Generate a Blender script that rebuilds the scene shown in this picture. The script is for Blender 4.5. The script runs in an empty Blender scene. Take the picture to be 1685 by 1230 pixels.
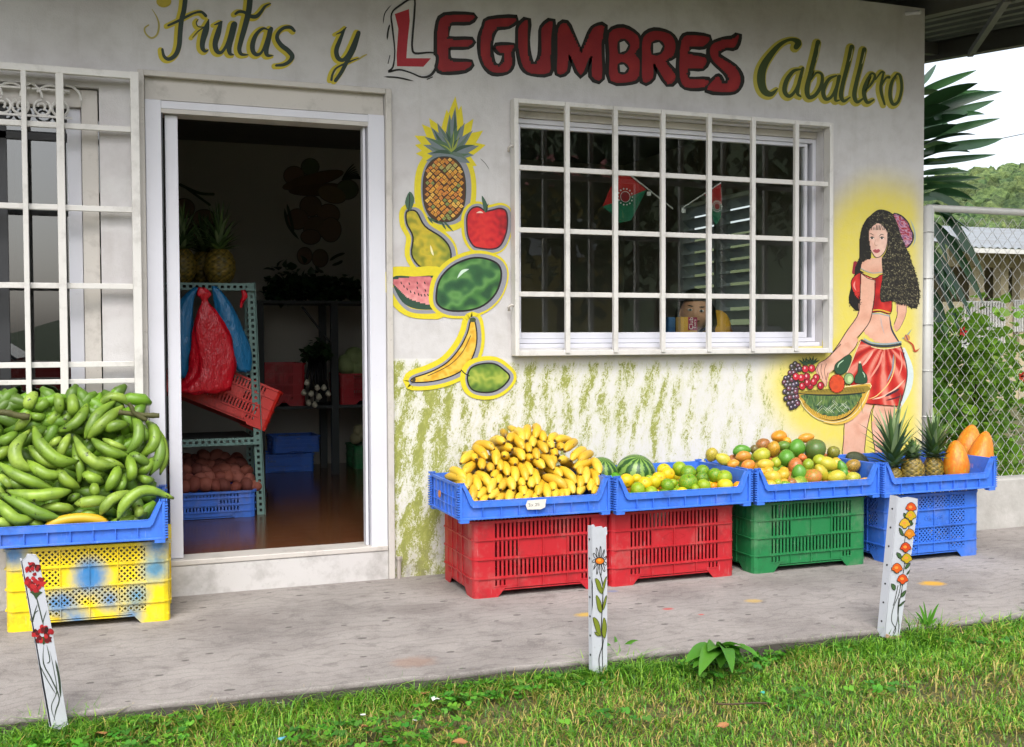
import bpy, bmesh, math, random
from mathutils import Vector, Matrix, noise as mnoise
from mathutils.geometry import tessellate_polygon
R = math.radians
rnd = random.Random(7)
sc = bpy.context.scene
# ------------------------------------------------------------------ camera
CAM = Vector((1.439, -4.945, 1.109)); YAW, PIT, ROL, FPX = .3632, -.0316, -.0044, 1809.85
fw = Vector((math.sin(YAW)*math.cos(PIT), math.cos(YAW)*math.cos(PIT), math.sin(PIT)))
rt = Vector((math.cos(YAW), -math.sin(YAW), 0)); up = rt.cross(fw)
cr = rt*math.cos(ROL)+up*math.sin(ROL); cu = -rt*math.sin(ROL)+up*math.cos(ROL)
cd = bpy.data.cameras.new('camera'); cam = bpy.data.objects.new('camera', cd)
cd.sensor_width = 36; cd.sensor_fit = 'HORIZONTAL'; cd.lens = FPX/1685*36; cd.clip_start = .05; cd.clip_end = 3000
M = Matrix.Identity(4)
for i in range(3): M[i][0] = cr[i]; M[i][1] = cu[i]; M[i][2] = -fw[i]; M[i][3] = CAM[i]
cam.matrix_world = M; sc.collection.objects.link(cam); sc.camera = cam
# ------------------------------------------------------------------ world, sun, exposure
w = bpy.data.worlds.new('World'); sc.world = w; w.use_nodes = True; nt = w.node_tree; nt.nodes.clear()
SUN_EL, SUN_AZ = R(52), R(200)
sky = nt.nodes.new('ShaderNodeTexSky'); sky.sky_type = 'NISHITA'; sky.sun_disc = False
sky.sun_elevation = SUN_EL; sky.sun_rotation = SUN_AZ; sky.air_density = 1.0; sky.dust_density = 4.0; sky.ozone_density = 1.0
hs = nt.nodes.new('ShaderNodeHueSaturation'); hs.inputs['Saturation'].default_value = .38; hs.inputs['Value'].default_value = 1.0
bg = nt.nodes.new('ShaderNodeBackground'); bg.inputs['Strength'].default_value = .15
wo = nt.nodes.new('ShaderNodeOutputWorld')
nt.links.new(sky.outputs[0], hs.inputs['Color']); nt.links.new(hs.outputs[0], bg.inputs[0]); nt.links.new(bg.outputs[0], wo.inputs[0])
sd = bpy.data.lights.new('sun', 'SUN'); sd.energy = .55; sd.angle = R(22); sd.color = (1, .96, .9)
so = bpy.data.objects.new('sun', sd); sc.collection.objects.link(so)
sdir = Vector((math.sin(SUN_AZ)*math.cos(SUN_EL), math.cos(SUN_AZ)*math.cos(SUN_EL), math.sin(SUN_EL)))
so.rotation_euler = (-sdir).to_track_quat('-Z', 'Y').to_euler(); so.location = (0, -6, 9)
sc.view_settings.view_transform = 'Standard'; sc.view_settings.look = 'None'; sc.view_settings.gamma = 1
sc.view_settings.use_curve_mapping = False; sc.view_settings.exposure = 1.2
# ------------------------------------------------------------------ helpers
def ray(u, v):
    return (fw + cr*((u-842.5)/FPX) - cu*((v-615)/FPX))
def U(u, v, y=0.0):            # photo pixel -> point on the vertical plane at depth y
    d = ray(u, v); return CAM + d*((y-CAM.y)/d.y)
def UZ(u, v, z=0.0):
    d = ray(u, v); return CAM + d*((z-CAM.z)/d.z)
def UX(u, v, x):
    d = ray(u, v); return CAM + d*((x-CAM.x)/d.x)
def UP(u, v, a, n):            # on a plane through a with normal n
    d = ray(u, v); return CAM + d*((a-CAM).dot(n)/d.dot(n))
def PX(p):
    d = Vector(p)-CAM; z = d.dot(fw); return (842.5+FPX*d.dot(cr)/z, 615-FPX*d.dot(cu)/z)
def lin(c):
    if isinstance(c, str):
        c = c.lstrip('#'); c = [int(c[i:i+2], 16)/255 for i in (0, 2, 4)]
        return tuple(x/12.92 if x <= .04045 else ((x+.055)/1.055)**2.4 for x in c)+(1,)
    return tuple(c)+(1,) if len(c) == 3 else tuple(c)
def tag(o, label=None, cat=None, group=None, kind=None):
    for k, v in (('label', label), ('category', cat), ('group', group), ('kind', kind)):
        if v: o[k] = v
    return o
def link(o, parent=None):
    sc.collection.objects.link(o)
    if parent is not None: o.parent = parent
    return o
def thing(name, label, cat, loc=(0, 0, 0), rz=0, group=None):
    o = bpy.data.objects.new(name, None); o.empty_display_size = .1; link(o)
    o.location = loc; o.rotation_euler = (0, 0, rz); return tag(o, label, cat, group)
def dup(root, loc=None, rz=None, label=None):
    kids = {}
    for o in sc.collection.objects:
        if o.parent: kids.setdefault(o.parent, []).append(o)
    def rec(o, par):
        c = o.copy(); sc.collection.objects.link(c)
        if par is not None: c.parent = par
        for k in kids.get(o, []): rec(k, c)
        return c
    r = rec(root, None)
    if loc is not None: r.location = loc
    if rz is not None: r.rotation_euler = (0, 0, rz)
    if label: r['label'] = label
    return r
class MB:
    def __init__(s): s.v = []; s.f = []; s.mi = []; s.col = {}; s.m = 0; s.c = None
    def add(s, vs, fs, c=None):
        b = len(s.v); s.v += [tuple(x) for x in vs]
        for f in fs:
            s.f.append([b+i for i in f]); s.mi.append(s.m)
        if c is None: c = s.c
        if c is not None:
            for i in range(len(vs)): s.col[b+i] = c[i] if isinstance(c, list) else c
        return s
    def box(s, x0, x1, y0, y1, z0, z1):
        vs = [(x, y, z) for z in (z0, z1) for y in (y0, y1) for x in (x0, x1)]
        return s.add(vs, [(0, 2, 3, 1), (4, 5, 7, 6), (0, 1, 5, 4), (2, 6, 7, 3), (0, 4, 6, 2), (1, 3, 7, 5)])
    def bar(s, a, b, wx, wz, side=None):      # square bar from a to b
        a = Vector(a); b = Vector(b); d = (b-a).normalized()
        sdv = Vector(side) if side else (Vector((0, 0, 1)) if abs(d.z) < .9 else Vector((0, 1, 0)))
        p = d.cross(sdv).normalized()*wx/2; q = p.cross(d).normalized()*wz/2
        vs = [a-p-q, a+p-q, a+p+q, a-p+q, b-p-q, b+p-q, b+p+q, b-p+q]
        return s.add(vs, [(3, 2, 1, 0), (4, 5, 6, 7), (0, 1, 5, 4), (1, 2, 6, 5), (2, 3, 7, 6), (3, 0, 4, 7)])
    def prism(s, pts, d, cap=True):            # planar 3d polygon extruded by vector d
        pts = [Vector(p) for p in pts]; n = len(pts); d = Vector(d)
        vs = pts+[p+d for p in pts]
        tris = tessellate_polygon([pts])
        fs = [tuple(t) for t in tris]+[tuple(i+n for i in reversed(t)) for t in tris]
        fs += [(i, (i+1) % n, (i+1) % n+n, i+n) for i in range(n)]
        return s.add(vs, fs)
    def tube(s, pts, r, n=6, cap=True, cols=None):
        pts = [Vector(p) for p in pts]; m = len(pts)
        rr = r if isinstance(r, (list, tuple)) else [r]*m
        vs = []; fs = []; last = None; cc = []
        for i, p in enumerate(pts):
            t = (pts[min(i+1, m-1)]-pts[max(i-1, 0)])
            t = t.normalized() if t.length > 1e-9 else Vector((0, 0, 1))
            if last is None: a = t.orthogonal().normalized()
            else:
                a = last-t*last.dot(t); a = a.normalized() if a.length > 1e-6 else t.orthogonal().normalized()
            last = a; b = t.cross(a)
            for k in range(n):
                th = 2*math.pi*k/n; vs.append(p+(a*math.cos(th)+b*math.sin(th))*rr[i])
                if cols: cc.append(cols[i])
        for i in range(m-1):
            for k in range(n):
                fs.append((i*n+k, i*n+(k+1) % n, (i+1)*n+(k+1) % n, (i+1)*n+k))
        if cap: fs.append(tuple(reversed(range(n)))); fs.append(tuple(range((m-1)*n, m*n)))
        return s.add(vs, fs, cc if cols else None)
    def build(s, name, mat=None, parent=None, smooth=False, bevel=0, world=False, sub=0, obj=True):
        me = bpy.data.meshes.new(name); vs = s.v
        if world and parent is not None:
            o = parent; inv = Matrix.LocRotScale(o.location, o.rotation_euler, None).inverted()
            if o.parent: inv = inv @ Matrix.LocRotScale(o.parent.location, o.parent.rotation_euler, None).inverted()
            vs = [tuple(inv @ Vector(v)) for v in vs]
        me.from_pydata(vs, [], s.f); me.update()
        mats = mat if isinstance(mat, (list, tuple)) else [mat]
        for m_ in mats:
            if m_: me.materials.append(m_)
        if len(mats) > 1: me.polygons.foreach_set('material_index', s.mi)
        if s.col:
            ca = me.color_attributes.new('Col', 'FLOAT_COLOR', 'POINT')
            flat = []
            for i in range(len(vs)): flat += list(lin(s.col.get(i, (1, 1, 1))))
            ca.data.foreach_set('color', flat)
        if smooth: me.polygons.foreach_set('use_smooth', [True]*len(me.polygons))
        me.update()
        if not obj: return me
        o = bpy.data.objects.new(name, me); link(o, parent)
        if bevel:
            b = o.modifiers.new('bevel', 'BEVEL'); b.width = bevel; b.segments = 2; b.limit_method = 'ANGLE'; b.angle_limit = R(40)
            b.harden_normals = False
        if sub:
            m_ = o.modifiers.new('sub', 'SUBSURF'); m_.levels = sub; m_.render_levels = sub
        return o
# ------------------------------------------------------------------ material kit
class NT:
    def __init__(s, name):
        s.m = bpy.data.materials.new(name); s.m.use_nodes = True; s.t = s.m.node_tree; s.t.nodes.clear()
        s.out = s.t.nodes.new('ShaderNodeOutputMaterial')
    def n(s, ty, ins=None, **kw):
        x = s.t.nodes.new('ShaderNode'+ty)
        for k, v in kw.items(): setattr(x, k, v)
        for k, v in (ins or {}).items(): s.set(x, k, v)
        return x
    def set(s, x, k, v):
        sk = x.inputs[k]
        if hasattr(v, 'is_output') or isinstance(v, bpy.types.NodeSocket): s.t.links.new(v, sk)
        elif isinstance(v, str) or (isinstance(v, tuple) and len(v) == 4): sk.default_value = lin(v)
        else: sk.default_value = v
    def mix(s, f, a, b, mode='MIX'):
        x = s.n('Mix', data_type='RGBA', blend_type=mode)
        s.set(x, 0, f); s.set(x, 6, a); s.set(x, 7, b); return x.outputs[2]
    def math(s, op, a, b=0.0, c=0.0, clamp=False):
        x = s.n('Math', operation=op, use_clamp=clamp); s.set(x, 0, a); s.set(x, 1, b)
        if op in ('MULTIPLY_ADD', 'SMOOTH_MIN'): s.set(x, 2, c)
        return x.outputs[0]
    def ramp(s, f, *st):
        x = s.n('ValToRGB'); s.set(x, 0, f); e = x.color_ramp.elements
        while len(e) < len(st): e.new(.5)
        for i, (p, c) in enumerate(st): e[i].position = p; e[i].color = lin(c) if not isinstance(c, (int, float)) else (c, c, c, 1)
        return x.outputs[0]
    def noise(s, scale, detail=4, rough=.55, vec=None, w=None, dist=0):
        x = s.n('TexNoise', noise_dimensions='4D' if w is not None else '3D')
        s.set(x, 'Scale', scale); s.set(x, 'Detail', detail); s.set(x, 'Roughness', rough); s.set(x, 'Distortion', dist)
        if vec is not None: s.set(x, 'Vector', vec)
        if w is not None: s.set(x, 'W', w)
        return x.outputs[0]
    def coord(s, k='Object', scale=None):
        c = s.n('TexCoord').outputs[k]
        if scale:
            m = s.n('Mapping'); s.set(m, 'Vector', c); m.inputs['Scale'].default_value = scale; return m.outputs[0]
        return c
    def world(s, scale=None):
        c = s.n('NewGeometry').outputs['Position']
        if scale:
            m = s.n('Mapping'); s.set(m, 'Vector', c); m.inputs['Scale'].default_value = scale; return m.outputs[0]
        return c
    def bump(s, h, st=.3, d=.01, normal=None):
        b = s.n('Bump'); s.set(b, 'Height', h); s.set(b, 'Strength', st); s.set(b, 'Distance', d)
        if normal is not None: s.set(b, 'Normal', normal)
        return b.outputs[0]
    def pr(s, col, rough=.5, normal=None, **kw):
        p = s.n('BsdfPrincipled'); s.set(p, 'Base Color', col); s.set(p, 'Roughness', rough)
        if normal is not None: s.set(p, 'Normal', normal)
        for k, v in kw.items(): s.set(p, k.replace('_', ' '), v)
        s.t.links.new(p.outputs[0], s.out.inputs[0]); return s.m
def simple(name, col, rough=.5, var=.12, scale=14, bump=.15, bscale=120, dirt=None, dirt_amt=.5, dscale=3, metal=0, spec=.5, src=None, coords='Object', rvar=.1, coat=0):
    k = NT(name); co = k.coord(coords)
    rn = k.n('ObjectInfo').outputs['Random']
    w_ = k.math('MULTIPLY', rn, 37.0)
    if src == 'obj': base = k.n('ObjectInfo').outputs['Color']
    elif src == 'attr': base = k.n('Attribute', attribute_name='Col').outputs['Color']
    else: base = lin(col)
    n1 = k.noise(scale, 5, .6, co, w_)
    f = k.math('MULTIPLY_ADD', n1, 2*var, 1-var)
    x = k.n('Mix', data_type='RGBA', blend_type='MULTIPLY'); k.set(x, 0, 1.0); k.set(x, 6, base)
    g = k.n('CombineColor'); [k.set(g, i, f) for i in range(3)]; k.set(x, 7, g.outputs[0]); c = x.outputs[2]
    if dirt:
        n2 = k.noise(dscale, 8, .7, co, w_); m = k.ramp(n2, (.5-.1, 0.0), (.72, 1.0))
        c = k.mix(k.math('MULTIPLY', m, dirt_amt), c, lin(dirt))
    nb = k.noise(bscale, 3, .6, co)
    r = k.math('MULTIPLY_ADD', n1, 2*rvar, rough-rvar, clamp=True)
    return k.pr(c, r, k.bump(nb, bump, .004) if bump else None, Metallic=float(metal), Coat_Weight=float(coat), Specular_IOR_Level=float(spec))
# ------------------------------------------------------------------ shared materials
def wall_material():
    k = NT('wall_plaster'); P = k.world(); at = k.n('Attribute', attribute_name='Col')
    sp = k.n('SeparateColor'); k.set(sp, 0, at.outputs['Color']); g, y, d = sp.outputs
    big = k.noise(1.3, 4, .6, P); mid = k.noise(9, 6, .65, P)
    c = k.mix(big, '#bebbba', '#d2d1d2')
    c = k.mix(k.math('MULTIPLY', k.ramp(mid, (.45, 0.0), (.8, 1.0)), .35), c, '#8f8a84')
    drip = k.noise(1.0, 5, .6, k.world((9, 9, .8)))
    c = k.mix(k.math('MULTIPLY', k.ramp(drip, (.55, 0.0), (.75, 1.0)), .25), c, '#938d83')
    patch = k.noise(.9, 2, .5, k.world((1.0, 1.0, 2.2)))
    c = k.mix(k.math('MULTIPLY', k.ramp(patch, (.52, 0.0), (.56, 1.0)), .16), c, '#9a8f92')
    # fresh white base coat low on the wall, under the green brush marks
    low = k.ramp(g, (0.0, 0.0), (.15, 1.0))
    c = k.mix(k.math('MULTIPLY', low, .6), c, '#dadad6')
    # airbrushed yellow round the painted figure
    yn = k.math('MULTIPLY_ADD', k.noise(30, 3, .5, P), .25, -.12)
    c = k.mix(k.math('ADD', y, k.math('MULTIPLY', yn, y), clamp=True), c, '#dccb33')
    # green brush marks: leaning streaks broken by the dry brush
    m = k.n('Mapping'); k.set(m, 'Vector', P); m.inputs['Rotation'].default_value = (0, R(-9), 0); v = m.outputs[0]
    def sc_(s):
        q = k.n('Mapping'); k.set(q, 'Vector', v); q.inputs['Scale'].default_value = s; return q.outputs[0]
    sx = k.n('SeparateXYZ'); k.set(sx, 0, v); wob = k.math('MULTIPLY', k.noise(1.0, 3, .6, sc_((4, 1, 2.6))), .26)
    col = k.math('MULTIPLY_ADD', k.math('SINE', k.math('MULTIPLY', k.math('ADD', sx.outputs[0], wob), 62.0)), .5, .5)
    lo = k.noise(1.0, 3, .6, sc_((7, 1, 3.2))); det = k.noise(1.0, 6, .72, sc_((95, 1, 55)), dist=2.2); blot = k.noise(1.0, 4, .7, sc_((34, 1, 15)), dist=1.5)
    s = k.math('ADD', k.math('MULTIPLY', col, .10), k.math('MULTIPLY', det, .52)); s = k.math('ADD', s, k.math('MULTIPLY', blot, .42)); s = k.math('ADD', s, k.math('MULTIPLY', lo, .34))
    s = k.math('ADD', s, k.math('MULTIPLY_ADD', g, .24, -.19))
    s2 = k.ramp(s, (.668, 0.0), (.695, 1.0)); s2 = k.math('MULTIPLY', s2, low)
    gc = k.mix(k.ramp(blot, (.42, 0.0), (.62, 1.0)), '#868f3a', '#4f5f1e')
    dk = k.ramp(k.math('ADD', det, k.math('MULTIPLY', g, .06)), (.55, 0.0), (.62, 1.0)); gc = k.mix(k.math('MULTIPLY', dk, .7), gc, '#2f3d18')
    c = k.mix(k.math('MULTIPLY', s2, .92), c, gc)
    wash = k.math('MULTIPLY', k.ramp(s, (.56, 0.0), (.69, 1.0)), k.math('MULTIPLY', low, .42)); c = k.mix(wash, c, '#b3b64d')
    # grime close to the ground
    gr = k.math('MULTIPLY', d, k.ramp(k.noise(14, 6, .7, P), (.35, 0.0), (.65, 1.0))); c = k.mix(k.math('MULTIPLY', gr, .7), c, '#6b6459')
    h = k.math('ADD', k.noise(160, 3, .6, P), k.math('MULTIPLY', k.noise(18, 4, .6, P), 1.6))
    return k.pr(c, .82, k.bump(h, .35, .004))
W_WALL = wall_material()
def paint_trim(name, col, dirt='#5d564c', amt=.5, rough=.5, thr=.6, var=.06):
    k = NT(name); P = k.world()
    n1 = k.noise(7, 8, .7, P); n2 = k.noise(60, 5, .7, P)
    c = k.mix(k.math('MULTIPLY', k.noise(3, 3, .5, P), .3), col, '#8e8b88')
    c = k.mix(k.math('MULTIPLY', k.ramp(n1, (thr-.08, 0.0), (thr+.1, 1.0)), amt), c, dirt)
    c = k.mix(k.math('MULTIPLY', k.ramp(n2, (.64, 0.0), (.7, 1.0)), amt*.8), c, '#4a3a2c')
    return k.pr(c, rough, k.bump(k.noise(90, 3, .6, P), .15, .002))
TRIM = paint_trim('old_white_paint', '#c9c4bd', amt=.35)
GRILLE = paint_trim('grille_white_paint', '#dcdad6', amt=.3, rough=.45)
ALU = paint_trim('white_aluminium', '#dadbe4', amt=.10, rough=.35, thr=.66)
STEPW = paint_trim('step_white_paint', '#c8c6c4', amt=.35, rough=.7, thr=.55)
INW = simple('inner_wall_paint', '#b3b0a6', .8, .1, 4, .2, 60)
CEIL = simple('ceiling_board', '#6e6e6a', .9, .1, 4, .1)
DARKM = simple('dark_metal', '#2b2d30', .5, .2)
def glass_mat(name, tint='#dbe2de', refl=1.0):
    k = NT(name); lw_ = k.n('LayerWeight'); f = k.math('POWER', lw_.outputs['Facing'], 5.0)
    f = k.math('MULTIPLY', k.math('MULTIPLY_ADD', f, .94, .045), refl, clamp=True)
    g = k.n('BsdfGlossy'); k.set(g, 'Roughness', .004); k.set(g, 'Color', '#ffffff')
    wv = k.noise(1.6, 2, .5, k.world()); k.set(g, 'Normal', k.bump(wv, .06, .01))
    t = k.n('BsdfTransparent'); k.set(t, 'Color', tint)
    m = k.n('MixShader'); k.set(m, 0, f); k.t.links.new(t.outputs[0], m.inputs[1]); k.t.links.new(g.outputs[0], m.inputs[2])
    k.t.links.new(m.outputs[0], k.out.inputs[0]); return k.m
GLASS = glass_mat('window_glass', '#f0f3f1', 1.45); GLASS_L = glass_mat('left_window_glass', '#9ba1a3', 2.6)
def tile_floor():
    k = NT('varnished_floor'); P = k.world()
    b = k.n('TexBrick'); k.set(b, 'Vector', P); k.set(b, 'Scale', 1.0); b.offset = 0
    for a, v in (('Brick Width', .3), ('Row Height', .3), ('Mortar Size', .003)): k.set(b, a, v)
    k.set(b, 'Color1', '#553320'); k.set(b, 'Color2', '#49291a'); k.set(b, 'Mortar', '#2e1a10')
    n = k.noise(1.0, 6, .6, k.world((3, 22, 3)))
    c = k.mix(k.math('MULTIPLY', n, .5), b.outputs[0], '#7d5634')
    return k.pr(c, .17, k.bump(k.noise(12, 3, .5, P), .08, .01))
# ------------------------------------------------------------------ the shop building
shop = thing('shop_building', 'white plastered fruit shop with hand painted lettering, painted fruit and white barred windows', 'shop', (0, 0, 0))
WX0, WX1, WZ1 = -1.2, 5.779, 2.93
H_LEFT = (-.2, 1.475, .72, 2.165); H_DOOR = (1.655, 2.70, .0, 2.235); H_WIN = (3.352, 5.105, 1.062, 2.215)
def seg_dist(p, a, b):
    ax, ay = a; bx, by = b; dx, dy = bx-ax, by-ay; L = dx*dx+dy*dy
    t = max(0, min(1, ((p[0]-ax)*dx+(p[1]-ay)*dy)/L)) if L else 0
    return math.hypot(p[0]-ax-t*dx, p[1]-ay-t*dy)
def sstep(a, b, x):
    t = max(0, min(1, (x-a)/(b-a))); return t*t*(3-2*t)
def wall_attr(x, z):
    u, v = PX((x, 0, z)); n = mnoise.noise(Vector((x*3, z*3, 0)))*16
    g = 0
    if u > 640:
        g = sstep(590+n*.3, 600+n*.3, v)*(1-sstep(1270, 1330, u))
        g *= .55+.20*(1-sstep(690, 780, u))-.18*sstep(1000, 1250, u)
        if u < 850 and v > 600: g = min(1, g+.06)
    q = min(seg_dist((u, v), (1450, 395), (1455, 800))-88, seg_dist((u, v), (1340, 640), (1350, 660))-66, seg_dist((u, v), (1400, 600), (1400, 760))-70)
    y = sstep(44, -26, q+n*.9)*.82
    y *= 1-.65*sstep(1496, 1522, u)
    if v > 720 and u < 1400: y *= 1-sstep(720, 760, v+n)*sstep(1400, 1340, u)
    if v < 560 and u < 1372: y = 0
    d = sstep(.22, 0, z)
    return (max(0, min(1, g)), max(0, min(1, y)), d)
def wall_holes(x0, x1, z0, z1, y0, y1, holes, step, attr=None):
    mb = MB()
    def cuts(a, b, hs):
        c = [a, b]+[h for h in hs if a < h < b]; c = sorted(set(c)); out = []
        for i in range(len(c)-1):
            n = max(1, round((c[i+1]-c[i])/step)); out += [c[i]+(c[i+1]-c[i])*j/n for j in range(n)]
        return out+[c[-1]]
    X = cuts(x0, x1, [h[i] for h in holes for i in (0, 1)]); Z = cuts(z0, z1, [h[i] for h in holes for i in (2, 3)])
    def inh(x, z): return any(h[0] < x < h[1] and h[2] < z < h[3] for h in holes)
    for yy, flip in ((y0, 0), (y1, 1)):
        idx = {}; vs = []; fs = []; cc = []
        xs, zs = X, Z
        for i, x in enumerate(xs):
            for j, z in enumerate(zs):
                idx[i, j] = len(vs); vs.append((x, yy, z)); cc.append(attr(x, z) if attr and not flip else (0, 0, 0))
        for i in range(len(xs)-1):
            for j in range(len(zs)-1):
                if inh((xs[i]+xs[i+1])/2, (zs[j]+zs[j+1])/2): continue
                f = (idx[i, j], idx[i+1, j], idx[i+1, j+1], idx[i, j+1]); fs.append(f if not flip else tuple(reversed(f)))
        mb.add(vs, fs, cc)
    def q(a, b, c, d): mb.add([a, b, c, d], [(0, 1, 2, 3)], (0, 0, 0))
    for h in holes+[(x0, x1, z0, z1)]:
        a, b, c, d = h
        q((a, y0, c), (a, y0, d), (a, y1, d), (a, y1, c)); q((b, y0, c), (b, y1, c), (b, y1, d), (b, y0, d))
        q((a, y0, c), (a, y1, c), (b, y1, c), (b, y0, c)); q((a, y0, d), (b, y0, d), (b, y1, d), (a, y1, d))
    return mb
wall_holes(WX0, WX1, -.15, WZ1, 0, .13, [H_LEFT, (H_DOOR[0], H_DOOR[1], .13, H_DOOR[3]), H_WIN], .02, wall_attr).build('front_wall', W_WALL, shop)
# side and back walls of the room, floor, ceiling
RX0, RX1, RY1, FZ, CZ = -1.05, 5.65, 3.45, .155, 2.57
MB().box(RX1, WX1, .13, 1.45, -.15, WZ1).box(RX1, WX1, 2.5, RY1+.12, -.15, WZ1).box(RX1, WX1, 1.45, 2.5, -.15, 1.2).box(RX1, WX1, 1.45, 2.5, 2.12, WZ1).build('side_wall', INW, shop)
MB().box(WX0, RX0, .13, RY1+.12, -.15, WZ1).build('side_wall', INW, shop)
MB().box(RX0, RX1, RY1, RY1+.12, -.15, WZ1).build('back_wall', INW, shop)
MB().box(RX0, RX1, .13, RY1, CZ, CZ+.05).build('ceiling', CEIL, shop)
MB().box(RX0, RX1, .13, RY1, .05, FZ).build('shop_floor', tile_floor(), shop)
# door surround
mb = MB(); mb.box(1.628, 1.655, -.022, .0, .0, 2.252).box(2.70, 2.728, -.022, .0, .0, 2.252).box(1.655, 2.70, -.022, .0, 2.228, 2.252)
mb.build('door_surround', TRIM, shop, bevel=.003)
MB().box(1.657, 2.698, .012, .125, 2.135, 2.233).build('door_lintel', TRIM, shop, bevel=.002)
df = thing('door_frame', None, None); df.parent = shop
MB().box(1.657, 1.722, -.004, .09, .15, 2.133).build('jamb', ALU, df, bevel=.002)
MB().box(2.622, 2.698, -.004, .09, .15, 2.133).build('jamb', ALU, df, bevel=.002)
MB().box(1.722, 2.622, -.002, .09, 2.098, 2.131).build('head', ALU, df, bevel=.002)
MB().box(1.722, 2.622, .0, .115, 2.08, 2.0975).build('head_track', TRIM, df)
MB().box(1.657, 2.698, -.012, .128, .132, .156).build('threshold', TRIM, df, bevel=.004)
MB().box(1.722, 1.728, .0, .09, .16, 2.08).build('gap_shade_strip', DARKM, df)  # dark strip added to stand for the shade in the gap beside the jamb
sl = thing('sliding_door', None, None); sl.parent = shop
MB().box(1.738, 1.792, .03, .06, .158, 2.078).build('stile', ALU, sl, bevel=.003)
MB().box(.95, .98, .165, .19, .158, 2.078).build('stile', ALU, sl)
MB().box(1.14, 1.738, .135, .142, .2, 2.05).build('pane', GLASS_L, sl)
MB().box(2.604, 2.616, .03, .075, .158, 2.078).build('strike_strip', ALU, df)
# step under the door
MB().box(1.60, 2.70, -.007, .05, -.05, .131).build('door_step', STEPW, shop, bevel=.004)
# conduit stub right of the door
mb = MB(); mb.tube([(2.748, -.012, 0), (2.748, -.012, .09)], .011, 8); mb.tube([(2.748, -.012, .088), (2.748, -.012, .10)], .015, 8); mb.build('conduit_stub', paint_trim('stub_paint', '#a89f96', amt=.6), shop)
# ------------------------------------------------------------------ left window with its bars
lw = thing('left_window', None, None); lw.parent = shop
MB().box(1.405, 1.47, .03, .10, .72, 2.16).build('casing', TRIM, lw, bevel=.003)
MB().box(-.2, 1.405, .03, .10, 2.085, 2.16).build('casing', TRIM, lw, bevel=.003)
MB().box(1.348, 1.403, .055, .10, .722, 2.083).build('frame', ALU, lw, bevel=.003)
MB().box(-.2, 1.348, .06, .098, 1.945, 1.975).build('transom', DARKM, lw)
MB().box(1.075, 1.115, .06, .098, .722, 2.083).build('mullion', DARKM, lw)
MB().box(-.2, 1.348, .075, .08, .722, 1.945).build('pane', GLASS_L, lw)
MB().box(-.2, 1.348, .075, .08, 1.975, 2.083).build('pane', GLASS_L, lw)
# scroll ironwork at the head of the left window
def arc(cx, cz, r, a0, a1, y, n=14): return [(cx+r*math.cos(R(a0+(a1-a0)*i/n)), y, cz+r*math.sin(R(a0+(a1-a0)*i/n))) for i in range(n+1)]
sg = thing('scroll_grille', None, None); sg.parent = shop
for i in range(7):
    cx = 1.365-.075-i*.15; zc = 2.098; mb = MB(); y = .0
    if cx < .6: break
    mb.tube([(cx-.072, y, zc+.045), (cx+.072, y, zc+.045)], .005, 6)
    mb.tube(arc(cx, zc+.002, .06, 150, 30, y)+[], .0055, 5)
    for s in (-1, 1):
        mb.tube(arc(cx+s*.034, zc-.03, .031, 90 if s < 0 else 90, 360+60 if s < 0 else -240, y, 22), .0055, 5)
        mb.tube(arc(cx+s*.037, zc-.028, .014, 180 if s < 0 else 0, -60 if s < 0 else 240, y, 10), .005, 5)
        mb.tube(arc(cx+s*.058, zc+.01, .058, 90, 90-s*90, y, 8), .005, 5)
    mb.build('scroll', GRILLE, sg)
MB().box(-.2, 1.37, -.006, .006, 2.028, 2.036).build('scroll_rail', GRILLE, sg)
gl = thing('security_grille', None, None); gl.parent = shop
for i, (u0, u1) in enumerate(((217, 231), (95, 108), (38, 47))):
    x0 = U(u0, 340, -.06).x; x1 = U(u1, 340, -.06).x
    MB().box(x0, x1, -.082 if i else -.085, -.055, .66, 2.225).build('upright', GRILLE, gl, bevel=.002)
for x in (.82, .55, .28, .01): MB().box(x, x+.03, -.082, -.055, .66, 2.225).build('upright', GRILLE, gl, bevel=.002)
for j, v in enumerate((121, 209, 343, 471, 600)):
    z = U(150, v, -.06).z; hgt = .017 if j else .022
    MB().box(-.25, U(231, 340, -.06).x-.01, -.054 if j else -.0835, -.034 if j else -.0545, z-hgt/2-.003, z+hgt/2+.003).build('crossbar', GRILLE, gl, bevel=.002)
for z in (.93, .68): MB().box(-.25, 1.60, -.054, -.034, z, z+.02).build('crossbar', GRILLE, gl, bevel=.002)
for z in (2.19, 1.3, .7): MB().box(1.605, 1.625, -.056, .0, z, z+.02).build('wall_lug', GRILLE, gl)
# ------------------------------------------------------------------ main window
wn = thing('shop_window', None, None); wn.parent = shop
x0, x1, z0, z1 = H_WIN
MB().box(x0, x1, .052, .125, z1-.036, z1-.001).build('head_casing', TRIM, wn, bevel=.003)
MB().box(x0, x1, .02, .125, z0, z0+.022).build('sill', ALU, wn, bevel=.003)
def frame(mb, a, b, c, d, y0, y1, t, tb=None):
    tb = tb or t
    mb.box(a, a+t, y0, y1, c, d); mb.box(b-t, b, y0, y1, c, d); mb.box(a+t, b-t, y0, y1, d-t, d); mb.box(a+t, b-t, y0, y1, c, c+tb); return mb
frame(MB(), x0+.001, x1-.001, z0+.024, z1-.038, .058, .115, .022).build('frame', ALU, wn, bevel=.002)
frame(MB(), x0+.0235, x1-.048, z0+.047, z1-.061, .068, .1, .018, .03).build('sash', ALU, wn, bevel=.002)
MB().box(x0+.042, x1-.067, .082, .086, z0+.078, z1-.08).build('pane', GLASS, wn)
mg = thing('window_grille', None, None); mg.parent = shop
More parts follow.
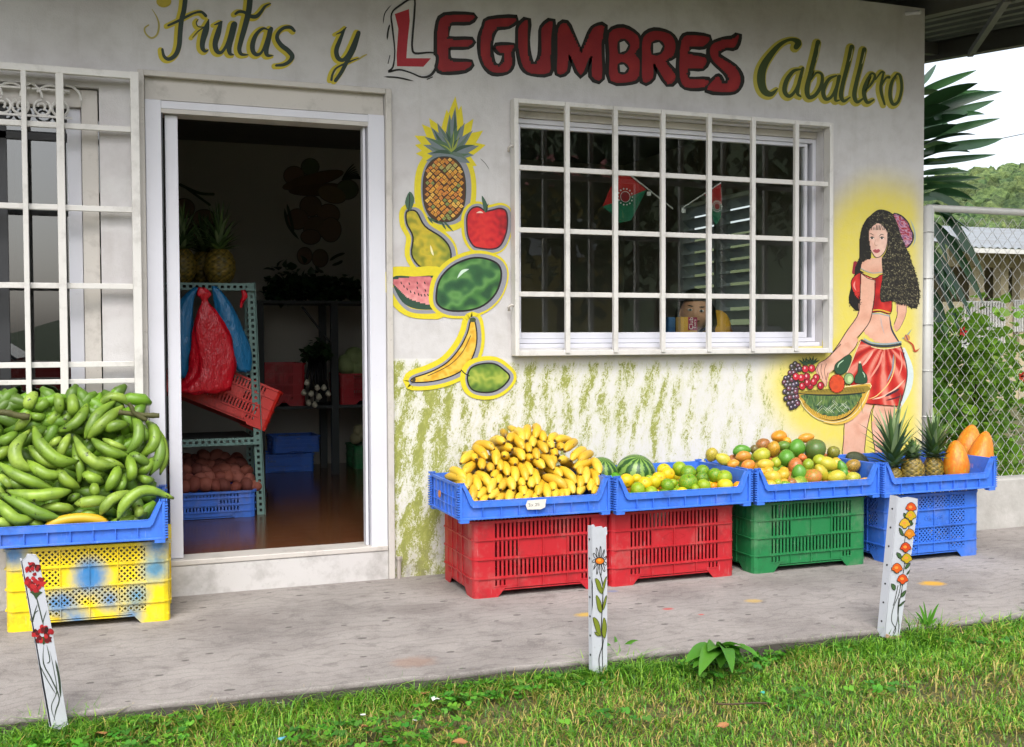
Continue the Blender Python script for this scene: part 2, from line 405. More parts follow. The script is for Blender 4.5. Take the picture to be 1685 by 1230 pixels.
gx0, gx1, gz0, gz1 = 3.313, 5.128, 1.026, 2.246
frame(MB(), gx0, gx1, gz0, gz1, -.062, -.004, .022, .026).build('outer_frame', GRILLE, mg, bevel=.003)
for u in (932, 1011, 1089, 1165, 1237, 1308):
    x = U(u, 380, -.05).x; MB().box(x-.0115, x+.0115, -.070, -.047, gz0+.012, gz1-.003).build('upright', GRILLE, mg, bevel=.002)
for v in (275, 378, 484):
    z = U(850, v, -.05).z; MB().box(gx0+.022, gx1-.022, -.0465, -.03, z-.012, z+.012).build('crossbar', GRILLE, mg, bevel=.002)
for v in (245, 506):
    p = U(840, v, -.02); MB().tube([(p.x-.012, -.03, p.z-.016), (p.x-.018, -.04, p.z), (p.x-.004, -.045, p.z+.012), (p.x+.012, -.04, p.z+.004)], .006, 6).build('hinge_lug', TRIM, mg, smooth=True)
# ------------------------------------------------------------------ roof over the pavement
ROOFM = simple('roof_sheet', '#6b6f6c', .6, .2, 3, .2, 40, dirt='#3a3632')
BEAM = simple('roof_steel', '#5a5b58', .55, .2, 4, .2, 40, dirt='#33261c')
def rz(y): return 2.895+.114*y
mb = MB(); xs = []; x = -2.0
prof = []
while x < 7.02:
    prof += [(x, 0), (x+.05, .0), (x+.065, .028), (x+.115, .028)]; x += .13
for i in range(len(prof)-1):
    (xa, za), (xb, zb_) = prof[i], prof[i+1]
    mb.add([(xa, -1.08, rz(-1.08)+za+.12), (xb, -1.08, rz(-1.08)+zb_+.12), (xb, 4.6, rz(4.6)+zb_+.12), (xa, 4.6, rz(4.6)+za+.12)], [(0, 1, 2, 3)])
rf = mb.build('roof_sheeting', ROOFM, shop)
s_ = rf.modifiers.new('thickness', 'SOLIDIFY'); s_.thickness = .004
def ybeam(x, w=.07, h=.115):
    mb = MB(); y0, y1 = -1.05, 4.5
    pts = lambda a, b, c, d: [(a, y0, rz(y0)+c), (b, y0, rz(y0)+c), (b, y0, rz(y0)+d), (a, y0, rz(y0)+d)]
    for a, b, c, d in ((x, x+.006, .006, h-.006), (x, x+w, 0, .006), (x, x+w, h-.006, h)):
        mb.prism(pts(a, b, c, d), (0, y1-y0, .114*(y1-y0)))
    return mb.build('roof_beam', BEAM, shop)
for x in (5.80, 6.93, 4.3, 2.8, 1.3, -.2): ybeam(x)
for y in (-1.0, -.45, 1.2, 2.6): MB().box(5.85, 6.93, y-.02, y+.02, rz(y)+.03, rz(y)+.11).build('purlin', BEAM, shop)
MB().bar((5.82, -.55, rz(-.55)-.0), (6.95, .9, rz(.9)+.0), .035, .035).build('roof_brace', BEAM, shop)
p = U(1497, 20, -.03); MB().tube([p+Vector((0, .03, .0)), p+Vector((.03, -.05, -.012))], .012, 8).build('pipe_stub', ALU, shop)
# ------------------------------------------------------------------ sign painting on the front wall
def paint_material():
    k = NT('sign_paint'); P = k.world(); c = k.n('Attribute', attribute_name='Col').outputs['Color']
    n = k.noise(55, 5, .7, P); f = k.math('MULTIPLY_ADD', n, .3, .85); g = k.n('CombineColor'); [k.set(g, i, f) for i in range(3)]
    x = k.mix(1.0, c, g.outputs[0], 'MULTIPLY')
    h = k.math('ADD', k.noise(160, 3, .6, P), k.math('MULTIPLY', k.noise(18, 4, .6, P), 1.6))
    return k.pr(x, .6, k.bump(h, .3, .004))
PAINT = paint_material()
def cat(pts, n=6, closed=False):
    m = len(pts); out = []
    if m < 3: return [tuple(p) for p in pts]
    for i in range(m if closed else m-1):
        p = [pts[(i+k) % m] if closed else pts[max(0, min(m-1, i+k))] for k in (-1, 0, 1, 2)]
        for j in range(n):
            t = j/n
            out.append(tuple(.5*((2*p[1][d])+(-p[0][d]+p[2][d])*t+(2*p[0][d]-5*p[1][d]+4*p[2][d]-p[3][d])*t*t+(-p[0][d]+3*p[1][d]-3*p[2][d]+p[3][d])*t**3) for d in range(len(p[0]))))
    if not closed: out.append(tuple(pts[-1]))
    return out
def inpoly(x, y, P):
    c = False; j = len(P)-1
    for i in range(len(P)):
        if (P[i][1] > y) != (P[j][1] > y) and x < (P[j][0]-P[i][0])*(y-P[i][1])/(P[j][1]-P[i][1])+P[i][0]: c = not c
        j = i
    return c
class Paint:
    def __init__(s, ox=0, oy=0, k=1, proj=None): s.mb = MB(); s.ox, s.oy, s.k = ox, oy, k; s.L = 1; s.proj = proj or (lambda u, v, L: U(u, v)+Vector((0, -.0006-.00006*L, 0)))
    def fr(s, ox, oy, k): s.ox, s.oy, s.k = ox, oy, k; return s
    def w(s, x, y): return s.proj(s.ox+x/s.k, s.oy+y/s.k, s.L)
    def up(s): s.L += 1; return s
    def fill(s, pts, col, smooth=0, up=True):
        if smooth: pts = cat(pts, smooth, True)
        if up: s.L += 1
        v = [s.w(*p) for p in pts]
        t = tessellate_polygon([[Vector((p[0], p[1], 0)) for p in pts]])
        s.mb.add(v, [tuple(a) for a in t], col); return s
    def tex(s, pts, fn, step, smooth=0):
        if smooth: pts = cat(pts, smooth, True)
        s.L += 1
        x0 = min(p[0] for p in pts); x1 = max(p[0] for p in pts); y0 = min(p[1] for p in pts); y1 = max(p[1] for p in pts)
        nx = int((x1-x0)/step)+1; ny = int((y1-y0)/step)+1; idx = {}; vs = []; cs = []; fs = []
        def V(i, j):
            if (i, j) not in idx:
                idx[i, j] = len(vs); x = x0+i*step; y = y0+j*step; vs.append(s.w(x, y)); cs.append(fn(x, y))
            return idx[i, j]
        for i in range(nx):
            for j in range(ny):
                if inpoly(x0+(i+.5)*step, y0+(j+.5)*step, pts): fs.append((V(i, j), V(i+1, j), V(i+1, j+1), V(i, j+1)))
        s.mb.add(vs, fs, cs); return s
    def stroke(s, pts, wd, col, closed=False, sm=6, up=True, taper=False):
        if up: s.L += 1
        W = wd if isinstance(wd, (list, tuple)) else [wd]*len(pts)
        P = [(p[0], p[1], W[min(i, len(W)-1)]) for i, p in enumerate(pts)]
        P = cat(P, sm, closed) if sm and len(P) > 2 else P
        n = len(P); vs = []; fs = []
        for i, (x, y, q) in enumerate(P):
            a = P[(i-1) % n] if closed else P[max(i-1, 0)]; b = P[(i+1) % n] if closed else P[min(i+1, n-1)]
            dx, dy = b[0]-a[0], b[1]-a[1]; L = math.hypot(dx, dy) or 1; q = max(q, .1)/2
            if taper: t = i/(n-1); q *= max(.12, min(1, 5*t, 5*(1-t)))
            vs += [s.w(x-dy/L*q, y+dx/L*q), s.w(x+dy/L*q, y-dx/L*q)]
        for i in range(n if closed else n-1):
            j = (i+1) % n; fs.append((2*i, 2*i+1, 2*j+1, 2*j))
        s.mb.add(vs, fs, col)
        if not closed and not taper:
            s.L += .35
            for (x, y, q) in (P[0], P[-1]): s.disc(x, y, q/2, q/2, col, up=False, n=10); s.L += .1
            s.L -= .55
        return s
    def disc(s, x, y, rx, ry, col, up=True, n=20, rot=0):
        if up: s.L += 1
        c, d = math.cos(rot), math.sin(rot)
        v = [s.w(x+rx*math.cos(t)*c-ry*math.sin(t)*d, y+rx*math.cos(t)*d+ry*math.sin(t)*c) for t in [2*math.pi*i/n for i in range(n)]]
        s.mb.add(v, [tuple(range(n))], col); return s
    def build(s, name, parent=None, label=None, mat=None, world=False):
        o = s.mb.build(name, mat or PAINT, parent or shop, world=world)
        if label: o['label'] = label
        return o
DG, YH, RD, BK, WL = '#22332b', '#bfae2c', '#86161e', '#15140f', '#b9b6b4'
# Frutas y
def script(glyphs, dark, halo, off, hw):
    P = Paint(*off[0]); dx, dy = off[1]
    for st, wd in glyphs: P.stroke([(x+dx, y+dy) for x, y in st], [q+hw for q in (wd if isinstance(wd, (list, tuple)) else [wd]*len(st))], halo, up=False); P.L += .7
    P.L += 2
    for st, wd in glyphs: P.L += .9; P.stroke(st, wd, dark, up=False)
    return P
Z8 = (230, 0, 4.434)
FRU = [
 ([(338, -90), (325, 60), (304, 150), (294, 250), (288, 330), (270, 388), (240, 422), (205, 433), (176, 410), (165, 362)], [34, 36, 36, 36, 36, 34, 30, 26, 22, 18]),
 ([(208, 188), (270, 160), (340, 125), (400, 97), (450, 90), (482, 118)], [16, 20, 20, 16, 20, 22]),
 ([(503, 145), (484, 215), (460, 300), (458, 352), (478, 376), (500, 366)], [8, 44, 40, 34, 22, 8]),
 ([(385, 276), (425, 232), (462, 205), (488, 180)], [6, 9, 8, 8]), ([(462, 200), (425, 196), (412, 165), (426, 145)], [8, 8, 8, 7]),
 ([(545, 183), (580, 170), (600, 160)], [8, 18, 10]),
 ([(592, 165), (572, 240), (550, 320), (562, 374), (592, 386), (622, 352), (650, 290), (684, 185)], [22, 42, 40, 34, 24, 22, 26, 40]),
 ([(690, 180), (672, 260), (652, 340), (658, 392), (684, 402)], [44, 42, 40, 28, 10]),
 ([(808, -60), (795, 80), (766, 200), (738, 300), (726, 362), (742, 398), (790, 402)], [40, 42, 40, 36, 32, 24, 8]),
 ([(698, 104), (724, 88), (762, 92), (808, 120), (850, 122), (882, 92), (915, 48), (955, 28)], [18, 22, 22, 28, 30, 24, 18, 8]),
 ([(940, 222), (900, 210), (852, 250), (824, 318), (826, 376), (856, 402), (892, 378), (928, 290), (948, 222)], [10, 18, 28, 36, 34, 26, 18, 22, 28]),
 ([(958, 212), (938, 300), (922, 368), (932, 406), (974, 408)], [30, 34, 36, 26, 6]),
 ([(1128, 228), (1100, 202), (1052, 206), (1012, 240), (1002, 282), (1030, 330), (1082, 372), (1112, 412), (1092, 450), (1050, 474), (995, 480)], [20, 26, 24, 26, 30, 34, 36, 34, 28, 24, 18])]
script(FRU, DG, YH, (Z8, (-14, 6)), 26).stroke([(90, 70), (125, 130), (140, 190), (125, 255), (85, 280), (45, 250), (35, 210), (65, 185)], [4, 10, 14, 14, 14, 12, 12, 10], '#a79c50', up=False).disc(175, 12, 55, 45, '#b3a12f').build('painted_word', label='brush script word Frutas in dark green with a yellow edge')
YY = [([(1432, 252), (1478, 232), (1506, 202)], [6, 16, 8]),
 ([(1492, 218), (1458, 300), (1434, 370), (1446, 424), (1482, 440), (1520, 400), (1562, 320), (1596, 240)], [16, 30, 34, 34, 28, 26, 30, 30]),
 ([(1596, 246), (1562, 360), (1512, 450), (1470, 530), (1428, 590)], [30, 30, 30, 28, 26]),
 ([(1600, 425), (1530, 452), (1440, 495), (1408, 540), (1398, 585)], [6, 14, 14, 16, 18])]
script(YY, DG, YH, (Z8, (-14, 4)), 24).stroke([(1590, 440), (1625, 415), (1655, 400)], [10, 14, 8], '#a79c50', up=False).build('painted_word', label='single brush script letter y in dark green')
Z3 = (1120, 0, 2.929)
CAB = [([(556, 228), (566, 205), (530, 192), (480, 215), (430, 270), (395, 330), (387, 390), (402, 440), (435, 455), (466, 430)], [26, 30, 14, 20, 30, 38, 40, 34, 24, 6]),
 ([(578, 335), (542, 345), (510, 390), (500, 440), (522, 465), (552, 438), (580, 370)], [8, 16, 22, 22, 18, 14, 14]), ([(588, 330), (570, 400), (562, 450), (578, 466)], [14, 18, 16, 8]),
 ([(662, 205), (650, 260), (626, 350), (608, 430), (618, 470), (650, 458), (678, 410), (680, 362), (654, 352), (628, 385)], [24, 24, 22, 24, 20, 18, 18, 14, 10, 8]),
 ([(750, 366), (712, 385), (686, 440), (698, 478), (726, 468), (750, 420), (760, 370)], [8, 16, 20, 18, 14, 14, 14]), ([(766, 368), (748, 440), (746, 484), (766, 484)], [14, 18, 14, 6]),
 ([(824, 228), (806, 310), (782, 400), (772, 460), (786, 488), (816, 470)], [24, 22, 20, 22, 16, 6]),
 ([(884, 240), (866, 320), (846, 400), (836, 460), (850, 493), (880, 475)], [22, 20, 20, 22, 16, 8]),
 ([(886, 440), (918, 405), (936, 368), (918, 356), (894, 400), (882, 450), (898, 495), (930, 482)], [8, 12, 12, 10, 18, 20, 16, 8]),
 ([(938, 385), (965, 350), (978, 352)], [6, 10, 12]), ([(976, 355), (964, 430), (982, 504)], [10, 16, 10]), ([(968, 412), (988, 378), (1004, 374)], [8, 10, 14]),
 ([(1042, 356), (1016, 400), (1008, 460), (1022, 503), (1048, 490), (1064, 430), (1058, 370), (1042, 356)], [8, 16, 18, 16, 14, 14, 14, 8])]
P = script(CAB, '#3c4a22', '#b5aa45', (Z3, (-7, 4)), 22)
for a in ([(828, 235), (822, 275), (812, 300)], [(888, 248), (880, 285), (872, 312)], [(668, 212), (662, 262), (652, 292)]): P.stroke(a, 4, '#c2bc8a', taper=True)
P.build('painted_word', label='brush script word Caballero in olive green with a yellow edge')
# LEGUMBRES
Z2 = (620, 0, 2.718)
LEG = dict(
 E=[(274, 120), (303, 73), (432, 70), (413, 97), (335, 100), (318, 122), (315, 178), (425, 180), (408, 208), (332, 207), (318, 218), (318, 262), (340, 278), (422, 280), (395, 312), (292, 320), (270, 290), (272, 200)],
 G=[(500, 90), (622, 84), (590, 118), (538, 122), (516, 152), (507, 200), (507, 250), (522, 290), (548, 300), (570, 280), (572, 242), (546, 232), (535, 208), (612, 206), (600, 232), (603, 290), (580, 322), (520, 324), (482, 292), (465, 240), (466, 170), (480, 120)],
 U=[(638, 118), (674, 92), (672, 180), (676, 250), (692, 292), (712, 290), (735, 250), (736, 180), (740, 124), (784, 97), (778, 180), (775, 260), (771, 326), (692, 329), (655, 300), (636, 230), (632, 160)],
 M=[(812, 130), (846, 106), (880, 168), (915, 240), (955, 150), (975, 122), (1016, 120), (1004, 200), (1006, 352), (962, 340), (966, 250), (948, 262), (912, 338), (868, 252), (856, 240), (850, 318), (808, 330), (808, 250)],
 B=[(1040, 150), (1100, 126), (1165, 160), (1172, 210), (1152, 242), (1175, 272), (1170, 340), (1140, 366), (1046, 362), (1041, 250)],
 R=[(1192, 170), (1240, 140), (1310, 154), (1335, 198), (1325, 250), (1290, 275), (1337, 342), (1302, 377), (1246, 290), (1236, 284), (1234, 350), (1190, 366), (1186, 250)],
 E2=[(1364, 186), (1390, 160), (1486, 168), (1462, 206), (1402, 206), (1390, 242), (1472, 262), (1456, 305), (1396, 305), (1384, 330), (1396, 357), (1482, 360), (1462, 390), (1380, 391), (1355, 342), (1355, 250)],
 S=[(1618, 158), (1602, 210), (1562, 214), (1526, 230), (1524, 252), (1600, 300), (1626, 350), (1616, 394), (1580, 413), (1478, 402), (1516, 350), (1530, 346), (1546, 378), (1566, 374), (1576, 350), (1556, 320), (1510, 280), (1490, 240), (1500, 200), (1550, 180), (1592, 176)])
CNT = dict(B=[[(1086, 192), (1106, 184), (1124, 205), (1112, 228), (1088, 236)], [(1086, 292), (1104, 290), (1120, 308), (1108, 324), (1088, 322)]], R=[[(1236, 196), (1262, 190), (1278, 208), (1266, 234), (1236, 240)]])
P = Paint(*Z2)
for k_, pts in LEG.items(): P.L += .8; P.stroke(pts, [32+5*math.sin(i*2.3) for i in range(len(pts))], BK, closed=True, sm=3, up=False)
P.L += 1
def redfn(x, y): 
    n = mnoise.noise(Vector((x*.02, y*.012, 3))); a = lin(RD); t = max(0, n)*.5+.12*sstep(200, 380, y); b = lin('#b5302c'); return tuple(a[i]+(b[i]-a[i])*t for i in range(3))
for k_, pts in LEG.items(): P.fill(pts, RD, 3, up=False); P.tex(pts, redfn, 7); P.L -= 1
P.L += 2
for k_, cs in CNT.items():
    for c in cs: P.stroke(c, 20, BK, closed=True, sm=2); P.fill(c, WL)
P.L += 1
P.stroke([(66, 62), (108, 22), (165, -6), (168, 60), (160, 160), (158, 214), (172, 240), (240, 236), (272, 250), (266, 300), (240, 338), (200, 346), (150, 326), (100, 313), (52, 322), (72, 300), (80, 230), (70, 130)], [7, 9, 8, 9, 9, 9, 10, 8, 8, 12, 12, 8, 7, 8, 10, 8, 6, 8], BK, closed=True, sm=4)
P.fill([(72, 66), (108, 30), (158, 4), (160, 60), (152, 160), (152, 218), (166, 248), (238, 246), (262, 256), (256, 298), (236, 328), (200, 336), (150, 316), (100, 304), (80, 306), (84, 230), (76, 130)], '#c9c5c3', 3)
P.fill([(80, 64), (143, 42), (147, 95), (136, 200), (132, 262), (242, 262), (208, 300), (90, 298), (88, 250), (96, 130)], '#a3202c', 0)
for a, q in (([(28, 108), (36, 60), (66, 22)], 4), ([(46, 180), (50, 140), (58, 110)], 8), ([(30, 345), (90, 348), (165, 364)], 7), ([(58, 250), (50, 285)], 4), ([(225, 356), (248, 346)], 5)): P.stroke(a, q, BK, taper=len(a) > 2)
P.build('painted_word', label='large red block word LEGUMBRES outlined in black')
# --------------------------------------------------------------- painted fruit between door and window
GY = '#8e8f98'; YE = '#d6c622'
def shade(cols, fn):
    C_ = [lin(c) for c in cols]
    def f(x, y):
        t = max(0, min(.9999, fn(x, y)))*(len(C_)-1); i = int(t); t -= i
        return tuple(C_[i][k]+(C_[i+1][k]-C_[i][k])*t for k in range(3))
    return f
def nz(x, y, s=.05, z=0): return mnoise.noise(Vector((x*s, y*s, z)))
def grow(pts, d):
    cx = sum(p[0] for p in pts)/len(pts); cy = sum(p[1] for p in pts)/len(pts)
    return [(x+(x-cx)/(math.hypot(x-cx, y-cy) or 1)*d, y+(y-cy)/(math.hypot(x-cx, y-cy) or 1)*d) for x, y in pts]
def outlined(P, pts, halo_y, halo_g, dxg, fn, step, line, lc=BK):
    P.stroke(pts, halo_y, YE, closed=True, sm=4); P.fill(pts, YE, 4)
    P.stroke([(x+dxg, y+dxg*.3) for x, y in pts], halo_g, GY, closed=True, sm=4)
    P.stroke(pts, line, lc, closed=True, sm=4); P.fill(pts, lc, 4); P.tex(pts, fn, step, 4); P.stroke(pts, line, lc, closed=True, sm=4)
Z7 = (680, 150, 4.553); Z4 = (620, 140, 2.276)
P = Paint(*Z7)
def blade(P, b, t, wd, col, bend=0):
    mx, my = (b[0]+t[0])/2, (b[1]+t[1])/2; dx, dy = t[0]-b[0], t[1]-b[1]; L = math.hypot(dx, dy) or 1
    m = (mx-dy/L*bend, my+dx/L*bend)
    P.stroke([b, m, t], [wd*.8, wd, 1.5], col, up=False)
C0 = (280, 470)
for t in ((315, 40), (250, 140), (360, 110), (120, 205), (65, 250), (10, 335), (12, 405), (20, 470), (450, 210), (522, 298), (542, 405), (475, 560), (90, 530)):
    P.L += .1; blade(P, C0, t, 115, YE, 0)
body = [(232+158*(abs(math.cos(t))**.8)*(1 if math.cos(t) > 0 else -1), 738+242*(abs(math.sin(t))**.85)*(1 if math.sin(t) > 0 else -1)) for t in [2*math.pi*i/32 for i in range(32)]]
P.L += 1; P.stroke([(x+8, y) for x, y in body], 150, YE, closed=True, sm=2); P.stroke([(x+14, y-5) for x, y in body], 62, GY, closed=True, sm=2)
P.fill([(x+14, y-5) for x, y in body], GY)
P.up()
for t in ((315, 122), (272, 175), (180, 240), (132, 272), (85, 343), (75, 405), (105, 470), (95, 525), (385, 240), (445, 298), (492, 412), (452, 482), (425, 540)):
    P.L += .1; blade(P, C0, t, 62, '#6f7c80', 0)
P.L += 1
for i, t in enumerate(((310, 150), (275, 200), (190, 262), (150, 285), (105, 352), (120, 412), (130, 470), (360, 262), (420, 310), (460, 405), (425, 470), (400, 520), (240, 300), (330, 260), (215, 340), (350, 350), (170, 360))):
    P.L += .1; blade(P, (285, 465), t, 26, ('#37513f', '#4d6a4b', '#5c6f63')[i % 3], (-1)**i*14)
for t in ((300, 300), (235, 350), (330, 390), (200, 400), (345, 330)): blade(P.up(), (285, 455), t, 9, '#8e9c3c', 8)
P.stroke(body, 12, '#26352a', closed=True, sm=2); P.fill(body, '#4a2c14')
P.up(); rr = random.Random(3)
for i in range(-9, 10):
    for j in range(-9, 10):
        x = 232+(i-j)*21+rr.uniform(-5, 5); y = 735+(i+j)*22+rr.uniform(-5, 5)
        if not inpoly(x, y, grow(body, -14)): continue
        q = 17; c = rr.choice(['#c98a2e', '#d79d3a', '#c77e35', '#dcae4c', '#b8792f']) if rr.random() < .9 else '#7d8a4a'
        if y < 600 and rr.random() < .35: c = '#a9a05a'
        P.fill([(x-q+rr.uniform(-3, 3), y), (x, y-q+rr.uniform(-3, 3)), (x+q+rr.uniform(-3, 3), y), (x, y+q+rr.uniform(-4, 4))], c, up=False)
        P.L += .6; P.disc(x+1, y+2, 3, 3, '#6b3a18', up=False, n=6); P.L -= .6
P.L += 1
for b, t in (((130, 960), (190, 990)), ((160, 975), (235, 1000)), ((235, 985), (300, 1055)), ((215, 990), (245, 1040)), ((110, 950), (150, 1000))): blade(P, b, t, 16, '#3c5a44')
P.stroke([(500, 505), (540, 545), (568, 588)], 4, '#4b5247', taper=True)
P.build('painted_pineapple', label='painted pineapple with grey green crown')
L_ = P.L; P = Paint(*Z7); P.L = L_+1
apple = [(400, 1000), (405, 930), (440, 880), (490, 870), (540, 900), (590, 893), (650, 880), (695, 905), (705, 990), (690, 1080), (650, 1160), (590, 1185), (500, 1178), (450, 1160), (410, 1090)]
outlined(P, apple, 84, 52, 6, shade(['#7c1119', '#c0141f', '#cf2a26', '#b5141f'], lambda x, y: .5-.5*((x-520)/160)+.4*nz(x, y, .03)+.15), 9, 12, '#3c1220')
P.stroke([(470, 915), (500, 908), (525, 915)], [4, 14, 4], '#e8c9b8', taper=True)
P.fill([(512, 785), (545, 830), (558, 875), (550, 905), (535, 910), (522, 870)], '#3a5a45', 3); P.stroke([(545, 910), (552, 870), (560, 848)], 5, BK)
P.build('painted_apple', label='painted red apple')
L_ = P.L; P = Paint(*Z4); P.L = L_+1
pear = [(110, 480), (125, 470), (150, 478), (180, 530), (240, 570), (272, 610), (275, 660), (245, 690), (205, 695), (160, 680), (130, 635), (135, 570), (112, 520)]
outlined(P, pear, 52, 26, 6, shade(['#5f6a1b', '#8f8d22', '#c2ac28', '#9b9a2a', '#6c7a24'], lambda x, y: .5+(x-y*.28-15)/190+.35*nz(x, y, .05)), 5, 6)
P.stroke([(200, 600), (206, 625), (212, 640)], [3, 8, 3], '#e6e0b0', taper=True)
P.fill([(122, 400), (140, 425), (132, 460), (118, 472), (105, 440)], '#41604a', 3); P.stroke([(122, 410), (122, 440), (118, 475)], 3, BK)
P.build('painted_pear', label='painted green and yellow pear')
L_ = P.L; P = Paint(*Z4); P.L = L_+1
sl_ = [(58, 722), (140, 718), (238, 724), (240, 830), (200, 842), (130, 835), (85, 800)]
P.stroke(sl_, 70, YE, closed=True, sm=4); P.stroke([(60, 765), (90, 815), (130, 845), (200, 850), (240, 842)], 14, GY)
P.fill(sl_, '#254534', 4); P.tex([(64, 728), (238, 726), (236, 822), (180, 820), (120, 800), (85, 770)], shade(['#b0565c', '#cf7c7e', '#dc9a96'], lambda x, y: .3+(y-730)/160+.5*nz(x, y, .06)), 5, 3)
for (x, y) in ((90, 742), (100, 755), (112, 765), (125, 775), (140, 780), (155, 785), (165, 788), (178, 788), (190, 787), (203, 785), (213, 785), (150, 742), (178, 742), (120, 745), (150, 760), (180, 770)): P.L -= .95; P.stroke([(x, y-3), (x+2, y+3)], 4, BK, taper=False)
mel = [(222, 790), (235, 730), (280, 680), (350, 650), (410, 652), (455, 675), (465, 720), (445, 780), (400, 825), (340, 845), (270, 845), (230, 825)]
outlined(P, mel, 56, 34, 5, shade(['#1f4a2a', '#3f7434', '#5d8f4a', '#2c5d33', '#1d4a2b'], lambda x, y: .5+.35*math.sin((y+x*.62)*.035)+.45*nz(x, y, .03)), 5, 7)
P.stroke([(300, 725), (320, 700), (345, 690)], [3, 12, 3], '#c7dccb', taper=True)
P.build('painted_watermelon', label='painted watermelon with a cut pink slice')
L_ = P.L; P = Paint(*Z4); P.L = L_+1
ban = [(350, 885), (366, 885), (374, 950), (362, 1010), (330, 1060), (280, 1090), (210, 1110), (135, 1114), (135, 1098), (200, 1075), (262, 1040), (310, 985), (338, 930)]
outlined(P, ban, 60, 26, 4, shade(['#a8871c', '#d7a92a', '#e0c04e', '#cf9a1f'], lambda x, y: .5+.4*math.sin((x+y)*.03)+.4*nz(x, y, .06)), 5, 5)
P.stroke([(350, 940), (320, 1000), (270, 1050), (190, 1090)], 3, '#5a4312'); P.disc(358, 880, 12, 9, '#39492c'); P.disc(138, 1104, 7, 10, '#39331e')
lime = [(338, 1100), (350, 1062), (390, 1045), (440, 1045), (478, 1070), (496, 1095), (470, 1130), (430, 1150), (380, 1150), (350, 1135)]
outlined(P, lime, 54, 24, 4, shade(['#41601f', '#6b8b2c', '#a2ad45', '#6b8a2e', '#3f601f'], lambda x, y: (y-1045)/105+.3*nz(x, y, .05)), 5, 6)
P.stroke([(315, 1068), (330, 1082), (345, 1090)], 4, BK)
P.build('painted_banana', label='painted banana and lime')
# --------------------------------------------------------------- painted woman with fruit basket
SK = '#d7a58e'
P = Paint(1360, 330, 4.553)
A = (1360, 330, 4.553); B = (1270, 560, 6.15)
def skin(x, y): return shade(['#c48a70', '#d9a68e', '#e0b59f'], lambda a, b: .55+.5*nz(a, b, .012, 5))(x, y)
P.fr(*B)
P.stroke([(1335, 90), (1400, 300), (1380, 500), (1290, 700)], [30, 60, 55, 12], '#c5d2d2')
for leg in ([(735, 830), (800, 760), (920, 640), (1025, 655), (1003, 720), (962, 900), (938, 1100), (930, 1240), (722, 1240), (727, 1000)], [(1035, 655), (1262, 672), (1248, 760), (1200, 1000), (1180, 1240), (1060, 1240), (1042, 1100), (1012, 900)]):
    P.tex(leg, skin, 14); P.stroke(leg, 7, BK, closed=True, sm=2)
P.fr(*A)
P.tex([(520, 770), (600, 780), (592, 862), (552, 950), (520, 978), (503, 932), (530, 870)], skin, 9, 3); P.stroke([(598, 770), (592, 860), (550, 955), (520, 985)], 4, '#8a6a5a'); P.stroke([(530, 790), (528, 860), (505, 930)], 4, BK)
waist = [(330, 845), (400, 845), (472, 860), (492, 960), (552, 1072), (480, 1078), (370, 1062), (285, 1000), (278, 965)]
P.tex(waist, skin, 9); P.stroke([(405, 865), (412, 930), (435, 1010)], [3, 10, 3], '#b9a6a0', taper=True); P.stroke([(470, 860), (486, 960), (515, 1020), (555, 1080)], [5, 12, 12, 6], '#223240')
P.stroke([(335, 852), (400, 850), (470, 868)], 8, '#8fa3a3')
P.stroke([(215, 470), (210, 510), (205, 540)], 30, '#8e2230')
def hairfn(x, y):
    n = mnoise.noise(Vector((x*.12, y*.16, 1))); m = mnoise.noise(Vector((x*.03, y*.03, 9)))
    t = max(0, n-.15)*1.5*sstep(240, 420, x-.0*y+m*60); a = lin('#17140f'); b = lin('#a79c78'); t = min(t, .75)
    return tuple(a[i]+(b[i]-a[i])*t for i in range(3))
hairL = [(320, 120), (270, 190), (250, 270), (246, 350), (244, 430), (212, 510), (208, 575), (185, 640), (165, 740), (190, 800), (240, 828), (262, 740), (262, 560), (330, 440), (340, 250), (380, 150)]
P.fill(hairL, '#16130f', 3); P.tex(hairL, hairfn, 8)
top = [(182, 620), (205, 572), (250, 543), (290, 560), (360, 585), (418, 556), (480, 600), (490, 760), (476, 850), (400, 832), (325, 838), (300, 760), (240, 745), (200, 690)]
P.tex(top, shade(['#8e1013', '#bd1a17', '#c9342a', '#a51414'], lambda x, y: .5+.4*math.sin(x*.03)+.4*nz(x, y, .02)), 8, 3); P.stroke(top, 6, '#2a0d0d', closed=True, sm=3)
P.stroke([(215, 600), (205, 640), (222, 680)], [2, 14, 2], '#e08a80', taper=True); P.stroke([(330, 826), (400, 822), (472, 842)], 9, '#d0b23a')
neck = [(255, 515), (262, 465), (300, 445), (350, 432), (420, 425), (430, 555), (340, 548)]
P.tex(neck, skin, 9); P.stroke([(300, 445), (265, 462), (255, 500), (256, 540)], 5, BK)
P.stroke([(255, 522), (300, 545), (350, 556), (420, 548)], 9, '#d8c05a'); P.stroke([(255, 510), (300, 534), (350, 545), (420, 538)], 6, '#8ba39b')
arm = [(256, 548), (310, 580), (362, 598), (360, 700), (338, 850), (315, 920), (265, 985), (190, 1070), (110, 1180), (60, 1235), (-30, 1260), (20, 1170), (80, 1090), (150, 980), (232, 860), (250, 740)]
P.tex(arm, skin, 9); P.stroke([(362, 600), (360, 700), (338, 850), (315, 920), (265, 990), (190, 1080), (110, 1190)], 6, BK); P.stroke([(254, 548), (248, 740), (232, 860), (150, 980), (80, 1090), (10, 1180)], 6, BK); P.stroke([(258, 548), (310, 585), (362, 598)], 5, BK)
flower = [(495, 112), (550, 118), (600, 165), (622, 215), (642, 262), (632, 312), (590, 352), (560, 300), (530, 215)]
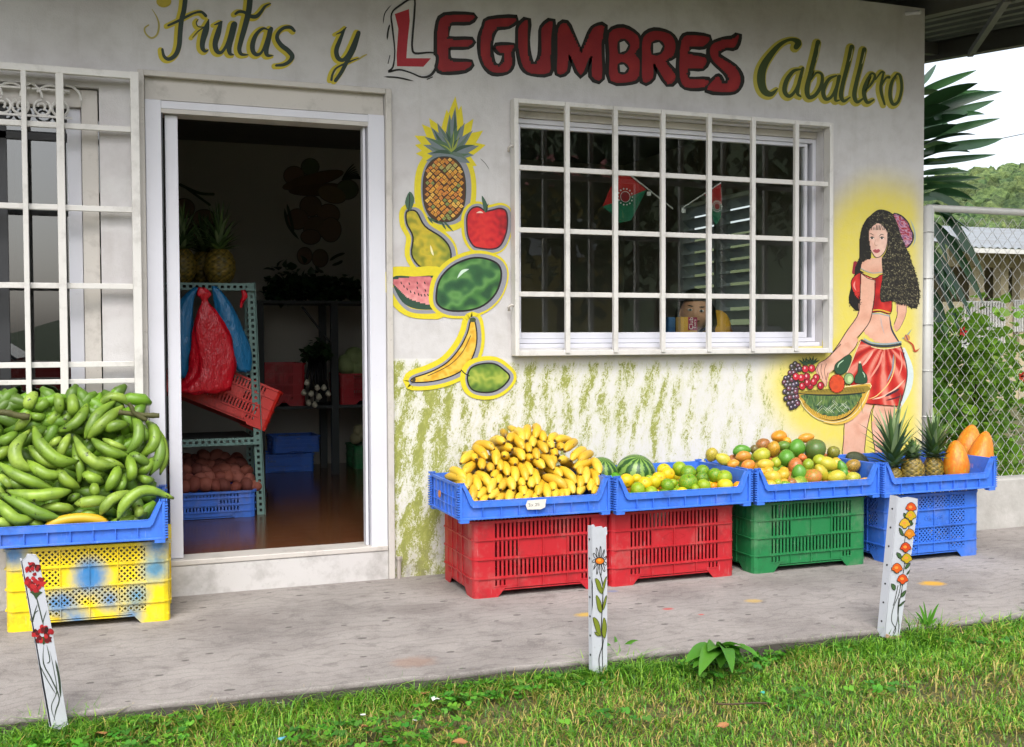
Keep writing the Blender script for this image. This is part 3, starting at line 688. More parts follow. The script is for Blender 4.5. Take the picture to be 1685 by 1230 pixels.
P.stroke(flower, 22, '#2c2330', closed=True, sm=3); P.tex(flower, shade(['#8e1527', '#a51c30', '#c9a3b5', '#7c4a7a', '#a31b2d'], lambda x, y: .5+.9*nz(x, y, .05)), 8, 3); P.stroke([(620, 130), (655, 220), (660, 300), (640, 350)], [3, 10, 8, 3], '#9fb3b0', taper=True)
hair = [(325, 215), (300, 150), (370, 78), (430, 72), (492, 102), (530, 180), (562, 280), (602, 370), (642, 480), (680, 600), (696, 700), (682, 790), (640, 806), (590, 782), (540, 775), (480, 752), (408, 762), (400, 680), (418, 560), (412, 440), (440, 390), (458, 320), (452, 250), (425, 200), (385, 175), (345, 190)]
P.fill(hair, '#16130f', 3); P.tex(grow(hair, -4), hairfn, 7, 2)
rr = random.Random(5)
for i in range(110):
    t = rr.random(); e = cat(hair[6:17], 8)[int(rr.random()*79)]; P.L -= .98
    P.stroke([(e[0], e[1]), (e[0]+rr.uniform(-2, 9), e[1]+rr.uniform(-8, 12))], 4, '#16130f')
for i in range(60):
    x = rr.uniform(165, 260); y = rr.uniform(680, 830)
    if abs(x-210) < 50: P.L -= .98; P.stroke([(x, y), (x+rr.uniform(-10, 10), y+rr.uniform(-10, 12))], 4, '#16130f')
for i in range(170):
    x = rr.uniform(430, 690); y = rr.uniform(250, 790)
    if inpoly(x, y, hair) and x > 430+(.1*y if y < 500 else 0): P.L -= .99; P.stroke([(x, y), (x+rr.uniform(-3, 8), y+rr.uniform(-9, 9))], rr.uniform(2, 4), rr.choice(['#8f8a66', '#b3ad8a', '#6f6a4c', '#4a4636']))
face = [(320, 225), (345, 195), (385, 173), (428, 203), (455, 255), (452, 330), (430, 390), (395, 424), (362, 424), (336, 385), (322, 325), (316, 270)]
P.tex(face, shade(['#b98470', '#dcae9a', '#e6c2b0', '#c99680'], lambda x, y: .35+(x-320)/330+.25*nz(x, y, .03)), 6, 3); P.stroke(face[4:10], 5, BK, sm=4)
P.stroke([(318, 250), (335, 252), (352, 264)], [2, 5, 2], BK, taper=True); P.stroke([(388, 275), (408, 256), (432, 262)], [2, 5, 2], BK, taper=True)
for ex in (338, 412): P.disc(ex, 284, 15, 7, '#e8e0da'); P.disc(ex, 284, 8, 8, '#2c2018'); P.stroke([(ex-18, 284), (ex, 273), (ex+19, 284)], 5, BK, taper=True)
P.stroke([(366, 290), (358, 325), (366, 338), (384, 334)], 3, '#a56e5c', taper=True)
P.fill([(343, 378), (362, 366), (373, 371), (386, 365), (400, 378), (386, 392), (370, 396), (355, 390)], '#b0525a', 2); P.stroke([(345, 379), (372, 381), (399, 379)], 3, '#6b2730', taper=True)
for i in range(9): P.stroke([(335+i*12, 205-(15 if 2 < i < 7 else 0)), (332+i*12+rr.uniform(-3, 5), 222)], 5, '#16130f', taper=False)
# hair tie ribbon behind the waist
P.stroke([(560, 1040), (600, 1010), (640, 960)], [6, 10, 2], '#8aa0a0', taper=True); P.stroke([(590, 1045), (640, 1080), (660, 1130), (700, 1105)], [8, 12, 14, 3], '#b5482a', taper=True); P.disc(600, 1030, 22, 24, '#c58a48'); P.stroke([(590, 1010), (604, 1045)], 8, '#7c3a6a')
P.fr(*B)
skirt = [(905, -8), (1000, 50), (1130, 95), (1302, 66), (1345, 200), (1365, 330), (1350, 450), (1310, 600), (1280, 668), (1100, 656), (925, 637), (890, 600), (760, 400), (760, 330), (800, 230), (860, 80)]
def skf(x, y):
    a = math.atan2(y-20, x-1150); r = math.hypot(x-1150, y-20)
    t = .45+.35*math.sin(a*15+r*.006)+.35*nz(x, y, .008)
    return shade(['#8e1212', '#b81c15', '#c43a2c', '#d98a78', '#c44a3a'], lambda p, q: t)(x, y)
P.tex(skirt, skf, 12, 3); P.stroke(skirt[3:9], 10, '#26313c', sm=4); P.stroke(skirt[8:11], 6, '#3a1010', sm=2); P.stroke([(900, -5), (860, 80), (800, 230), (755, 330)], 7, '#d9cba0', sm=3)
for s_p, c, q in (([(1240, 130), (1235, 280), (1180, 430), (1060, 560), (960, 600)], '#dcc07a', 10), ([(1225, 140), (1215, 290), (1160, 420)], '#7c8f97', 16), ([(1340, 400), (1250, 490), (1120, 570), (1010, 600)], '#e0b7a0', 16), ([(1290, 490), (1220, 530), (1140, 570)], '#3a2530', 22), ([(1320, 560), (1230, 590), (1150, 610)], '#50202a', 14), ([(1020, 110), (960, 200), (910, 260)], '#e3a493', 22), ([(1120, 110), (1080, 240), (980, 400)], '#d98b7a', 20), ([(1290, 110), (1310, 250), (1270, 380)], '#d88d7c', 14)):
    P.stroke(s_p, q, c, taper=True)
P.stroke([(900, 0), (1000, 48), (1150, 62), (1300, 42)], 18, '#2a3640'); P.stroke([(930, -10), (1010, 28), (1150, 40), (1300, 20)], 16, '#93a5a8'); P.stroke([(1000, 66), (1130, 90), (1290, 66)], 9, '#dccd9a')
basket = [(262, 545), (450, 520), (700, 480), (985, 440), (960, 540), (900, 660), (800, 770), (680, 822), (560, 828), (430, 780), (330, 690), (290, 620)]
P.stroke([(985, 440), (960, 560), (900, 690), (790, 800), (660, 845), (520, 830)], [20, 26, 26, 26, 20, 6], '#d9b04a'); P.fill(basket, '#c9a03a', 3); P.stroke(basket, 8, '#e0d3a0', closed=True, sm=3)
inner = [(290, 555), (500, 560), (700, 555), (905, 530), (870, 620), (800, 700), (700, 755), (600, 770), (480, 745), (380, 680), (325, 620)]
P.tex(inner, shade(['#20402c', '#3f6238', '#66803f', '#2c4e38'], lambda x, y: .5+.9*nz(x, y, .02)), 12, 3)
for i in range(34):
    x = 300+i*18; P.L -= .97; P.stroke([(x, 560), (x+rr.uniform(-60, 60), 640+rr.random()*110)], 2.5, rr.choice([BK, '#14231a', '#8f9a5a']))
for i in range(22):
    x = rr.uniform(500, 760); y = rr.uniform(600, 690); P.L -= .97; P.stroke([(x, y), (x+rr.choice([-1, 1])*50, y+50)], 3, '#c9d0b8')
for i in range(44):
    t = i/43; e = cat(inner[4:], 7)[int(t*42)]; P.L -= .97; P.stroke([(e[0], e[1]), (e[0]+rr.uniform(-4, 4)+(e[0]-600)*.06, e[1]+26)], 3, '#4a3510')
P.stroke([(900, 560), (840, 690), (740, 780), (600, 812), (470, 780)], [4, 8, 14, 8, 3], BK)
P.fill([(290, 520), (960, 462), (930, 535), (700, 555), (480, 560), (250, 545)], '#8f7a2a', 2); P.stroke([(232, 538), (450, 555), (700, 555), (935, 532)], [6, 14, 16, 10], '#1b2a24')
for i in range(40): x = 330+i*15; P.L -= .97; P.stroke([(x, 528), (x+12, 500-i*.5)], 3, BK)
hand = [(690, 60), (860, -25), (840, 70), (720, 190), (640, 280), (575, 335), (560, 420), (540, 470), (520, 440), (500, 410), (470, 360), (436, 300), (470, 235), (540, 190), (620, 120)]
P.tex(hand, skin, 9, 2); P.stroke([(436, 300), (470, 235), (545, 190), (625, 112), (690, 40)], 7, BK); P.stroke([(860, 20), (830, 80), (720, 200), (640, 285), (600, 330)], 6, BK)
for a in ([(470, 250), (455, 300), (480, 370)], [(500, 240), (490, 310), (510, 390)], [(545, 240), (525, 310), (540, 400)], [(560, 330), (545, 400), (545, 470)]): P.stroke(a, 5, '#5a3c34')
rg = random.Random(11)
for (x, y) in ((230, 240), (262, 260), (205, 300), (245, 300), (180, 330), (215, 330), (135, 385), (165, 375), (120, 425), (155, 425), (195, 400), (230, 405), (140, 455), (180, 455), (215, 450), (245, 440), (125, 520), (165, 490), (205, 495), (240, 500), (160, 540), (200, 535), (235, 520), (135, 590), (175, 580), (215, 575), (245, 570), (165, 640), (205, 630), (245, 620), (190, 680), (230, 665), (255, 640), (275, 290), (195, 265)):
    P.disc(x, y, 28, 29, BK, n=12); P.disc(x, y, 23, 24, rg.choice(['#4a3f47', '#3c3440', '#57495a', '#4b4440', '#6b3a45']), n=12); P.disc(x-4, y-6, 8, 9, '#b3aab8', n=8); P.L -= 2.2
P.L += 2.4
for (x, y) in ((235, 370), (290, 380), (345, 370), (300, 465), (380, 460), (440, 380), (485, 460), (330, 290), (395, 285), (415, 420), (350, 430)):
    P.disc(x, y, 37, 41, BK, n=14); P.disc(x, y, 32, 36, rg.choice(['#b01c2c', '#bd2433', '#a0182c']), n=14); P.disc(x-6, y-8, 10, 14, '#e0a0a8', n=8); P.L -= 2.2
P.L += 2.6
for b in ((330, 250), (400, 240)):
    for t in ((-70, -55), (-30, -75), (10, -80), (50, -60), (75, -40)): P.L -= .9; P.stroke([b, (b[0]+t[0]*.6, b[1]+t[1]*.6), (b[0]+t[0], b[1]+t[1])], [22, 16, 2], '#2f4a30')
def gourd(pts, hl):
    P.stroke(pts, 9, BK, closed=True, sm=4); P.fill(pts, '#264a30', 4); P.stroke(hl, 10, '#a9c7a8', taper=True)
gourd([(775, 150), (795, 175), (780, 240), (740, 320), (690, 345), (640, 330), (625, 290), (640, 240), (690, 200), (735, 165)], [(655, 280), (670, 240), (720, 200)])
gourd([(880, 222), (895, 250), (910, 310), (948, 360), (948, 425), (890, 438), (832, 425), (835, 370), (862, 320), (868, 250)], [(905, 320), (925, 350), (928, 380)])
P.disc(880, 225, 11, 11, '#d8d2b0'); P.disc(648, 440, 82, 96, BK, n=24); P.tex([(648+76*math.cos(t), 440+90*math.sin(t)) for t in [i*.26 for i in range(24)]], shade(['#a8331a', '#cc4a20', '#c23a1a'], lambda x, y: .5+.6*nz(x, y, .02)), 10)
P.disc(770, 390, 52, 60, BK); P.disc(770, 390, 46, 54, '#84a46a'); P.disc(778, 395, 24, 34, '#b3c98f')
P.build('painted_woman', label='painted woman with long curly dark hair, red top and skirt, holding a fruit basket')
# ------------------------------------------------------------------ plastic crates and trays
def plastic(name, col, dirt='#2b2622', blobs=None, amt=.5):
    k = NT(name); co = k.coord('Object'); P = k.world(); rn = k.math('MULTIPLY', k.n('ObjectInfo').outputs['Random'], 9.0)
    c = k.mix(k.math('MULTIPLY', k.noise(5, 4, .6, P), .35), lin(col), tuple(min(1, x*1.25+.03) for x in lin(col)[:3])+(1,))
    if blobs:
        for (x, y, z, r, bc) in blobs:
            d = k.n('VectorMath', operation='DISTANCE'); k.set(d, 0, co); d.inputs[1].default_value = (x, y, z)
            m = k.ramp(k.math('ADD', d.outputs['Value'], k.math('MULTIPLY', k.noise(60, 3, .6, P), .03)), (max(0, r-.018), 1.0), (r+.045, 0.0)); c = k.mix(k.math('MULTIPLY', m, .9), c, lin(bc))
    n = k.noise(11, 8, .72, P); c = k.mix(k.math('MULTIPLY', k.ramp(n, (.52, 0.0), (.75, 1.0)), amt), c, lin(dirt))
    c = k.mix(k.math('MULTIPLY', k.ramp(k.noise(6, 7, .75, P), (.5, 0.0), (.7, 1.0)), .22), c, '#a89e92')
    sc2 = k.noise(1.0, 2, .5, k.world((160, 160, 12))); c = k.mix(k.math('MULTIPLY', k.ramp(sc2, (.68, 0.0), (.74, 1.0)), .12), c, '#e6e6e6')
    return k.pr(c, k.math('MULTIPLY_ADD', n, .25, .34), k.bump(k.noise(140, 2, .5, P), .12, .001))
BLUE = plastic('blue_plastic', '#376fd2'); RED = plastic('red_plastic', '#ab1420'); GREEN = plastic('green_plastic', '#14713c')
YEL = plastic('yellow_plastic_blue_spray', '#e0c400', blobs=[(.30, 0, .185, .06, '#1c78b8'), (.30, 0, .22, .045, '#1c78b8'), (.03, 0, .30, .05, '#1c78b8'), (.55, 0, .31, .05, '#1c78b8'), (.54, 0, .21, .05, '#2b86b4'), (.37, 0, .10, .035, '#1c78b8'), (.25, 0, .03, .04, '#1c78b8'), (.21, 0, .1, .04, '#1c78b8'), (.45, 0, .03, .035, '#1c78b8'), (.17, 0, .10, .035, '#1c78b8'), (.47, 0, .11, .04, '#2b86b4')])
BLUE2 = plastic('blue_crate_plastic', '#2f68c8')
def crate(name, label, mat, style, loc, rz, W=.637, D=.44, H=.332, notch=.036, back_rows=None, cat='crate', group=None):
    t = thing(name, label, cat, loc, rz, group); cs = .088; T = .004
    rows = [H*i/4 for i in range(5)]; cols = [cs+(W-2*cs)*i/4 for i in range(5)]
    def wallpart(nm, L, mp, front):
        mb = MB(); c_s = cs if front else .07; cols_ = [c_s+(L-2*c_s)*i/4 for i in range(5)]
        def bx(a, b, z0, z1, d0=0, d1=T):
            vs = [mp(s, d, z) for z in (z0, z1) for d in (d0, d1) for s in (a, b)]
            mb.add(vs, [(0, 2, 3, 1), (4, 5, 7, 6), (0, 1, 5, 4), (2, 6, 7, 3), (0, 4, 6, 2), (1, 3, 7, 5)])
        def poly(pts, d0=0, d1=T):
            a = [Vector(mp(s, d0, z)) for s, z in pts]; b = Vector(mp(0, d1, 0))-Vector(mp(0, d0, 0)); mb.prism(a, b)
        for r in range(4):
            z0, z1 = rows[r]+.0, rows[r+1]
            for c in range(4):
                a, b = cols_[c], cols_[c+1]; kind = 'S'
                if front and r in (0, 2) and c in (1, 2): kind = 'P'
                if not front and r in (1,) : kind = 'P'
                zz = z0
                if r == 0:
                    zz = notch+.006
                    if c == 0: poly([(a, 0), (a+.022, 0), (a+.022+notch*.9, notch), (b, notch), (b, notch+.008), (a, notch+.008)])
                    elif c == 3: poly([(b, 0), (b-.022, 0), (b-.022-notch*.9, notch), (a, notch), (a, notch+.008), (b, notch+.008)])
                    else: bx(a, b, notch, notch+.008)
                if kind == 'P': bx(a, b, zz, z1, .002, T); continue
                bx(a, b, z1-.009, z1); bx(a, b, zz, zz+.007)
                if style == 'slot' and not (style == 'slot' and r == 0 and 1):
                    n = 6; pit = (b-a)/n
                    for i in range(n): bx(a+i*pit, a+i*pit+pit*.52, zz+.007, z1-.009, .0, T)
                elif style == 'slot':
                    n = 6; pit = (b-a)/n; half = (lambda i: i >= 3) if c == 3 else (lambda i: i < 3)
                    for i in range(n):
                        if (c in (0, 3)) and half(i if c == 0 else i): bx(a+i*pit, a+i*pit+pit*.52, zz+.007, z1-.009)
                        else: bx(a+i*pit, a+(i+1)*pit, zz+.007, z1-.009, .001, T)
                else:
                    s0, s1, q0, q1 = a+.003, b-.003, zz+.007, z1-.009; st = .0215; h = .0032
                    bx(a, a+.003, q0, q1); bx(b-.003, b, q0, q1)
                    kk = int((s1-s0+q1-q0)/st)+2
                    for sg_ in (1, -1):
                        for i in range(-kk, kk):
                            # line s - sg*z = const
                            c0 = (s0 if sg_ > 0 else s0)+i*st-(q0*sg_)
                            pts = []
                            za, zb = q0, q1; sa, sb = c0+sg_*za, c0+sg_*zb
                            if sg_ < 0: sa, sb, za, zb = sb, sa, zb, za
                            if sb <= s0 or sa >= s1: continue
                            if sa < s0: f = (s0-sa)/(sb-sa); za += (zb-za)*f; sa = s0
                            if sb > s1: f = (s1-sa)/(sb-sa); zb = za+(zb-za)*f; sb = s1
                            if sb-sa < .004: continue
                            poly([(sa-h*.7, za+h*.7*sg_), (sa+h*.7, za-h*.7*sg_), (sb+h*.7, zb-h*.7*sg_), (sb-h*.7, zb+h*.7*sg_)], .0005 if sg_ > 0 else .0008, T-.001 if sg_ > 0 else T-.0012)
        for c in range(1, 4): bx(cols_[c]-.002, cols_[c]+.002, notch, H-.004, -.0045, .0)
        return mb.build(nm, mat, t)
    wallpart('front_panel', W, lambda s, d, z: (s, d, z), True)
    wallpart('back_panel', W, lambda s, d, z: (W-s, D-d, z), True)
    wallpart('side_panel', D, lambda s, d, z: (d, D-s, z), False)
    wallpart('side_panel', D, lambda s, d, z: (W-d, s, z), False)
    ch = .022
    for (x, y, sx, sy) in ((0, 0, 1, 1), (W, 0, -1, 1), (W, D, -1, -1), (0, D, 1, -1)):
        mb = MB(); A = [(cs, 0), (ch, 0), (ch*.3, ch*.3), (0, ch), (0, .07)]; B_ = [(T, .07), (T, ch+.002), (ch*.3+T*.8, ch*.3+T*.8), (ch+.002, T), (cs, T)]
        poly = [(x+a*sx, y+b*sy, 0) for a, b in A+B_]; mb.prism(poly, (0, 0, H)); mb.build('corner_panel', mat, t)
    def loop(z, h, out, d0=0.0):
        mb = MB(); o = out
        P_ = [(ch, -o), (W-ch, -o), (W+o*.3-ch*.3, ch*.3-o*.3), (W+o, ch), (W+o, D-ch), (W+o*.3-ch*.3, D-ch*.3+o*.3), (W-ch, D+o), (ch, D+o), (ch*.3-o*.3, D-ch*.3+o*.3), (-o, D-ch), (-o, ch), (ch*.3-o*.3, ch*.3-o*.3)]
        Q_ = [(ch, d0), (W-ch, d0), (W-ch*.3, ch*.3), (W-d0, ch), (W-d0, D-ch), (W-ch*.3, D-ch*.3), (W-ch, D-d0), (ch, D-d0), (ch*.3, D-ch*.3), (d0, D-ch), (d0, ch), (ch*.3, ch*.3)]
        n = len(P_); vs = [(a, b, z) for a, b in P_]+[(a, b, z) for a, b in Q_]+[(a, b, z+h) for a, b in P_]+[(a, b, z+h) for a, b in Q_]
        fs = []
        for i in range(n):
            j = (i+1) % n; fs += [(i, j, 2*n+j, 2*n+i), (i, n+i, n+j, j), (2*n+i, 2*n+j, 3*n+j, 3*n+i), (n+i, 3*n+i, 3*n+j, n+j)]
        mb.add(vs, fs); return mb.build('rib', mat, t)
    for r in (1, 2, 3): loop(rows[r]-.0025, .005, .006)
    loop(H-.012, .012, .009)
    MB().box(.004, W-.004, .004, D-.004, notch-.01, notch-.004).build('base', mat, t)
    return t
def tray(name, label, loc, rz=0, W=.69, D=.46, H=.149, mat=None, cat='tray', group=None, proto=[None]):
    if proto[0] is not None and W == .69:
        t = dup(proto[0], loc, rz, label); return t
    mat = mat or BLUE; t = thing(name, label, cat, loc, rz, group); lip = .078
    if W == .69: proto[0] = t
    prof = [(0, 0), (W, 0), (W, H), (W-.022, H), (W-.034, H-.02), (W-.058, lip+.006), (W-.066, lip), (.066, lip), (.058, lip+.006), (.034, H-.02), (.022, H), (0, H)]
    mb = MB(); mb.prism([(x, .010, z) for x, z in prof], (0, .004, 0))
    top = [(.022, H), (.034, H-.02), (.058, lip+.006), (.066, lip), (W-.066, lip), (W-.058, lip+.006), (W-.034, H-.02), (W-.022, H)]
    low = [(.008, H), (.020, H-.026), (.044, lip-.014), (.058, lip-.026), (W-.058, lip-.026), (W-.044, lip-.014), (W-.020, H-.026), (W-.008, H)]
    mb.prism([(x, -.003, z) for x, z in top+low[::-1]], (0, .0125, 0))
    mb.box(0, W, -.003, .0095, 0, .008)
    mb.box(0, .010, -.0015, .0095, .008, H-.001).box(W-.010, W, -.0015, .0095, .008, H-.001)
    mb.build('front_panel', mat, t, bevel=.0012)
    for i in range(1, 8): x = .02+(W-.04)*i/8; MB().box(x-.0015, x+.0015, -.002, .0095, .008, lip-.0265).build('front_rib', mat, t)
    for fx in (0, W-.04):
        for fy in (-.0025, D-.03): MB().box(fx, fx+.04, fy, fy+.0325, -.012, -.0003).build('foot', mat, t)
    for sx in (0, 1):
        X = lambda a: a if sx == 0 else W-a
        def bx(mb, a, b, *r): mb.box(min(X(a), X(b)), max(X(a), X(b)), *r)
        mb = MB(); bx(mb, .006, .010, .0145, D-.0145, .008, .085); bx(mb, .006, .010, .0145, D-.0145, .108, H-.001)
        y = .02
        while y < D-.03:
            on = (.13 < y < .2) or (.26 < y < .33)
            bx(mb, .006, .010, y-.006, y+(.0 if on else .0065), .085, .108); y += .012
        bx(mb, -.001, .0058, .0145, D-.0145, H-.012, H); bx(mb, -.001, .0058, .0145, D-.0145, .0, .008)
        mb.build('side_panel', mat, t)
        mb = MB()
        for i in range(1, 8): bx(mb, .0, .0058, D*i/8-.0015, D*i/8+.0015, .008, H-.012)
        for z in (.045, .083): bx(mb, .001, .0057, .03, D-.03, z, z+.003)
        mb.build('side_ribs', mat, t)
        for yy, s in ((-.003, 1), (D+.003, -1)):
            mb = MB()
            for i in range(13):
                z = .006+i*.0107; bx(mb, -.011, -.0012, min(yy, yy+s*.032), max(yy, yy+s*.032), z, z+.0048)
            bx(mb, -.0011, .0, min(yy, yy+s*.032), max(yy, yy+s*.032), .0, H-.002)
            for i in range(4): bx(mb, -.009+i*.0085, -.0045+i*.0085, min(yy+s*.001, yy+s*.016), max(yy+s*.001, yy+s*.016), H+.0003, H+.009)
            mb.build('corner_comb', mat, t)
    mb = MB(); mb.box(0, W, D-.010, D-.006, .008, H-.001); mb.box(0, W, D-.0055, D+.001, H-.012, H)
    for i in range(1, 8): x = W*i/8; mb.box(x-.0015, x+.0015, D-.0058, D+.000, .008, H-.0125)
    mb.build('back_panel', mat, t)
    MB().box(.0, W, .0, D, -.0002, .0055).build('floor_panel', mat, t)
    return t
YF = [-.536, -.548, -.554, -.588]
cr1 = crate('crate', 'red slotted crate under the tray of yellow bananas', RED, 'slot', (2.935, YF[0], 0), R(-.6))
cr2 = crate('crate', 'red slotted crate with an embossed diamond under the tray of oranges', RED, 'slot', (3.5775, YF[1], 0), R(.3))
mb = MB(); zc = .083*2.5; cx = .3185
for a, b in (((-.062, 0), (0, .024)), ((0, .024), (.062, 0)), ((.062, 0), (0, -.024)), ((0, -.024), (-.062, 0))): mb.bar((cx+a[0], .0012, zc+a[1]), (cx+b[0], .0012, zc+b[1]), .0016, .0016, side=(0, 1, 0))
mb.build('embossed_diamond', RED, cr2)
def text3d(s, size, mat, name, parent, loc, rot, ext=.0006, sx=1, shear=0, world=False):
    c = bpy.data.curves.new(name, 'FONT'); c.body = s; c.size = size; c.extrude = ext; c.align_x = 'CENTER'; c.align_y = 'CENTER'; c.shear = shear
    o = bpy.data.objects.new(name+'_tmp', c); sc.collection.objects.link(o); dg = bpy.context.evaluated_depsgraph_get(); dg.update()
    me = bpy.data.meshes.new_from_object(o.evaluated_get(dg)); bpy.data.objects.remove(o); me.materials.clear(); me.materials.append(mat)
    q = bpy.data.objects.new(name, me); link(q, parent); q.location = loc; q.rotation_euler = rot; q.scale = (sx, 1, 1); return q
text3d('CEL', .026, RED, 'embossed_letters', cr2, (cx, .0012, zc), (R(90), 0, 0), .0008)
cr3 = crate('crate', 'green slotted crate under the tray of mangoes', GREEN, 'slot', (4.316, YF[2], 0), R(-.2))
cr4 = crate('crate', 'blue diamond lattice crate under the tray of pineapples and papayas', BLUE2, 'diamond', (5.056, YF[3], 0), R(.4), W=.575)
text3d('CEL-CAR', .03, BLUE2, 'embossed_letters', cr4, (.2875, .0012, zc), (R(90), 0, 0), .0008)
cry = crate('crate', 'yellow lattice crate with blue spray paint under the green plantains', YEL, 'diamond', (1.112, -.385, 0), R(-3.5), W=.595, D=.42, H=.318)
tr = []
for lab, x, y, z, rz_ in (('blue tray heaped with yellow bananas, leftmost tray by the green smeared wall', 2.8636, -.576, .346, -1.0), ('blue tray of oranges and a watermelon on the red crate', 3.572, -.615, .346, .4),
        ('blue tray of mangoes on the green crate', 4.2957, -.611, .346, -.4), ('blue tray of pineapples and papayas at the right end', 4.995, -.640, .346, .3), ('blue tray heaped with green plantains on the yellow crate', 1.000, -.425, .331, -3.2)):
    tr.append(tray('produce_tray', lab, (x, y, z), R(rz_)))
for o in tr[:4]: o['group'] = 'blue trays in a row along the wall'
# orange sticker on the side of the first tray, price card taped to its lip
lab_ = Paint(proj=lambda u, v, L: Vector((0, 0, 0)))
CARD = simple('card_white', '#cfccc4', .6, .08, 30, .1)
P0 = U(905-.4, 829, -.583)
Q = [U(868, 824, -.591), U(899, 821.5, -.591), U(897, 835, -.591), U(890, 838.5, -.591), U(868, 839, -.591), U(865, 832, -.591)]
pc = MB(); pc.prism(Q, (0, .001, 0)); pco = pc.build('price_card', CARD); tag(pco, 'small white price card reading 3x.25 taped to the banana tray', 'price card')
PM = Paint(proj=lambda u, v, L: U(u, v, -.5914))
PM.fr(730, 690, 6.018)
for a in ([(838, 838), (855, 838), (848, 850), (858, 860), (840, 864)], [(868, 845), (884, 862)], [(884, 843), (868, 864)], [(900, 862), (902, 863)], [(905, 838), (920, 836), (920, 846), (906, 860), (924, 858)], [(945, 832), (932, 833), (931, 845), (943, 845), (943, 856), (930, 857)]):
    PM.stroke([(x+2, y) for x, y in a], 3.2, '#1a1a1c', sm=3, up=False)
PM.build('price_writing', pco)
q = UX(723, 813, 2.855); MB().tube([q+Vector((-.001, 0, 0)), q+Vector((.0015, 0, 0))], .017, 14).build('sticker', simple('sticker_orange', '#c27a2a', .5), tr[0], world=True)
# ------------------------------------------------------------------ fruit
def fruit_mat(name, kind):
    k = NT(name); co = k.coord('Object'); oi = k.n('ObjectInfo'); rn = k.math('MULTIPLY', oi.outputs['Random'], 41.0); base = oi.outputs['Color']
    at = k.n('Attribute', attribute_name='Col').outputs['Color']
    n = k.noise(1.0, 3, .55, k.coord('Object', (14, 14, 14)), rn); fine = k.noise(70, 5, .7, co, rn); fr = k.noise(160, 2, .5, co, rn)
    if kind == 'citrus':
        c = k.mix(k.math('MULTIPLY', k.ramp(n, (.48, 0.0), (.70, 1.0)), .75), base, '#cfa81c'); c = k.mix(k.math('MULTIPLY', k.ramp(fine, (.6, 0.0), (.75, 1.0)), .35), c, '#5f5a1a')
        c = k.mix(1.0, c, at, 'MULTIPLY'); return k.pr(c, .38, k.bump(k.noise(260, 2, .5, co), .35, .0015), Specular_IOR_Level=.45)
    if kind == 'mango':
        sec = k.n('Attribute', attribute_name='blush', attribute_type='OBJECT').outputs['Color']
        c = k.mix(k.ramp(n, (.44, 0.0), (.64, 1.0)), base, sec)
        c = k.mix(k.ramp(k.noise(32, 6, .75, co, rn), (.63, 0.0), (.69, 1.0)), c, '#3b2413'); c = k.mix(k.math('MULTIPLY', k.ramp(fr, (.55, 0.0), (.7, 1.0)), .25), c, '#cfc27a')
        c = k.mix(1.0, c, at, 'MULTIPLY'); return k.pr(c, .36, k.bump(fine, .12, .002))
    if kind == 'banana':
        spots = k.noise(1.0, 4, .7, k.coord('Object', (60, 60, 60)), rn)
        c = k.mix(k.math('MULTIPLY', n, .6), base, '#c4a02e'); c = k.mix(k.ramp(spots, (.635, 0.0), (.675, 1.0)), c, '#3a2410'); c = k.mix(1.0, c, at, 'MULTIPLY')
        return k.pr(c, .45, k.bump(n, .15, .003))
    if kind == 'plantain':
        spots = k.noise(1.0, 5, .75, k.coord('Object', (40, 40, 40)), rn)
        c = k.mix(k.ramp(n, (.35, 0.0), (.7, 1.0)), base, '#567226'); c = k.mix(k.ramp(spots, (.60, 0.0), (.64, 1.0)), c, '#1f2410'); c = k.mix(1.0, c, at, 'MULTIPLY')
        return k.pr(c, .42, k.bump(k.math('ADD', n, k.math('MULTIPLY', spots, .4)), .3, .003))
    if kind == 'papaya':
        c = k.mix(k.ramp(n, (.35, 0.0), (.55, 1.0)), base, '#d5700c'); c = k.mix(k.ramp(k.noise(5, 4, .6, co, rn), (.5, 0.0), (.72, 1.0)), c, '#bda228'); c = k.mix(k.ramp(k.noise(24, 6, .75, co, rn), (.66, 0.0), (.7, 1.0)), c, '#4a2c12'); return k.pr(k.mix(k.math('MULTIPLY', k.ramp(fine, (.5, 0.0), (.7, 1.0)), .3), c, '#8a6a1e'), .44, k.bump(fine, .25, .003))
F_CIT = fruit_mat('citrus_peel', 'citrus'); F_MAN = fruit_mat('mango_skin', 'mango'); F_BAN = fruit_mat('banana_peel', 'banana'); F_PLA = fruit_mat('plantain_peel', 'plantain'); F_PAP = fruit_mat('papaya_skin', 'papaya')
def ball(rx=1, ry=1, rz=1, n=20, m=14, f=None):
    mb = MB(); vs = []; fs = []; cc = []
    for i in range(m+1):
        a = math.pi*i/m
        for j in range(n):
            b = 2*math.pi*j/n; x, y, z = math.sin(a)*math.cos(b), math.sin(a)*math.sin(b), math.cos(a)
            c = (1, 1, 1)
            if f: (x, y, z), c = f(x, y, z)
            vs.append((x*rx, y*ry, z*rz)); cc.append(c)
    for i in range(m):
        for j in range(n): fs.append((i*n+j, (i+1)*n+j, (i+1)*n+(j+1) % n, i*n+(j+1) % n))
    mb.add(vs, fs, cc); return mb
def cit_f(x, y, z):
    d = math.hypot(x, y); k = 1-.10*math.exp(-(d/.16)**2) if z > 0 else 1-.04*math.exp(-(d/.2)**2)
    c = (.35, .3, .12) if (z > 0 and d < .09) else (1, 1, 1); return (x*k, y*k, z*k*.95), c
def man_f(sq):
    def f(x, y, z):
        b = 1+.10*x*z*sq+.07*y*y*(z < 0); c = (.22, .14, .08) if z > .985 else (1, 1, 1)
        q = .86+.14*math.cos(z*1.6+.4*sq); return (x*q*b+.10*z*z*sq, y*.88*q, z*(1.0)), c
    return f
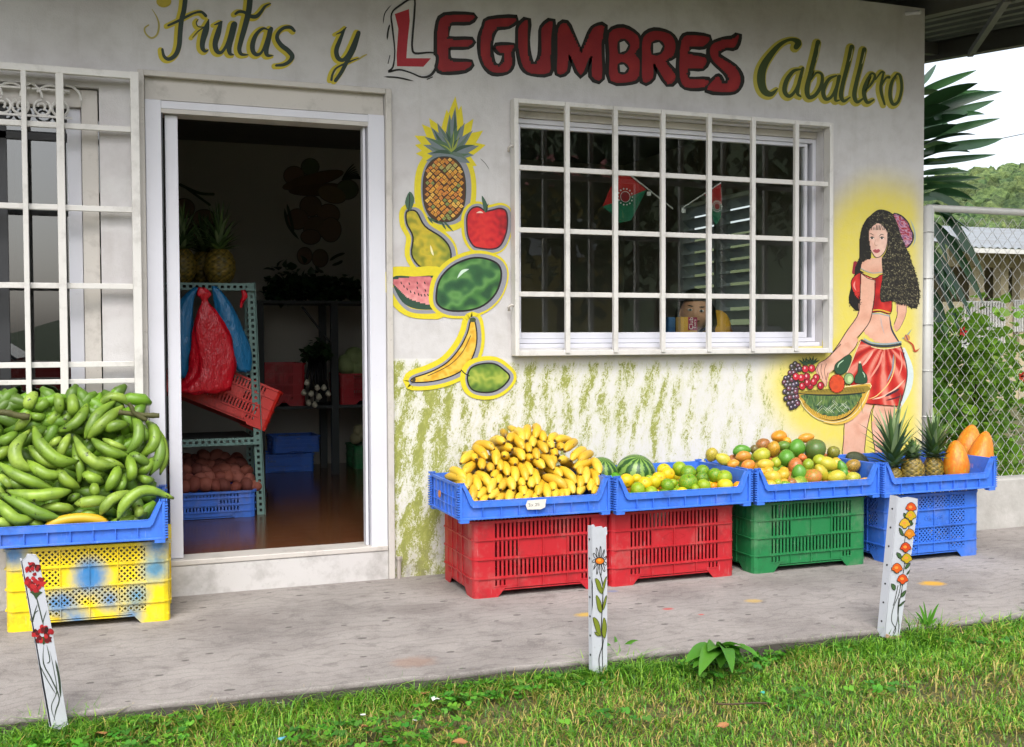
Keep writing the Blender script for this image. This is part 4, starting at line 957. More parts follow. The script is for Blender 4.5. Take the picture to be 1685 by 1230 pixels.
CITM = [ball(f=cit_f).build('citrus', F_CIT, smooth=True, obj=False), ball(1.04, 1, .96, f=cit_f).build('citrus', F_CIT, smooth=True, obj=False)]
MANM = [ball(f=man_f(s)).build('mango', F_MAN, smooth=True, obj=False) for s in (1, -1, .3)]
def put(me, name, loc, s, rot, col, label, cat, group=None, **kw):
    o = bpy.data.objects.new(name, me); sc.collection.objects.link(o); o.location = loc; o.scale = s if isinstance(s, tuple) else (s, s, s); o.rotation_euler = rot
    o.color = lin(col); tag(o, label, cat, group)
    for k_, v in kw.items(): o[k_] = v
    return o
def depth(p): return (Vector(p)-CAM).dot(fw)
ORD = ['first', 'second', 'third', 'fourth', 'fifth', 'sixth', 'seventh', 'eighth', 'ninth', 'tenth', 'eleventh', 'twelfth', 'thirteenth', 'fourteenth', 'fifteenth', 'sixteenth', 'seventeenth', 'eighteenth', 'nineteenth', 'twentieth']
def row_labels(items, nrows, what, where):
    """items: (u, v, word) -> one label each, by band of height and order from the left"""
    vs = sorted(i[1] for i in items); n = len(items); out = [None]*n
    order = sorted(range(n), key=lambda i: items[i][1]); per = math.ceil(n/nrows)
    names = ['top', 'second highest', 'third highest', 'middle', 'lower middle', 'second lowest', 'lowest'] if nrows > 5 else ['top', 'upper middle', 'middle', 'lower middle', 'bottom'] if nrows == 5 else ['top', 'upper middle', 'lower middle', 'bottom'] if nrows == 4 else ['top', 'middle', 'bottom']
    for r in range(nrows):
        g = sorted(order[r*per:(r+1)*per], key=lambda i: items[i][0])
        for k_, i in enumerate(g): out[i] = '%s %s, %s from left in the %s row, %s' % (items[i][2], what, ORD[min(k_, 19)], names[r], where)
    return out
# ---- oranges and limes in the second tray
g1, g2, g3, y1, y2, o1 = '#4a8a16', '#78a01a', '#357a1c', '#dfb410', '#c4b81a', '#e08c0c'
CI = [(650, 590, 82, y2), (690, 640, 88, y1), (830, 575, 88, g2), (930, 620, 90, g1), (1095, 605, 82, g1), (1090, 680, 74, g3), (1240, 650, 88, g1), (1345, 680, 96, g2), (930, 735, 112, g1), (1355, 770, 92, y2), (1505, 785, 66, o1),
 (215, 715, 86, y1), (330, 690, 62, y2), (430, 750, 84, y1), (545, 730, 78, y2), (590, 690, 82, y1), (690, 770, 84, g1), (755, 740, 50, g2), (350, 820, 96, g2), (500, 850, 82, g2), (660, 880, 76, g3), (860, 860, 78, y2), (1025, 870, 84, y1), (1110, 770, 84, g2), (1185, 830, 72, g3), (1215, 775, 40, o1), (240, 890, 50, g1), (780, 870, 50, g3), (480, 690, 50, g2), (1210, 880, 60, y2), (1440, 850, 56, o1), (1010, 800, 50, g2)]
an = Vector((0, -.27, 1)).normalized(); ap = Vector((3.9, -.57, .435)); its = []; lst = []
for (x, y, r, c) in CI:
    u, v = 1000+x/7.02, 690+y/7.02; p = UP(u, v, ap, an); rr_ = r/7.02*depth(p)/FPX
    if p.y-rr_ < -.597: p = U(u, v, -.597+rr_)
    its.append((u, v, {g1: 'green', g3: 'dark green', g2: 'greenish', y1: 'yellow', y2: 'yellow green'}[c] if c != o1 else 'bright orange')); lst.append((p, rr_, c))
for (p, r, c), lab in zip(lst, row_labels(its, 4, 'orange', 'tray beside the watermelon')):
    put(rnd.choice(CITM), 'orange', p, r, (rnd.uniform(-2.2, .6), rnd.uniform(-1, 1), rnd.uniform(0, 6)), c, lab, 'orange', 'oranges and limes in the blue tray')
def under(name, mesh, mat, x0, x1, y0, y1, z0, z1, r, cols, label, n=60, flat=1, base_z=.357):
    o = MB(); vv = [tuple(v.co) for v in mesh.vertices]; ff = [tuple(f.vertices) for f in mesh.polygons]; rg = random.Random(n)
    for i in range(n):
        x = rg.uniform(x0, x1); t = rg.random(); y = y0+(y1-y0)*t; top = z0+(z1-z0)*t; z = rg.uniform(min(base_z+r, top), top)
        m = Matrix.Translation((x, y, z)) @ Matrix.Rotation(rg.uniform(0, 6), 4, 'Z') @ Matrix.Rotation(rg.uniform(-1, 1), 4, 'X') @ Matrix.Diagonal((r, r, r*flat, 1))
        c = lin(rg.choice(cols))[:3]; o.add([m @ Vector(v) for v in vv], ff, c)
    q = o.build(name, mat, smooth=True); return tag(q, label, name.split('_')[-1] if 0 else 'fruit', kind='stuff')
UM = simple('under_fruit_peel', '#888', .45, .2, 30, .1, src='attr')
small = ball(n=12, m=8).build('b', None, obj=False)
under('hidden_oranges', small, UM, 3.62, 4.22, -.56, -.2, .385, .45, .038, [g1, g2, y1, y2, o1], 'oranges lying deeper in the tray under the top ones', 90)
under('hidden_mangoes', small, UM, 4.35, 4.94, -.55, -.17, .395, .52, .04, ['#8f9a2e', '#6f8f2a', '#c79a34', '#b5703a'], 'mangoes lying deeper in the tray under the top ones', 130, 1.3)
# ---- watermelons
def melon_mat():
    k = NT('watermelon_rind'); co = k.coord('Object'); s = k.n('SeparateXYZ'); k.set(s, 0, co)
    a = k.math('ARCTAN2', s.outputs[1], s.outputs[0]); n = k.noise(4, 5, .7, co); w_ = k.math('SINE', k.math('ADD', k.math('MULTIPLY', a, 11.0), k.math('MULTIPLY', n, 7.0)))
    c = k.mix(k.ramp(k.math('MULTIPLY_ADD', w_, .5, .5), (.35, 0.0), (.55, 1.0)), '#7fa04a', '#16401c'); c = k.mix(k.math('MULTIPLY', k.noise(14, 5, .7, co), .5), c, '#3f6a2c')
    return k.pr(c, .35)
MELON = melon_mat(); mm = ball(n=40, m=24).build('watermelon', MELON, smooth=True, obj=False)
for (u, v, r, y, lab) in ((1045.6, 781, 33.5, -.23, 'striped green watermelon standing behind the oranges in the tray'), (989, 780, 28, -.19, 'striped watermelon half hidden behind the right end of the bananas')):
    p = U(u, v, y); q = r*depth(p)/FPX; put(mm, 'watermelon', p, (q, q, q*.98), (R(24), R(-10), .4), '#ffffff', lab, 'watermelon')
# ---- mangoes
A1, A2, A3, A4, A5, A6 = '#98a424', '#4f8a28', '#d09a24', '#cc6a30', '#665a30', '#c2b03a'
MG = [(120, 330, 62, 68, 20, A6, A5), (225, 370, 78, 52, -60, A6, A1), (395, 290, 85, 52, 80, A2, A2), (410, 345, 76, 50, 80, A4, A1), (455, 435, 70, 58, 60, A4, A3), (318, 415, 58, 42, 70, A3, A4), (590, 235, 70, 56, 60, A5, A4), (690, 275, 62, 74, 10, A3, A5), (740, 165, 72, 62, 0, '#cf7a1c', A3), (815, 205, 40, 40, 0, A3, A3), (580, 335, 82, 66, 80, A1, A6), (780, 250, 60, 50, 0, A2, A5), (905, 265, 78, 84, 0, A2, A2), (990, 175, 78, 46, 80, A3, A4), (1075, 280, 104, 100, 55, '#3f7030', A5), (1245, 305, 62, 62, 60, A5, A1), (810, 360, 80, 82, 0, A2, A2), (710, 405, 48, 54, 10, A1, A1), (615, 425, 80, 54, 90, A6, A3), (890, 440, 68, 88, 15, A4, A5), (925, 500, 66, 84, -10, A2, A2), (1010, 425, 54, 62, 0, A1, A2), (1120, 385, 66, 60, 0, A1, A1), (1200, 415, 100, 64, 110, A6, A1), (1270, 415, 56, 62, 0, A3, A6), (1325, 450, 46, 74, -20, A2, A2), (1425, 435, 74, 62, 70, A5, A3), (1050, 540, 92, 80, 70, A4, A2), (1130, 495, 62, 90, -30, A1, A3), (1270, 540, 88, 72, 80, A6, A1), (1425, 545, 74, 58, 80, A6, A2), (1535, 580, 66, 38, 90, A3, A3), (1410, 590, 60, 36, 90, A6, A6), (680, 540, 88, 68, 100, A6, A3), (770, 520, 66, 60, -30, A3, A1), (570, 490, 60, 34, 90, A3, A3), (670, 620, 68, 52, 100, A6, A3), (800, 610, 62, 42, 90, A2, A1), (930, 612, 60, 40, 90, A2, A1), (860, 590, 46, 46, 0, A5, A4), (1160, 610, 44, 38, 0, A4, A5), (790, 475, 40, 34, 0, A3, A3), (955, 355, 44, 36, 0, A4, A4), (510, 280, 40, 44, 0, A5, A5), (640, 480, 50, 40, 60, A3, A3), (1250, 600, 50, 34, 90, A1, A3), (1340, 500, 40, 50, 0, A2, A2), (730, 590, 40, 38, 0, A1, A1)]
an = Vector((0, -.46, 1)).normalized(); ap = Vector((4.6, -.56, .435)); its = []; lst = []
wd = {A1: 'yellow green', A2: 'green', A3: 'orange yellow', A4: 'reddish', A5: 'brownish', A6: 'pale yellow'}
for (x, y, a, b, rot, c, c2) in MG:
    u, v = 1150+x/5.617, 690+y/5.617; p = UP(u, v, ap, an); k_ = depth(p)/FPX/5.617
    if p.y-b*k_ < -.59: p = U(u, v, -.59+b*k_)
    if p.y > -.13: p = U(u, v, -.13)
    its.append((u, v, wd.get(c, 'large dark green' if c == '#3f7030' else 'bright orange'))); lst.append((p, a*k_, b*k_, rot, c, c2))
for (p, a, b, rot, c, c2), lab in zip(lst, row_labels(its, 6, 'mango', 'tray over the green crate')):
    mx = Matrix.Rotation(-YAW, 4, 'Z') @ Matrix.Rotation(R(rot), 4, 'Y') @ Matrix.Rotation(rnd.uniform(0, 6), 4, 'Z')
    swap = abs(math.sin(R(rot))) > .7; la, lb = (a, b) if swap else (b, a)
    put(rnd.choice(MANM), 'mango', p, (lb*1.08, lb*1.1, la*1.0), mx.to_euler(), c, lab, 'mango', 'mangoes heaped in the blue tray', blush=list(lin(c2)))
AVO = simple('avocado_skin', '#2c3a1c', .45, .35, 40, .5, 120, dirt='#5f5a3a', dscale=30)
p = U(1411, 762, -.22); k_ = depth(p)/FPX; put(ball(n=20, m=14, f=man_f(.6)).build('avocado', AVO, smooth=True, obj=False), 'avocado', p, (17*k_, 17*k_, 25*k_), (0, R(-58), 0), '#ffffff', 'large dark green avocado behind the right corner of the mango tray', 'avocado')
# ---- bananas
def curved(pts, r, mat, tipc, stemc, name, n=8, tipr=.25, stemr=.4, bodyc=(1, 1, 1), tz=.22, sz=.72, ext=0):
    """pts: tip ... stem, smooth curve; r max radius"""
    pts = [Vector(p) for p in pts]
    if ext: pts[0] = pts[0]+(pts[0]-pts[1])*ext; pts[-1] = pts[-1]+(pts[-1]-pts[-2])*ext
    P = cat([tuple(p) for p in pts], 4 if len(pts) > 3 else 7); m = len(P); rad = []; col = []
    for i in range(m):
        t = i/(m-1)
        if t < .05: q = tipr
        elif t < tz: q = tipr+(1-tipr)*math.sin((t-.05)/(tz-.05)*math.pi/2)
        elif t > .96: q = stemr*.8
        elif t > sz: q = stemr+(1-stemr)*math.cos((t-sz)/(.96-sz)*math.pi/2)
        else: q = 1
        rad.append(max(.12, q)*r); col.append(tipc if t < .045 else stemc if t > .93 else bodyc)
    c = P[m//2]; mb = MB().tube([Vector(p)-Vector(c) for p in P], rad, n, cols=col)
    if n % 2 == 0 and n > 8:
        for i in range(len(mb.v)):
            q_ = Vector(mb.v[i]); ctr_ = Vector(P[i//n])-Vector(c); mb.v[i] = tuple(ctr_+(q_-ctr_)*(1.05 if i % 2 else .93))
    return mb.build(name, mat, smooth=True, obj=False), Vector(c)
BA = [(780, 232, 720, 110, 1.5), (820, 210, 830, 120, 1.1), (905, 190, 905, 110, 1.3), (645, 222, 690, 190, 1), (598, 238, 500, 240, 1.2), (500, 305, 300, 260, 1.4), (880, 278, 850, 215, 1.2), (992, 225, 960, 170, 1.2), (1048, 226, 1100, 195, .8), (1105, 215, 1230, 240, 1.1), (1175, 298, 1110, 300, 1.1), (1080, 290, 1010, 250, 1), (1200, 320, 1310, 225, 1.4), (1262, 412, 1400, 300, 1.3), (1345, 428, 1470, 340, 1.2), (1290, 490, 1470, 440, 1.2), (1545, 545, 1490, 450, 1.4), (850, 330, 800, 290, 1.2), (795, 300, 700, 210, 1.3), (1022, 340, 920, 270, 1.3), (170, 440, 290, 340, .9), (430, 400, 330, 320, 1.4), (320, 400, 220, 420, 1.1), (520, 458, 480, 340, 1.3), (600, 370, 590, 420, 1.2), (680, 300, 560, 320, 1.2), (790, 410, 680, 310, 1.4), (870, 400, 780, 430, 1.2), (930, 400, 900, 340, 1.2), (1092, 500, 960, 360, 1.3), (1110, 360, 1050, 350, 1), (1150, 410, 1270, 470, 1.3), (1095, 450, 1080, 400, .9), (710, 450, 660, 460, 1.5), (995, 492, 880, 440, 1.3), (380, 498, 360, 440, 1), (568, 512, 530, 440, 1.2), (468, 515, 430, 500, 1.1), (192, 550, 280, 480, 1.3), (152, 612, 90, 540, 1.3), (636, 562, 590, 480, 1.2), (715, 625, 690, 520, 1.2), (822, 612, 750, 500, 1.2), (872, 558, 820, 480, 1.3), (1170, 575, 1010, 500, 1.4), (1310, 640, 1140, 490, 1.3), (1355, 550, 1300, 500, 1.1), (1410, 640, 1400, 530, 1.2), (1218, 690, 980, 570, 1.3), (482, 580, 560, 570, 1.2), (460, 670, 320, 540, 1.5), (350, 712, 310, 620, 1.4), (215, 680, 200, 580, 1.3), (690, 705, 600, 580, 1.4), (562, 700, 570, 650, 1.3), (790, 665, 740, 640, 1.2), (870, 680, 820, 620, 1.3), (930, 655, 900, 560, 1.5), (800, 755, 750, 700, 1.2), (455, 740, 500, 620, 1.3), (930, 760, 960, 670, 1.4), (1350, 688, 1340, 600, 1.2), (1450, 712, 1420, 640, 1.3), (1525, 665, 1480, 560, 1.4), (1290, 740, 1180, 600, 1.1), (1090, 705, 1060, 680, 1.1), (1040, 800, 1010, 700, 1.3), (640, 840, 690, 700, 1.4), (270, 820, 260, 700, 1.4), (340, 785, 400, 730, 1.2), (450, 790, 530, 740, 1.1), (290, 835, 340, 820, .9), (370, 835, 460, 815, 1), (530, 830, 590, 790, 1), (720, 815, 770, 780, 1), (800, 820, 860, 750, 1.3), (890, 800, 960, 785, .8), (1100, 790, 1080, 740, 1), (1170, 780, 1150, 740, 1), (1225, 770, 1200, 720, 1.1), (1335, 750, 1380, 700, 1), (90, 660, 40, 600, 1), (140, 700, 100, 650, 1), (1480, 745, 1500, 700, 1.1), (540, 640, 520, 600, 1)]
an = Vector((0, -.95, 1)).normalized(); ap = Vector((3.2, -.548, .415)); its = []; lst = []
for i, (x, y, tx, ty, s) in enumerate(BA):
    u, v = 730+x/6.018, 690+y/6.018; u2, v2 = 730+tx/6.018, 690+ty/6.018; rg = random.Random(i)
    p = UP(u, v, ap, an)
    if p.y < -.553: p = U(u, v, -.553)
    if p.x < 2.93 and p.z < .5: p.x = 2.93
    if p.y > -.16: p = U(u, v, -.16)
    k_ = depth(p)/FPX; lat = math.hypot(u2-u, v2-v)*k_; L = .165
    dy = math.sqrt(max(L*L-lat*lat, .0016)); y2_ = min(p.y+dy, -.035)
    if lat < .06: u2 += (u2-u)*.35; v2 += (v2-v)*.35-2
    q = U(u2, v2, y2_); r = .0203*(.82+.18*s)
    m = p.lerp(q, .45)+Vector((rg.uniform(-.008, .008), -.012, .014)); rg_ = rg.random()
    lst.append((curved([p, p.lerp(m, .5)+Vector((0, 0, .004)), m, m.lerp(q, .55)+Vector((0, 0, .002)), q], r, F_BAN, (.10, .06, .03), (.5, .42, .2), 'banana', tipr=.3, tz=.3, ext=.08), rg)); its.append((u, v, 'yellow'))
labs = row_labels(its, 7, 'banana', 'heap on the first blue tray')
for ((me, c), rg), lab in zip(lst, labs):
    o = bpy.data.objects.new('banana', me); sc.collection.objects.link(o); o.location = c; o.color = lin(rg.choice(['#d8ae26', '#dcb832', '#cfa420', '#dbbc40', '#c9a02a'])); tag(o, lab, 'banana', 'bananas heaped on the blue tray')
rg = random.Random(77); mb = MB()
for i in range(260):
    t = rg.random(); x = rg.uniform(2.93+.15*t, 3.48); y = -.52+.36*t; zt = .395+.30*t*max(0, 1-abs((x-3.2-.09*t)/.33)**2.6); z = rg.uniform(.375, max(.385, zt-.01)); y = max(y, -.5)
    a = Vector((x, y, z)); d = Vector((rg.uniform(-.06, .06), .10, rg.uniform(-.01, .03))); m_, c = None, None
    d.y = min(d.y, -.03-y); P_ = [a, a+d*.35+Vector((0, 0, .006)), a+d*.7+Vector((0, 0, .004)), a+d]
    c0 = lin(rg.choice(['#c09a2a', '#b08c20', '#c8a832']))[:3]
    mb.tube(P_, [.008, .017, .017, .009], 7, cols=[(.05, .03, .02), c0, c0, c0])
tag(mb.build('hidden_bananas', UM, smooth=True), 'bananas lying deeper in the heap, glimpsed between the outer ones', 'fruit', kind='stuff')
# ---- plantains
PLN = [  # points in the enlarged crop (tip first), radius, layer forward
 ([(235, 160), (240, 100), (290, 40)], 56, 2), ([(310, 170), (345, 130), (395, 100)], 48, 2), ([(480, 200), (478, 110), (460, 50)], 46, 3), ([(590, 215), (590, 130), (585, 50)], 52, 3), ([(380, 300), (430, 240), (500, 170)], 46, 1), ([(500, 290), (540, 240), (590, 190)], 38, 1),
 ([(490, 345), (600, 290), (670, 210), (700, 130)], 52, 3), ([(690, 400), (740, 300), (800, 200), (920, 110)], 52, 4), ([(720, 400), (800, 310), (900, 220), (985, 150)], 56, 5), ([(800, 140), (880, 75), (980, 75), (1060, 140)], 44, 2), ([(855, 330), (930, 300), (1030, 290)], 52, 5), ([(1030, 520), (1110, 420), (1120, 300), (1070, 220)], 52, 6), ([(1180, 430), (1170, 360), (1140, 300)], 40, 4),
 ([(1140, 540), (1240, 460), (1250, 340), (1190, 270)], 52, 4), ([(1220, 685), (1290, 560), (1290, 430), (1230, 300)], 52, 3), ([(1300, 680), (1330, 560), (1310, 420), (1250, 300)], 42, 2), ([(130, 330), (200, 260), (220, 200)], 44, 3), ([(0, 420), (60, 410), (130, 360)], 48, 3), ([(-60, 560), (20, 520), (90, 470)], 50, 2),
 ([(270, 665), (150, 600), (130, 470), (230, 350)], 60, 6), ([(620, 585), (480, 580), (330, 450), (280, 320)], 58, 7), ([(510, 630), (380, 600), (290, 520), (240, 470)], 48, 5), ([(520, 690), (400, 700), (300, 650), (230, 590)], 52, 6), ([(640, 800), (560, 760), (500, 700), (480, 640)], 52, 5), ([(640, 760), (650, 650), (620, 560), (600, 450)], 44, 4), ([(480, 560), (510, 470), (560, 380)], 44, 4), ([(400, 470), (450, 430), (490, 400)], 36, 2),
 ([(930, 620), (800, 610), (680, 520), (610, 400)], 52, 7), ([(1000, 640), (900, 590), (800, 560)], 34, 5), ([(1030, 540), (920, 520), (820, 470), (750, 410)], 50, 6), ([(1020, 490), (920, 450), (840, 410)], 32, 5), ([(1200, 610), (1120, 560), (1050, 530)], 46, 5), ([(960, 640), (920, 730), (870, 820)], 52, 7), ([(1040, 550), (1070, 660), (1050, 740)], 50, 6), ([(1000, 700), (990, 780), (950, 830)], 38, 5), ([(830, 760), (740, 720), (680, 690)], 50, 5), ([(760, 780), (765, 820), (770, 850)], 46, 6), ([(420, 810), (280, 760), (140, 700), (0, 610)], 56, 5), ([(230, 800), (130, 770), (60, 710)], 44, 3),
 ([(75, 830), (250, 870), (450, 850), (560, 830)], 58, 7), ([(490, 1050), (320, 1010), (160, 930), (20, 860)], 58, 7), ([(590, 980), (480, 960), (340, 960)], 48, 5), ([(270, 1050), (150, 1060), (50, 990), (-20, 900)], 56, 7), ([(620, 930), (740, 915), (870, 900)], 52, 6), ([(960, 1050), (1020, 920), (1180, 820), (1380, 880)], 54, 9), ([(820, 1010), (900, 900), (1050, 840)], 52, 7), ([(1110, 950), (1130, 1000), (1110, 1030)], 42, 5), ([(100, 1110), (0, 1080), (-70, 1060)], 48, 6), ([(250, 1140), (150, 1140), (60, 1150)], 36, 6), ([(350, 1120), (280, 1090), (220, 1070)], 42, 4), ([(560, 900), (600, 880), (640, 860)], 36, 3), ([(900, 1080), (1000, 1080), (1100, 1040)], 44, 4), ([(1130, 700), (1180, 740), (1240, 740)], 40, 2), ([(240, 210), (300, 230), (360, 220)], 40, 2), ([(700, 650), (780, 680), (850, 700)], 38, 4), ([(640, 1040), (720, 1010), (790, 1030)], 36, 4), ([(1180, 1010), (1100, 1060), (1040, 1090)], 40, 3), ([(1240, 560), (1190, 640), (1120, 680)], 40, 3), ([(0, 700), (60, 760), (100, 800)], 40, 3), ([(-80, 760), (-20, 830), (40, 900)], 46, 3), ([(-90, 460), (-60, 380), (0, 340)], 46, 2)]
an = Vector((0, -2.0, 1)).normalized(); ap = Vector((1.3, -.365, .43)); its = []; lst = []
for i, (pts, r, lay) in enumerate(PLN):
    rg = random.Random(i*7); n = len(pts); W_ = []
    for j, (x, y) in enumerate(pts):
        u, v = x/4.92, 640+y/4.92; p = UP(u, v, ap, an); k_ = depth(p)/FPX/4.92
        t = j/(n-1); fwd = (lay-5)*.016+.03*math.sin(math.pi*t)-.02
        yy = max(p.y-fwd, -.398 if v > 855 else -.46); yy = min(yy, -.04 if u > 0 else -.04); W_.append(U(u, v, yy))
    kk = depth(W_[1])/FPX/4.92
    lst.append((curved(W_, r*kk*.90, F_PLA, (.10, .08, .05), (.35, .30, .15), 'plantain', n=10, tipr=.2, stemr=.26, tz=.34, sz=.60, ext=.14), rg)); u = sum(p[0] for p in pts)/n; its.append((u, sum(p[1] for p in pts)/n, 'green'))
labs = row_labels(its, 6, 'plantain', 'heap on the yellow crate')
for ((me, c), rg), lab in zip(lst, labs):
    o = bpy.data.objects.new('plantain', me); sc.collection.objects.link(o); o.location = c; o.color = lin(rg.choice(['#7c9c2e', '#8cab38', '#6c8e2c', '#98b246', '#829c32'])); tag(o, lab, 'plantain', 'green plantains heaped on the blue tray')
for k_, (pts, r, c, lab) in enumerate((([(345, 1150), (450, 1085), (620, 1050), (780, 1060), (890, 1100)], 44, '#c9a31e', 'ripe yellow plantain lying along the front lip of the tray'), ([(400, 1150), (520, 1125), (680, 1115), (860, 1120)], 30, '#9a7a1e', 'brownish ripe plantain under the yellow one at the tray lip'))):
    W_ = [U(x/4.92, 640+y/4.92, -.385) for x, y in pts]; me, c0 = curved(W_, r*depth(W_[1])/FPX/4.92, F_BAN, (.1, .06, .03), (.2, .12, .06), 'plantain'); o = bpy.data.objects.new('plantain', me); sc.collection.objects.link(o); o.location = c0; o.color = lin(c); tag(o, lab, 'plantain', 'ripe plantains at the tray lip')
rg = random.Random(78); mb = MB()
for i in range(300):
    z = .37+.5*rg.random()**1.2; y0 = -.33+(z-.43)*.5; y = rg.uniform(min(y0+.05, -.08), -.06); x = rg.uniform(1.02, 1.635-.03*(z > .6))
    a = Vector((x, y, z)); an_ = rg.uniform(0, 6.28); d = Vector((math.cos(an_)*.08, 0, math.sin(an_)*.07)); c0 = lin(rg.choice(['#567a1e', '#66901f', '#4c6a1c']))[:3]
    P_ = [a-d, a-d*.3+Vector((0, -.012, .01)), a+d*.4+Vector((0, -.012, .01)), a+d]
    for p_ in P_: p_.x = min(max(p_.x, 1.02), 1.66)
    mb.tube(P_, [.009, .026, .026, .010], 7, cols=[c0]*4)
tag(mb.build('hidden_plantains', UM, smooth=True), 'green plantains deeper in the heap, glimpsed between the outer ones', 'fruit', kind='stuff')
ST = simple('plantain_stalk', '#4a4a24', .7, .3, 30, .4)
for i, (pts, r, lab) in enumerate((([(-30, 190), (60, 195), (130, 215), (240, 230)], 26, 'thick green brown plantain stalk at the upper left of the heap'), ([(960, 190), (1080, 205), (1180, 215), (1290, 218)], 20, 'plantain stalk sticking out of the heap to the right'), ([(1040, 120), (1065, 150), (1090, 200), (1190, 255)], 17, 'short forked plantain stalk at the upper right of the heap'))):
    W_ = [U(x/4.92, 640+y/4.92, -.2-.01*i) for x, y in pts]; c0 = W_[0].copy(); q = MB().tube([p-c0 for p in cat([tuple(p) for p in W_], 4) for p in [Vector(p)]], [r*depth(c0)/FPX/4.92*(1 if (j % 5) else 1.2) for j in range(13)], 8).build('plantain_stalk', ST, smooth=True); q.location = c0; tag(q, lab, 'stalk')
# ---- papayas
def pap_f(x, y, z): q = 1-.16*(z+.1)*(z > -.1)-.06*abs(z)+.025*mnoise.noise(Vector((x*2, y*2, z*2))); return (x*q, y*q, z), (1, 1, 1)
pm = ball(n=26, m=18, f=pap_f).build('papaya', F_PAP, smooth=True, obj=False)
for (x, y, a, b, rot, yy, c, lab) in ((625, 215, 58, 84, 22, -.20, '#c08a24', 'orange papaya standing behind the other two'), (680, 285, 62, 118, 24, -.33, '#c87c1c', 'longest orange papaya leaning right'), (567, 306, 62, 92, 4, -.43, '#cc8420', 'front orange papaya with dark scars')):
    p = U(1380+x/2.928, 660+y/2.928, yy); k_ = depth(p)/FPX/2.928; put(pm, 'papaya', p, (a*k_*1.0, a*k_*1.0, b*k_*1.26), (R(-8), R(rot), 0), c, lab, 'papaya')
# ---- pineapples
def pine_mat():
    k = NT('pineapple_skin'); at = k.n('Attribute', attribute_name='Col').outputs['Color']; co = k.coord('Object'); n = k.noise(40, 4, .6, co)
    c = k.mix(k.math('MULTIPLY', n, .4), at, '#5a5226'); return k.pr(c, .5, k.bump(n, .3, .003))
PINE = pine_mat(); PLEAF = simple('pineapple_leaf', '#3c5a3a', .45, .3, 20, .15, src='attr')
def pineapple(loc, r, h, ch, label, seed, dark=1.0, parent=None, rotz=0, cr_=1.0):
    t = thing('pineapple', label, 'pineapple', loc, rotz); rg = random.Random(seed); n, m = 72, 44; vs = []; fs = []; cc = []
    ya = lin('#c09a34'); gr = lin('#3a4a22'); bk = lin('#1c2212')
    for i in range(m+1):
        z = i/m; pr_ = (math.sin(math.pi*min(1, max(0, .07+z*.86)))**.42)
        for j in range(n):
            b = 2*math.pi*j/n; a1 = math.sin(b*4+z*15); a2 = math.sin(b*4-z*15); e = (abs(a1)*abs(a2))**.5
            q = r*pr_*(.93+.085*min(1, e*1.4)); vs.append((q*math.cos(b), q*math.sin(b), z*h))
            tt = sstep(.12, .5, e); eye = sstep(.88, .96, e); w_ = .5+.5*mnoise.noise(Vector((b*3, z*9, seed)))
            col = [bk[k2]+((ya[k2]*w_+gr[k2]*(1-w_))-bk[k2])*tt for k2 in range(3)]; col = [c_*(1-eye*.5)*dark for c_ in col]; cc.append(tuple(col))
    for i in range(m):
        for j in range(n): fs.append((i*n+j, i*n+(j+1) % n, (i+1)*n+(j+1) % n, (i+1)*n+j))
    fs.append(tuple(range(n-1, -1, -1))); fs.append(tuple(range(m*n, m*n+n))); MB().add(vs, fs, cc).build('fruit_body', PINE, t, smooth=True)
    mb = MB(); N = 64
    for i in range(N):
        f = i/N; a = i*2.4+rg.uniform(-.2, .2); L = ch*(.38+.5*f)*rg.uniform(.85, 1.1)*(1-.35*(f > .85)*(rg.random())); tilt = R(78-72*f+rg.uniform(-9, 9)); z0 = h*.985+ch*.35*f
        wd_ = .017*cr_*(1-.3*f); c = lin(rg.choice(['#4f6e3a', '#6c8a4c', '#8aa070', '#3f5a30'])); base = Vector((math.cos(a)*r*.22*(1-f), math.sin(a)*r*.22*(1-f), z0)); side = Vector((-math.sin(a), math.cos(a), 0)); p = base.copy(); ring = []
        for s in range(6):
            t_ = s/5; el = math.pi/2-tilt-(-.0 if 0 else .0)-t_*t_*rg.uniform(.15, .6)*(1 if f < .8 else .3); d = Vector((math.cos(a)*math.cos(el), math.sin(a)*math.cos(el), math.sin(el)))
            ww = wd_*(1-t_)**.7; upn = d.cross(side); ring.append((p-side*ww+upn*ww*-.0+Vector((0, 0, .0)), p-upn*ww*.45, p+side*ww)); p = p+d*L/5
        vs = [v_ for g_ in ring for v_ in g_]; fs = [(3*s+e, 3*s+e+1, 3*s+e+4, 3*s+e+3) for s in range(5) for e in (0, 1)]
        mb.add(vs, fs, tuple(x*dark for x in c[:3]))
    mb.build('crown', PLEAF, t, smooth=True); return t
E5 = lambda x, y, yy: U(1380+x/2.928, 660+y/2.928, yy)
for (x, rr_, top, ct, yy, lab, sd) in ((262, 44, 320, 55, -.38, 'left pineapple with a tall spreading crown at the tray corner', 1), (355, 56, 275, 190, -.42, 'short pineapple with a small crown between the two taller ones', 2), (457, 50, 270, 85, -.36, 'right tall crowned pineapple beside the papayas', 3)):
    p = E5(x, 400, yy); k_ = depth(p)/FPX/2.928; zt = E5(x, top, yy).z; zc = E5(x, ct, yy).z; b = Vector((p.x, p.y, .354)); pineapple(b, rr_*k_, zt-.354, (zc-zt)*1.12, lab, sd, rotz=sd*.8, cr_=1.15)
